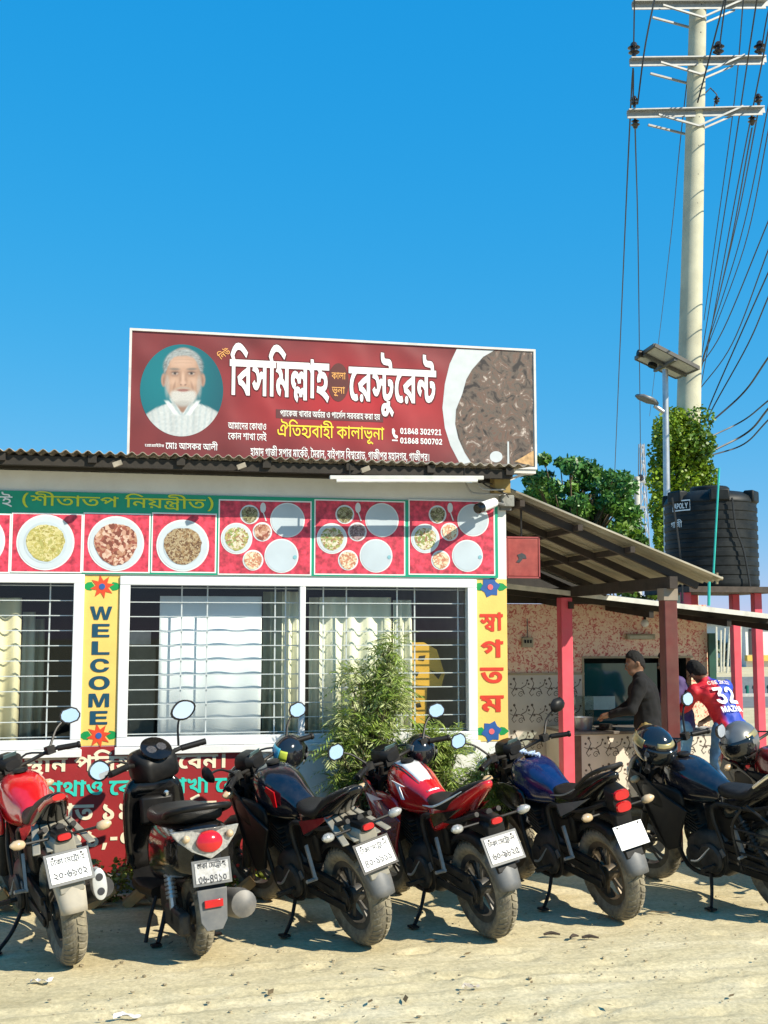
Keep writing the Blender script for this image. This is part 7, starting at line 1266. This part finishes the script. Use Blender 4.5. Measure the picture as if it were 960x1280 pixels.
# small marks on tanks
def bikepart(root,mb,name,m,**k): return mb.build(name,m,root,**k)
b=MB(); b.prism([(.56,.90),(.64,.93),(.66,.90),(.62,.86),(.60,.80),(.57,.80)],lambda x,z,h:Vector((x,.142+h-(.93-z)*.05+(x-.6)*.12,z)),.006); bikepart(m3,b,'tank_emblem',red_lens,smooth=0)
b=MB(); b.prism([(.60,.885),(.74,.915),(.70,.895),(.64,.80),(.61,.80),(.66,.882)],lambda x,z,h:Vector((x,.128+h+(.95-z)*.10+(x-.6)*.14,z)),.006); bikepart(m4,b,'tank_decal',white_gloss,smooth=0)
for s in (-1,1):
    b=MB(); b.curve([(.44,s*.105,.775),(.25,s*.126,.80),(.08,s*.108,.86),(-.08,s*.092,.925)],[.004,.008,.007,.003],6); bikepart(m4,b,'tail_decal',white_gloss)
    b=MB(); b.curve([(.40,s*.115,.79),(.22,s*.123,.815),(.06,s*.108,.875)],[.003,.006,.003],6); bikepart(m5,b,'tail_decal',mat('silver_line',(.45,.45,.45),.3,metal=.5))
b=MB()
for i in range(6): b.curve([(.86-.05*i,.0+.03*(i%3),1.034),(.82-.05*i,.06,1.033),(.80-.045*i,.02+.02*(i%2),1.036),(.78-.05*i,.07,1.028)],.006,5)
bikepart(m5,b,'tank_graphic',mat('graphic_pale',(.45,.55,.70),.3))
w1=MB(); ce=Vector((.20-.45,-.185,.30+.29*.45)); w1.rings([[ce+Vector((-.03-d,.03+.040*q*math.cos(a),.03+.088*q*math.copysign(abs(math.sin(a))**.8,math.sin(a)))) for a in (2*math.pi*k/24 for k in range(24))] for d,q in ((-.06,.95),(0,1),(.012,.97),(.016,.85))]); tp=w1.build('muffler_end',mat('tip_white_metal',(.62,.62,.62),.35,metal=.4,var=.1),m1)
for dz in (.070,-.008):
    w1=MB(); w1.lathe([(.021,0),(.021,.004),(.001,.005)],ce+Vector((-.044,.03,dz)),(-1,0,0),14); w1.build('exhaust_hole',plate_ink,tp,smooth=0)
# ------------------------------------------------------------------ scooter
def scooter(label,pos,heading,lean,steer):
    root=empty('scooter',(pos[0],pos[1],0),(R(-lean),0,R(90+heading))); tag(root,label,'scooter'); SM=steer_matrix(R(steer),(1.0,0,.95),R(24)); I=Matrix()
    wheel(root,0,.225,.105,I,.13,rim_m,spokes=3,disc=False); wheel(root,1.24,.225,.095,SM,.13,rim_m,spokes=3,disc=False)
    b=MB(); b.loft([(.62,.56,.30,.10,3),(.55,.68,.32,.16,3),(.38,.76,.36,.19,3),(.15,.78,.40,.20,2.8),(-.08,.785,.44,.20,2.8),(-.22,.785,.47,.185,2.8),(-.31,.765,.52,.14,2.6)],24); body=b.build('body_panel',black_gloss,root,sub=1)
    b=MB(); b.loft([(.66,.74,.66,.10,2.8),(.58,.80,.68,.15,3.2),(.35,.82,.70,.185,3.4),(.12,.82,.72,.18,3.4),(.08,.845,.74,.175,3.4),(-.12,.87,.76,.155,3.2),(-.24,.865,.79,.115,2.8)],22); b.build('seat',seat_m,root,sub=1)
    b=MB(); b.curve([(.0,.165,.80),(-.15,.175,.845),(-.29,.12,.875),(-.335,0,.885),(-.29,-.12,.875),(-.15,-.175,.845),(.0,-.165,.80)],.018,10); b.build('grab_rail',black_plastic,root)
    # tail light: red lens between clear wings
    b=MB(); b.prism([(-.20,.755),(-.10,.765),(0,.77),(.10,.765),(.20,.755),(.17,.71),(.10,.65),(0,.605),(-.10,.65),(-.17,.71)],lambda y,z,h:Vector((-.345+2.6*y*y+(.77-z)*-.05-h,y,z)),.022); tl_=b.build('tail_light',clear_lens,root,bev=.006)
    b=MB(); b.lathe([(.076,0),(.072,.02),(.05,.036),(.01,.042)],(-.315,0,.695),(-1,0,.15),22); b.v=[Vector((p.x-.028,p.y,.70+(p.z-.70)*.80)) for p in b.v]; b.build('lens',red_lens,tl_)
    for s in (-1,1):
        b=MB(); b.ball((-.345+2.6*.0144-.02,s*.125,.72),.022,10); b.build('bulb',amber_lens,tl_)
    b=MB(); b.beam((-.28,0,.64),(-.345,0,.36),.155,.03); b.build('mudguard',black_plastic,root,bev=.008)
    b=MB(); b.prism([(-.085,.44),(.085,.44),(.075,.27),(.045,.22),(-.045,.22),(-.075,.27)],lambda y,z,h:Vector((-.345-.10*(.44-z)-h,y,z)),.012); fl_=b.build('mud_flap',grey_plastic,root,bev=.004)
    b=MB(); b.box((-.377,0,.365),(.014,.105,.042)); b.build('reflector',red_lens,fl_,bev=.003)
    plate(root,(-.372,0,.535),R(12),.19,.108,mat('plate_silver',(.45,.44,.43),.45,var=.25,scale=60,dust=.2),'plate_city_h','pd',grey_plastic)
    b=MB(); b.box((.0,.115,.22),(.36,.07,.13)); b.lathe([(.03,0),(.075,.01),(.07,.05),(.03,.06)],(0,.09,.225),(0,1,0),18); b.box((.28,.07,.26),(.26,.10,.16)); b.build('engine',engine_m,root,bev=.02)
    b=MB(); b.tube([(.03,.13,.26),(.10,.14,.60)],.020,8)
    for i in range(9): t=.2+.07*i; q=Vector((.03,.13,.26)).lerp(Vector((.10,.14,.60)),t); b.tube([q,q+Vector((.005,0,.014))],.034,10)
    b.build('shock_absorber',steel,root)
    b=MB(); b.curve([(.40,-.10,.24),(.25,-.15,.20),(.15,-.165,.24)],.018,8); ex=b.build('exhaust',black_metal,root)
    b=MB(); b.tube([(.18,-.165,.23),(.12,-.175,.25),(-.20,-.195,.30),(-.28,-.20,.31),(-.30,-.20,.312)],[.045,.075,.085,.075,.03],18); b.build('muffler',mat('muffler_grey',(.13,.13,.13),.5,metal=.3,var=.15,dust=.3),ex)
    # floor, leg shield, front apron
    b=MB(); b.loft([(.52,.30,.22,.15,4),(.75,.285,.21,.18,4),(.95,.29,.21,.18,4),(1.02,.34,.24,.15,4)],16); b.build('floorboard',black_plastic,root)
    b=MB(); rs=[]
    for z,x,hw_ in ((.28,.98,.19),(.45,.985,.20),(.65,.97,.215),(.82,.955,.205),(.93,.955,.15)): rs.append([Vector((x+.02*(1-abs(y))+.05*abs(y)**2.5*0,y*hw_,z)) for y in (-1,-.8,-.4,0,.4,.8,1)]+[Vector((x+.10+.10*(1-y*y),y*hw_*.97,z)) for y in (1,.8,.4,0,-.4,-.8,-1)])
    b.rings(rs); b.build('leg_shield',black_gloss,root,sub=1)
    b=MB(); b.box((.925,.0,.70),(.05,.22,.18)); b.build('glove_box',black_plastic,root,bev=.02)
    b=MB(); b.lathe([(.018,0),(.018,.006),(.006,.008)],(.898,-.06,.80),(-1,0,0),12); b.build('ignition_lock',chrome,root)
    b=MB(); rs=[]
    for i in range(9):
        a=R(15+150*i/8); r=.255; rs.append([Vector((1.24+math.cos(a)*(r+h),y,.225+math.sin(a)*(r+h))) for y,h in ((-.07,-.06),(-.055,0),(0,.015),(.055,0),(.07,-.06))])
    b.rings(rs,False,False,False); b.xf(SM); b.build('mudguard',black_gloss,root,smooth=180,solid=.006)
    b=MB()
    for y in (-.07,.07): b.tube([(1.24,y,.225),(1.08,y,.60)],.02,8)
    b.xf(SM); b.build('fork',black_metal,root)
    b=MB(); b.loft([(.86,1.01,.90,.10,4),(.875,1.045,.885,.125,4.5),(.98,1.105,.885,.155,5),(1.08,1.09,.89,.13,4),(1.14,1.03,.92,.07,3)],26); b.xf(SM); hs_=b.build('handlebar_cowl',black_plastic,root,smooth=45)
    b=MB(); b.lathe([(.105,0),(.105,.012),(.095,.014),(.01,.010)],(.910,0,1.086),(-.62,0,.78),26); b.xf(SM); di=b.build('speedometer',black_gloss,hs_)
    b=MB()
    for y in (-.032,.030): b.lathe([(.034,0),(.032,.002),(.002,.002)],(.902,y*1.25,1.096),(-.62,0,.78),16)
    b.xf(SM); b.build('dial',mat('dial_grey',(.07,.065,.065),.3,var=.8,scale=140),hs_)
    b=MB(); b.curve([(.90,.34,1.03),(.95,.20,1.03),(.99,.08,1.0),(.99,-.08,1.0),(.95,-.20,1.03),(.90,-.34,1.03)],.015,8); b.xf(SM); hb_=b.build('handlebar',black_metal,root)
    for s in (-1,1):
        b=MB(); b.tube([(.945,s*.215,1.03),(.885,s*.375,1.032)],.021,10); b.xf(SM); b.build('grip',black_plastic,hb_)
        b=MB(); b.curve([(.99,s*.19,1.03),(.985,s*.26,1.02),(.95,s*.36,1.005)],.008,6); b.xf(SM); b.build('brake_lever',steel,hb_)
    mirror(root,(.95,-.20,1.05),(.98,-.31,1.265),False,SM,.165,.12,(-1,.1,.05)); mirror(root,(.95,.20,1.05),(.93,.42,1.07),False,SM,.15,.12,(-1,-.2,.1))
    b=MB()
    for s in (-1,1): b.curve([(.40,s*.08,.24),(.36,s*.12,.12),(.30,s*.17,.02)],.014,8); b.box((.29,s*.185,.014),(.05,.06,.012))
    b.tube([(.36,-.12,.12),(.36,.12,.12)],.012,8); b.build('centre_stand',black_metal,root)
    b=MB(); b.curve([(.52,.12,.24),(.47,.17,.14),(.42,.22,.0)],.012,8); b.build('side_stand',black_metal,root)
    return root
sc=scooter('black scooter with a big round red tail lamp and small silver plate',(.397,-1.734),12,4,22)
# ------------------------------------------------------------------ helmets
def helmet(loc,rot,shell,label,bands=(),visor=True,tilt=0,scale=1.0):
    root=empty('helmet',loc,rot); root.scale=(scale,)*3; tag(root,label,'helmet','helmets left on the motorcycles')
    bm_=MB(); rs=[]; n=28
    for i in range(13):
        th=math.pi*(i/12)*.80; r=math.sin(th); z=math.cos(th); rs.append([Vector(((.155*max(r,.015)*math.cos(a))*(1.0+ (.10 if math.cos(a)>0 else .02)*(-z*.6+.4)),.122*max(r,.015)*math.sin(a),.135*z)) for a in (2*math.pi*k/n for k in range(n))])
    bm_.rings(rs,True,False); sh=bm_.build('shell',shell,root,smooth=180,solid=.012)
    if visor:
        v=MB(); rs=[]
        for i in range(7):
            z=.045-.125*i/6; rs.append([Vector((.178*math.cos(a)*math.sqrt(max(.05,1-(z/.16)**2)),.140*math.sin(a)*math.sqrt(max(.05,1-(z/.16)**2)),z)) for a in (R(-78+156*k/16) for k in range(17))])
        v.rings(rs,False,False,False); v.build('visor',mat('visor_smoke',(.012,.013,.014),.06,coat=.5),root,smooth=180,solid=.003)
    for (a0,a1,z0,z1,m) in bands:
        v=MB(); rs=[]
        for i in range(5):
            z=z0+(z1-z0)*i/4; q=math.sqrt(max(.02,1-(z/.138)**2)); rs.append([Vector((.163*math.cos(a)*q*1.03,.1285*math.sin(a)*q,z)) for a in (R(a0+(a1-a0)*k/14) for k in range(15))])
        v.rings(rs,False,False,False); v.build('stripe',m,root,smooth=180,solid=.003)
    v=MB(); v.curve([(-.02,.115,-.09),(0,.06,-.17),(0,-.06,-.17),(-.02,-.115,-.09)],.009,6,flat=.4); v.build('chin_strap',black_plastic,root)
    for s in (-1,1): v=MB(); v.lathe([(.022,0),(.02,.01),(.004,.012)],(.05,s*.128,.0),(0,s,0),12); v.build('visor_hinge',grey_plastic,root)
    return root
gold=mat('helmet_gold',(.42,.33,.14),.3,metal=.5,coat=.4); blk=mat('helmet_black',(.012,.013,.016),.12,coat=.7); hgrey=mat('helmet_grey',(.16,.16,.155),.3,metal=.3,coat=.4); cyanh=mat('helmet_cyan',(.05,.30,.42),.25,coat=.5); limeh=mat('helmet_lime',(.45,.50,.05),.3)
def wpos(root,l):
    bpy.context.view_layer.update(); return root.matrix_world@Vector(l)
helmet(wpos(m3,(1.06,-.27,1.0)),(R(15),R(-10),R(60)),blk,'black helmet with cyan and lime stripes behind the handlebar of the navy-tanked motorcycle',((110,170,-.04,.06,cyanh),(172,200,-.02,.05,limeh)),scale=.88)
helmet(wpos(m4,(1.08,-.26,.99)),(R(5),R(0),R(70)),blk,'dark helmet on the right handlebar of the bright red motorcycle',((100,160,.0,.05,hgrey),),scale=.85)
helmet(at(817,931,-.95),(R(18),R(22),R(-60)),blk,'black and gold helmet hung on the handlebar of the sideways black motorcycle',((-50,30,.055,.085,gold),(90,200,-.09,-.05,gold),(-150,-90,.02,.08,gold)),scale=1.0)
helmet(at(925,926,-.55),(R(10),R(18),R(215)),hgrey,'dark silver open-visor helmet on the motorcycle at the right edge',((60,120,.02,.06,gold),),scale=1.05)
# ------------------------------------------------------------------ people at the counter
def remesh(o,vox,smooth_it=6,strength=.5):
    r=o.modifiers.new('r','REMESH'); r.mode='VOXEL'; r.voxel_size=vox; r.use_smooth_shade=True
    s=o.modifiers.new('s','SMOOTH'); s.iterations=smooth_it; s.factor=strength
    return o
def limb(mb,pts,rad,n=12): mb.tube(pts,rad,n); [mb.ball(p,r*.98,10) for p,r in zip(pts,rad)]
def hand(mb,wr,d,palm_n,side):
    wr=Vector(wr); d=Vector(d).normalized(); nn=Vector(palm_n).normalized(); s=d.cross(nn).normalized()*side
    limb(mb,[wr,wr+d*.04,wr+d*.085],[.025,.030,.028]); mb.box(wr+d*.05,(.06,.06,.03),Matrix((d,s,d.cross(s))).transposed())
    for k,(off,l) in enumerate(((-.030,.062),(-.010,.075),(.010,.070),(.029,.055))):
        b=wr+d*.085+s*off; mb.tube([b-d*.02,b,b+d*l*.5+nn*.010,b+d*l*.85+nn*.034],[.0098,.0095,.0088,.0075],7)
    t=wr+d*.03-s*.032; mb.tube([t,t+d*.03-s*.022,t+d*.065-s*.020+nn*.018],[.012,.011,.009],7)
def person(loc,heading,J,label,skin_c,hair_m,shirt_m,trouser_m,sleeve='long',look=0.0,scale=1.0):
    root=empty('person',loc,(0,0,R(90+heading))); root.scale=(scale,)*3; tag(root,label,'person'); V=Vector
    hd=V(J['head']); nk=V(J['neck'])
    b=MB(); limb(b,[V(J['pelvis']),V(J['waist']),V(J['chest']),nk],[.125,.118,.135,.062]); limb(b,[nk,nk.lerp(hd,.5)],[.058,.055])
    ld=Matrix.Rotation(R(look),3,'Z')@V((1,0,0)); tilt=(hd-nk).normalized(); f=(ld-tilt*ld.dot(tilt)).normalized(); sd=tilt.cross(f)
    Q=Matrix((f,sd,tilt)).transposed()
    def hp(x,y,z): return hd+Q@V((x,y,z))
    o=len(b.v); b.ball((0,0,0),1,16); 
    for i in range(o,len(b.v)): p=b.v[i]; b.v[i]=hp(p.x*.095-.008,p.y*.075,p.z*.112+.01)
    b.ball(hp(.045,0,-.06),.052,12); b.tube([hp(.082,0,.015),hp(.112,0,-.022)],[.010,.017],8); b.ball(hp(.088,0,-.062),.022,8,(.6,1.2,.5))
    for s in (-1,1): b.ball(hp(.078,s*.032,.016),.014,8); b.tube([hp(.0,s*.072,.015),hp(-.012,s*.086,.0),hp(-.004,s*.078,-.03)],[.012,.016,.010],8); limb(b,[V(J['hip'])*V((1,s,1)),V(J['knee%+d'%s]),V(J['ank%+d'%s])],[.085,.058,.042])
    for s in (-1,1):
        a=V(J['ank%+d'%s]); limb(b,[a+V((-.04,0,-.045)),a+V((.06,0,-.05)),a+V((.15,0,-.062))],[.036,.040,.028])
        sh,el,wr=[V(J[k+'%+d'%s]) for k in ('sh','el','wr')]; limb(b,[V(J['chest']).lerp(sh,.6)+V((0,0,.02)),sh,el,wr],[.075,.062,.042,.029]); hand(b,wr,wr-el,J.get('palm',(0,0,-1)),s)
    remesh(b.build('body',skin_c,root,smooth=180),.0105,4)
    # hair: shell on the skull
    h=MB(); rs=[]
    def zmin(a): c=math.cos(a); return .088 if c>.48 else (.088-(.48-c)/.26*.085 if c>.22 else .003-(.22-c)/1.22*.085)
    for i in range(10):
        row=[]
        for k in range(24):
            a=2*math.pi*k/24; tm=math.acos(max(-1,min(1,(zmin(a)-.016)/.122))); th=tm*i/9+.01; row.append(hp(.099*math.sin(th)*math.cos(a)-.011,.0795*math.sin(th)*math.sin(a),.128*math.cos(th)+.018))
        rs.append(row)
    h.rings(rs); hh=remesh(h.build('hair',hair_m,root,smooth=180),.008,1)
    t_=bpy.data.textures.get('hair_tex') or bpy.data.textures.new('hair_tex','CLOUDS'); t_.noise_scale=.022; dsp=hh.modifiers.new('d','DISPLACE'); dsp.texture=t_; dsp.strength=.013; dsp.mid_level=.5
    fe=MB()
    for s in (-1,1): fe.ball(hp(.0885,s*.032,.016),.0075,8); fe.tube([hp(.090,s*.02,.036),hp(.088,s*.045,.036)],.005,6)
    fe.build('eye',plate_ink,root)
    # shirt
    c=MB(); limb(c,[V(J['pelvis'])+V((0,0,-.02)),V(J['waist']),V(J['chest']),nk-V((0,0,.01))],[.150,.140,.155,.075])
    for s in (-1,1):
        c.ball(V(J['pelvis'])+V((-.015,s*.05,-.03)),.128,12); c.ball(V(J['chest'])+V((0,s*.07,.0)),.125,12)
        sh,el,wr=[V(J[k+'%+d'%s]) for k in ('sh','el','wr')]; e=sh.lerp(el,.75) if sleeve=='short' else wr.lerp(el,.05)
        P=[V(J['chest']).lerp(sh,.5)+V((0,0,.02)),sh,e] if sleeve=='short' else [V(J['chest']).lerp(sh,.5)+V((0,0,.02)),sh,el,e]
        limb(c,P,[.09,.078,.070] if sleeve=='short' else [.09,.076,.056,.042])
    so=remesh(c.build('shirt',shirt_m,root,smooth=180),.011,5)
    t2=bpy.data.textures.get('fold_tex') or bpy.data.textures.new('fold_tex','CLOUDS'); t2.noise_scale=.11; dsp=so.modifiers.new('d','DISPLACE'); dsp.texture=t2; dsp.strength=.028; dsp.mid_level=.5
    tr=MB()
    limb(tr,[V(J['pelvis']),V(J['pelvis'])+V((0,0,-.08))],[.138,.135])
    for s in (-1,1): limb(tr,[V(J['hip'])*V((1,s,1)),V(J['knee%+d'%s]),V(J['ank%+d'%s])+V((0,0,.01))],[.108,.082,.068])
    to=remesh(tr.build('trousers',trouser_m,root,smooth=180),.011,4); dsp=to.modifiers.new('d','DISPLACE'); dsp.texture=t2; dsp.strength=.03; dsp.mid_level=.5
    for s in (-1,1):
        a=V(J['ank%+d'%s]); q=MB(); q.loft([(-.09,-.02,-.085,.035,2.6,0),(-.03,.0,-.085,.042,2.8,0),(.06,-.02,-.085,.046,2.8,0),(.13,-.04,-.085,.046,2.6,0),(.19,-.06,-.085,.03,2.4,0)],14); q.v=[p+a for p in q.v]; q.build('shoe',black_plastic,root)
    return root
skin_b=mat('skin_brown',(.20,.105,.062),.5,var=.08); hair_b=mat('hair_black',(.004,.0035,.003),.9,var=.3,scale=60)
STAND=dict(pelvis=(0,0,.93),waist=(.01,0,1.06),chest=(.05,0,1.26),neck=(.085,0,1.41),head=(.125,0,1.525),hip=(0,.09,.88))
for s in (-1,1): STAND['knee%+d'%s]=(.04,s*.10,.48); STAND['ank%+d'%s]=(0,s*.11,.085)
J1=dict(STAND); J1.update({'sh+1':(.06,.19,1.34),'el+1':(.15,.27,1.08),'wr+1':(.36,.20,1.03),'sh-1':(.06,-.19,1.34),'el-1':(.20,-.25,1.10),'wr-1':(.38,-.14,1.02)})
l1=at(812,950,2.28); person((l1.x,2.28,0),62,J1,'man in a black shirt with sleeves down reaching left over the stall counter',skin_b,hair_b,mat('black_shirt',(.004,.004,.005),.9,var=.3,scale=12),mat('khaki_trousers',(.38,.28,.10),.8,var=.1),look=22)
def jersey():
    m=bpy.data.materials.new('jersey_cloth'); m.use_nodes=True; n=m.node_tree; L=n.links; b=n.nodes['Principled BSDF']; b.inputs['Roughness'].default_value=.6
    tc=n.nodes.new('ShaderNodeTexCoord'); sx=n.nodes.new('ShaderNodeSeparateXYZ'); no=n.nodes.new('ShaderNodeTexNoise'); no.inputs['Scale'].default_value=6; L.new(tc.outputs['Object'],sx.inputs[0]); L.new(tc.outputs['Object'],no.inputs['Vector'])
    a=n.nodes.new('ShaderNodeMath'); a.operation='MULTIPLY_ADD'; a.inputs[1].default_value=.10; L.new(no.outputs[0],a.inputs[0]); L.new(sx.outputs['Y'],a.inputs[2]); cr=n.nodes.new('ShaderNodeValToRGB'); e=cr.color_ramp.elements
    mr=n.nodes.new('ShaderNodeMapRange'); mr.inputs[1].default_value=-.2; mr.inputs[2].default_value=.3; L.new(a.outputs[0],mr.inputs[0]); L.new(mr.outputs[0],cr.inputs[0])
    e[0].position=.67; e[0].color=(.012,.05,.42,1); e[1].position=.75; e[1].color=(.55,.012,.025,1); L.new(cr.outputs[0],b.inputs['Base Color']); return m
J2=dict(pelvis=(-.02,0,.92),waist=(.03,.02,1.04),chest=(.13,.07,1.225),neck=(.20,.115,1.345),head=(.265,.165,1.435),hip=(-.02,.095,.87))
for s in (-1,1): J2['knee%+d'%s]=(.02,s*.13,.47); J2['ank%+d'%s]=(-.05,s*.16,.085); J2['sh%+d'%s]=(.165,s*.19+.085,1.27-.02*s); J2['el%+d'%s]=(.32,s*.24+.10,1.03); J2['wr%+d'%s]=(.56,s*.14,.93)
l2=at(912,950,2.12); pj=person((l2.x,2.12,0),8,J2,'person in a red and blue jersey numbered 32 bending over the stall counter',skin_b,hair_b,jersey(),mat('jeans_blue',(.055,.13,.25),.85,var=.3,scale=6),'short',look=10)
# jersey wording lies on the back
sp0,sp1=Vector((.03,.03,1.02)),Vector((.135,.075,1.225)); upd=(sp1-sp0).normalized(); nrm=Vector((-upd.z,0,upd.x)); rgt=Vector((0,-1,0))
def back_text(key,h,along,width,m):
    o=text_mb(key,h,width); c=sp0+upd*along+nrm*.166
    o.v=[c+rgt*p.x+upd*p.z+nrm*(-p.y)-nrm*(p.x*p.x*1.6) for p in o.v]
    q=o.build('lettering',m,pj,smooth=0); return q
back_text('32',.25,.055,.25,white_ink); back_text('back',.085,-.035,.24,white_ink); back_text('crest',.055,.27,.26,mat('jersey_cream',(.6,.5,.45),.6))
J3=dict(STAND); J3.update({'sh+1':(.06,.19,1.34),'el+1':(.14,.25,1.10),'wr+1':(.34,.16,1.0),'sh-1':(.06,-.19,1.34),'el-1':(.10,-.26,1.08),'wr-1':(.32,-.2,.98)})
l3=at(852,950,2.5); person((l3.x,2.5,0),78,J3,'person in a purple top and light jeans mostly hidden behind the brown-red awning post',skin_b,hair_b,mat('purple_top',(.06,.035,.12),.75,var=.2),mat('light_jeans',(.16,.30,.42),.85,var=.25,scale=6),'short')
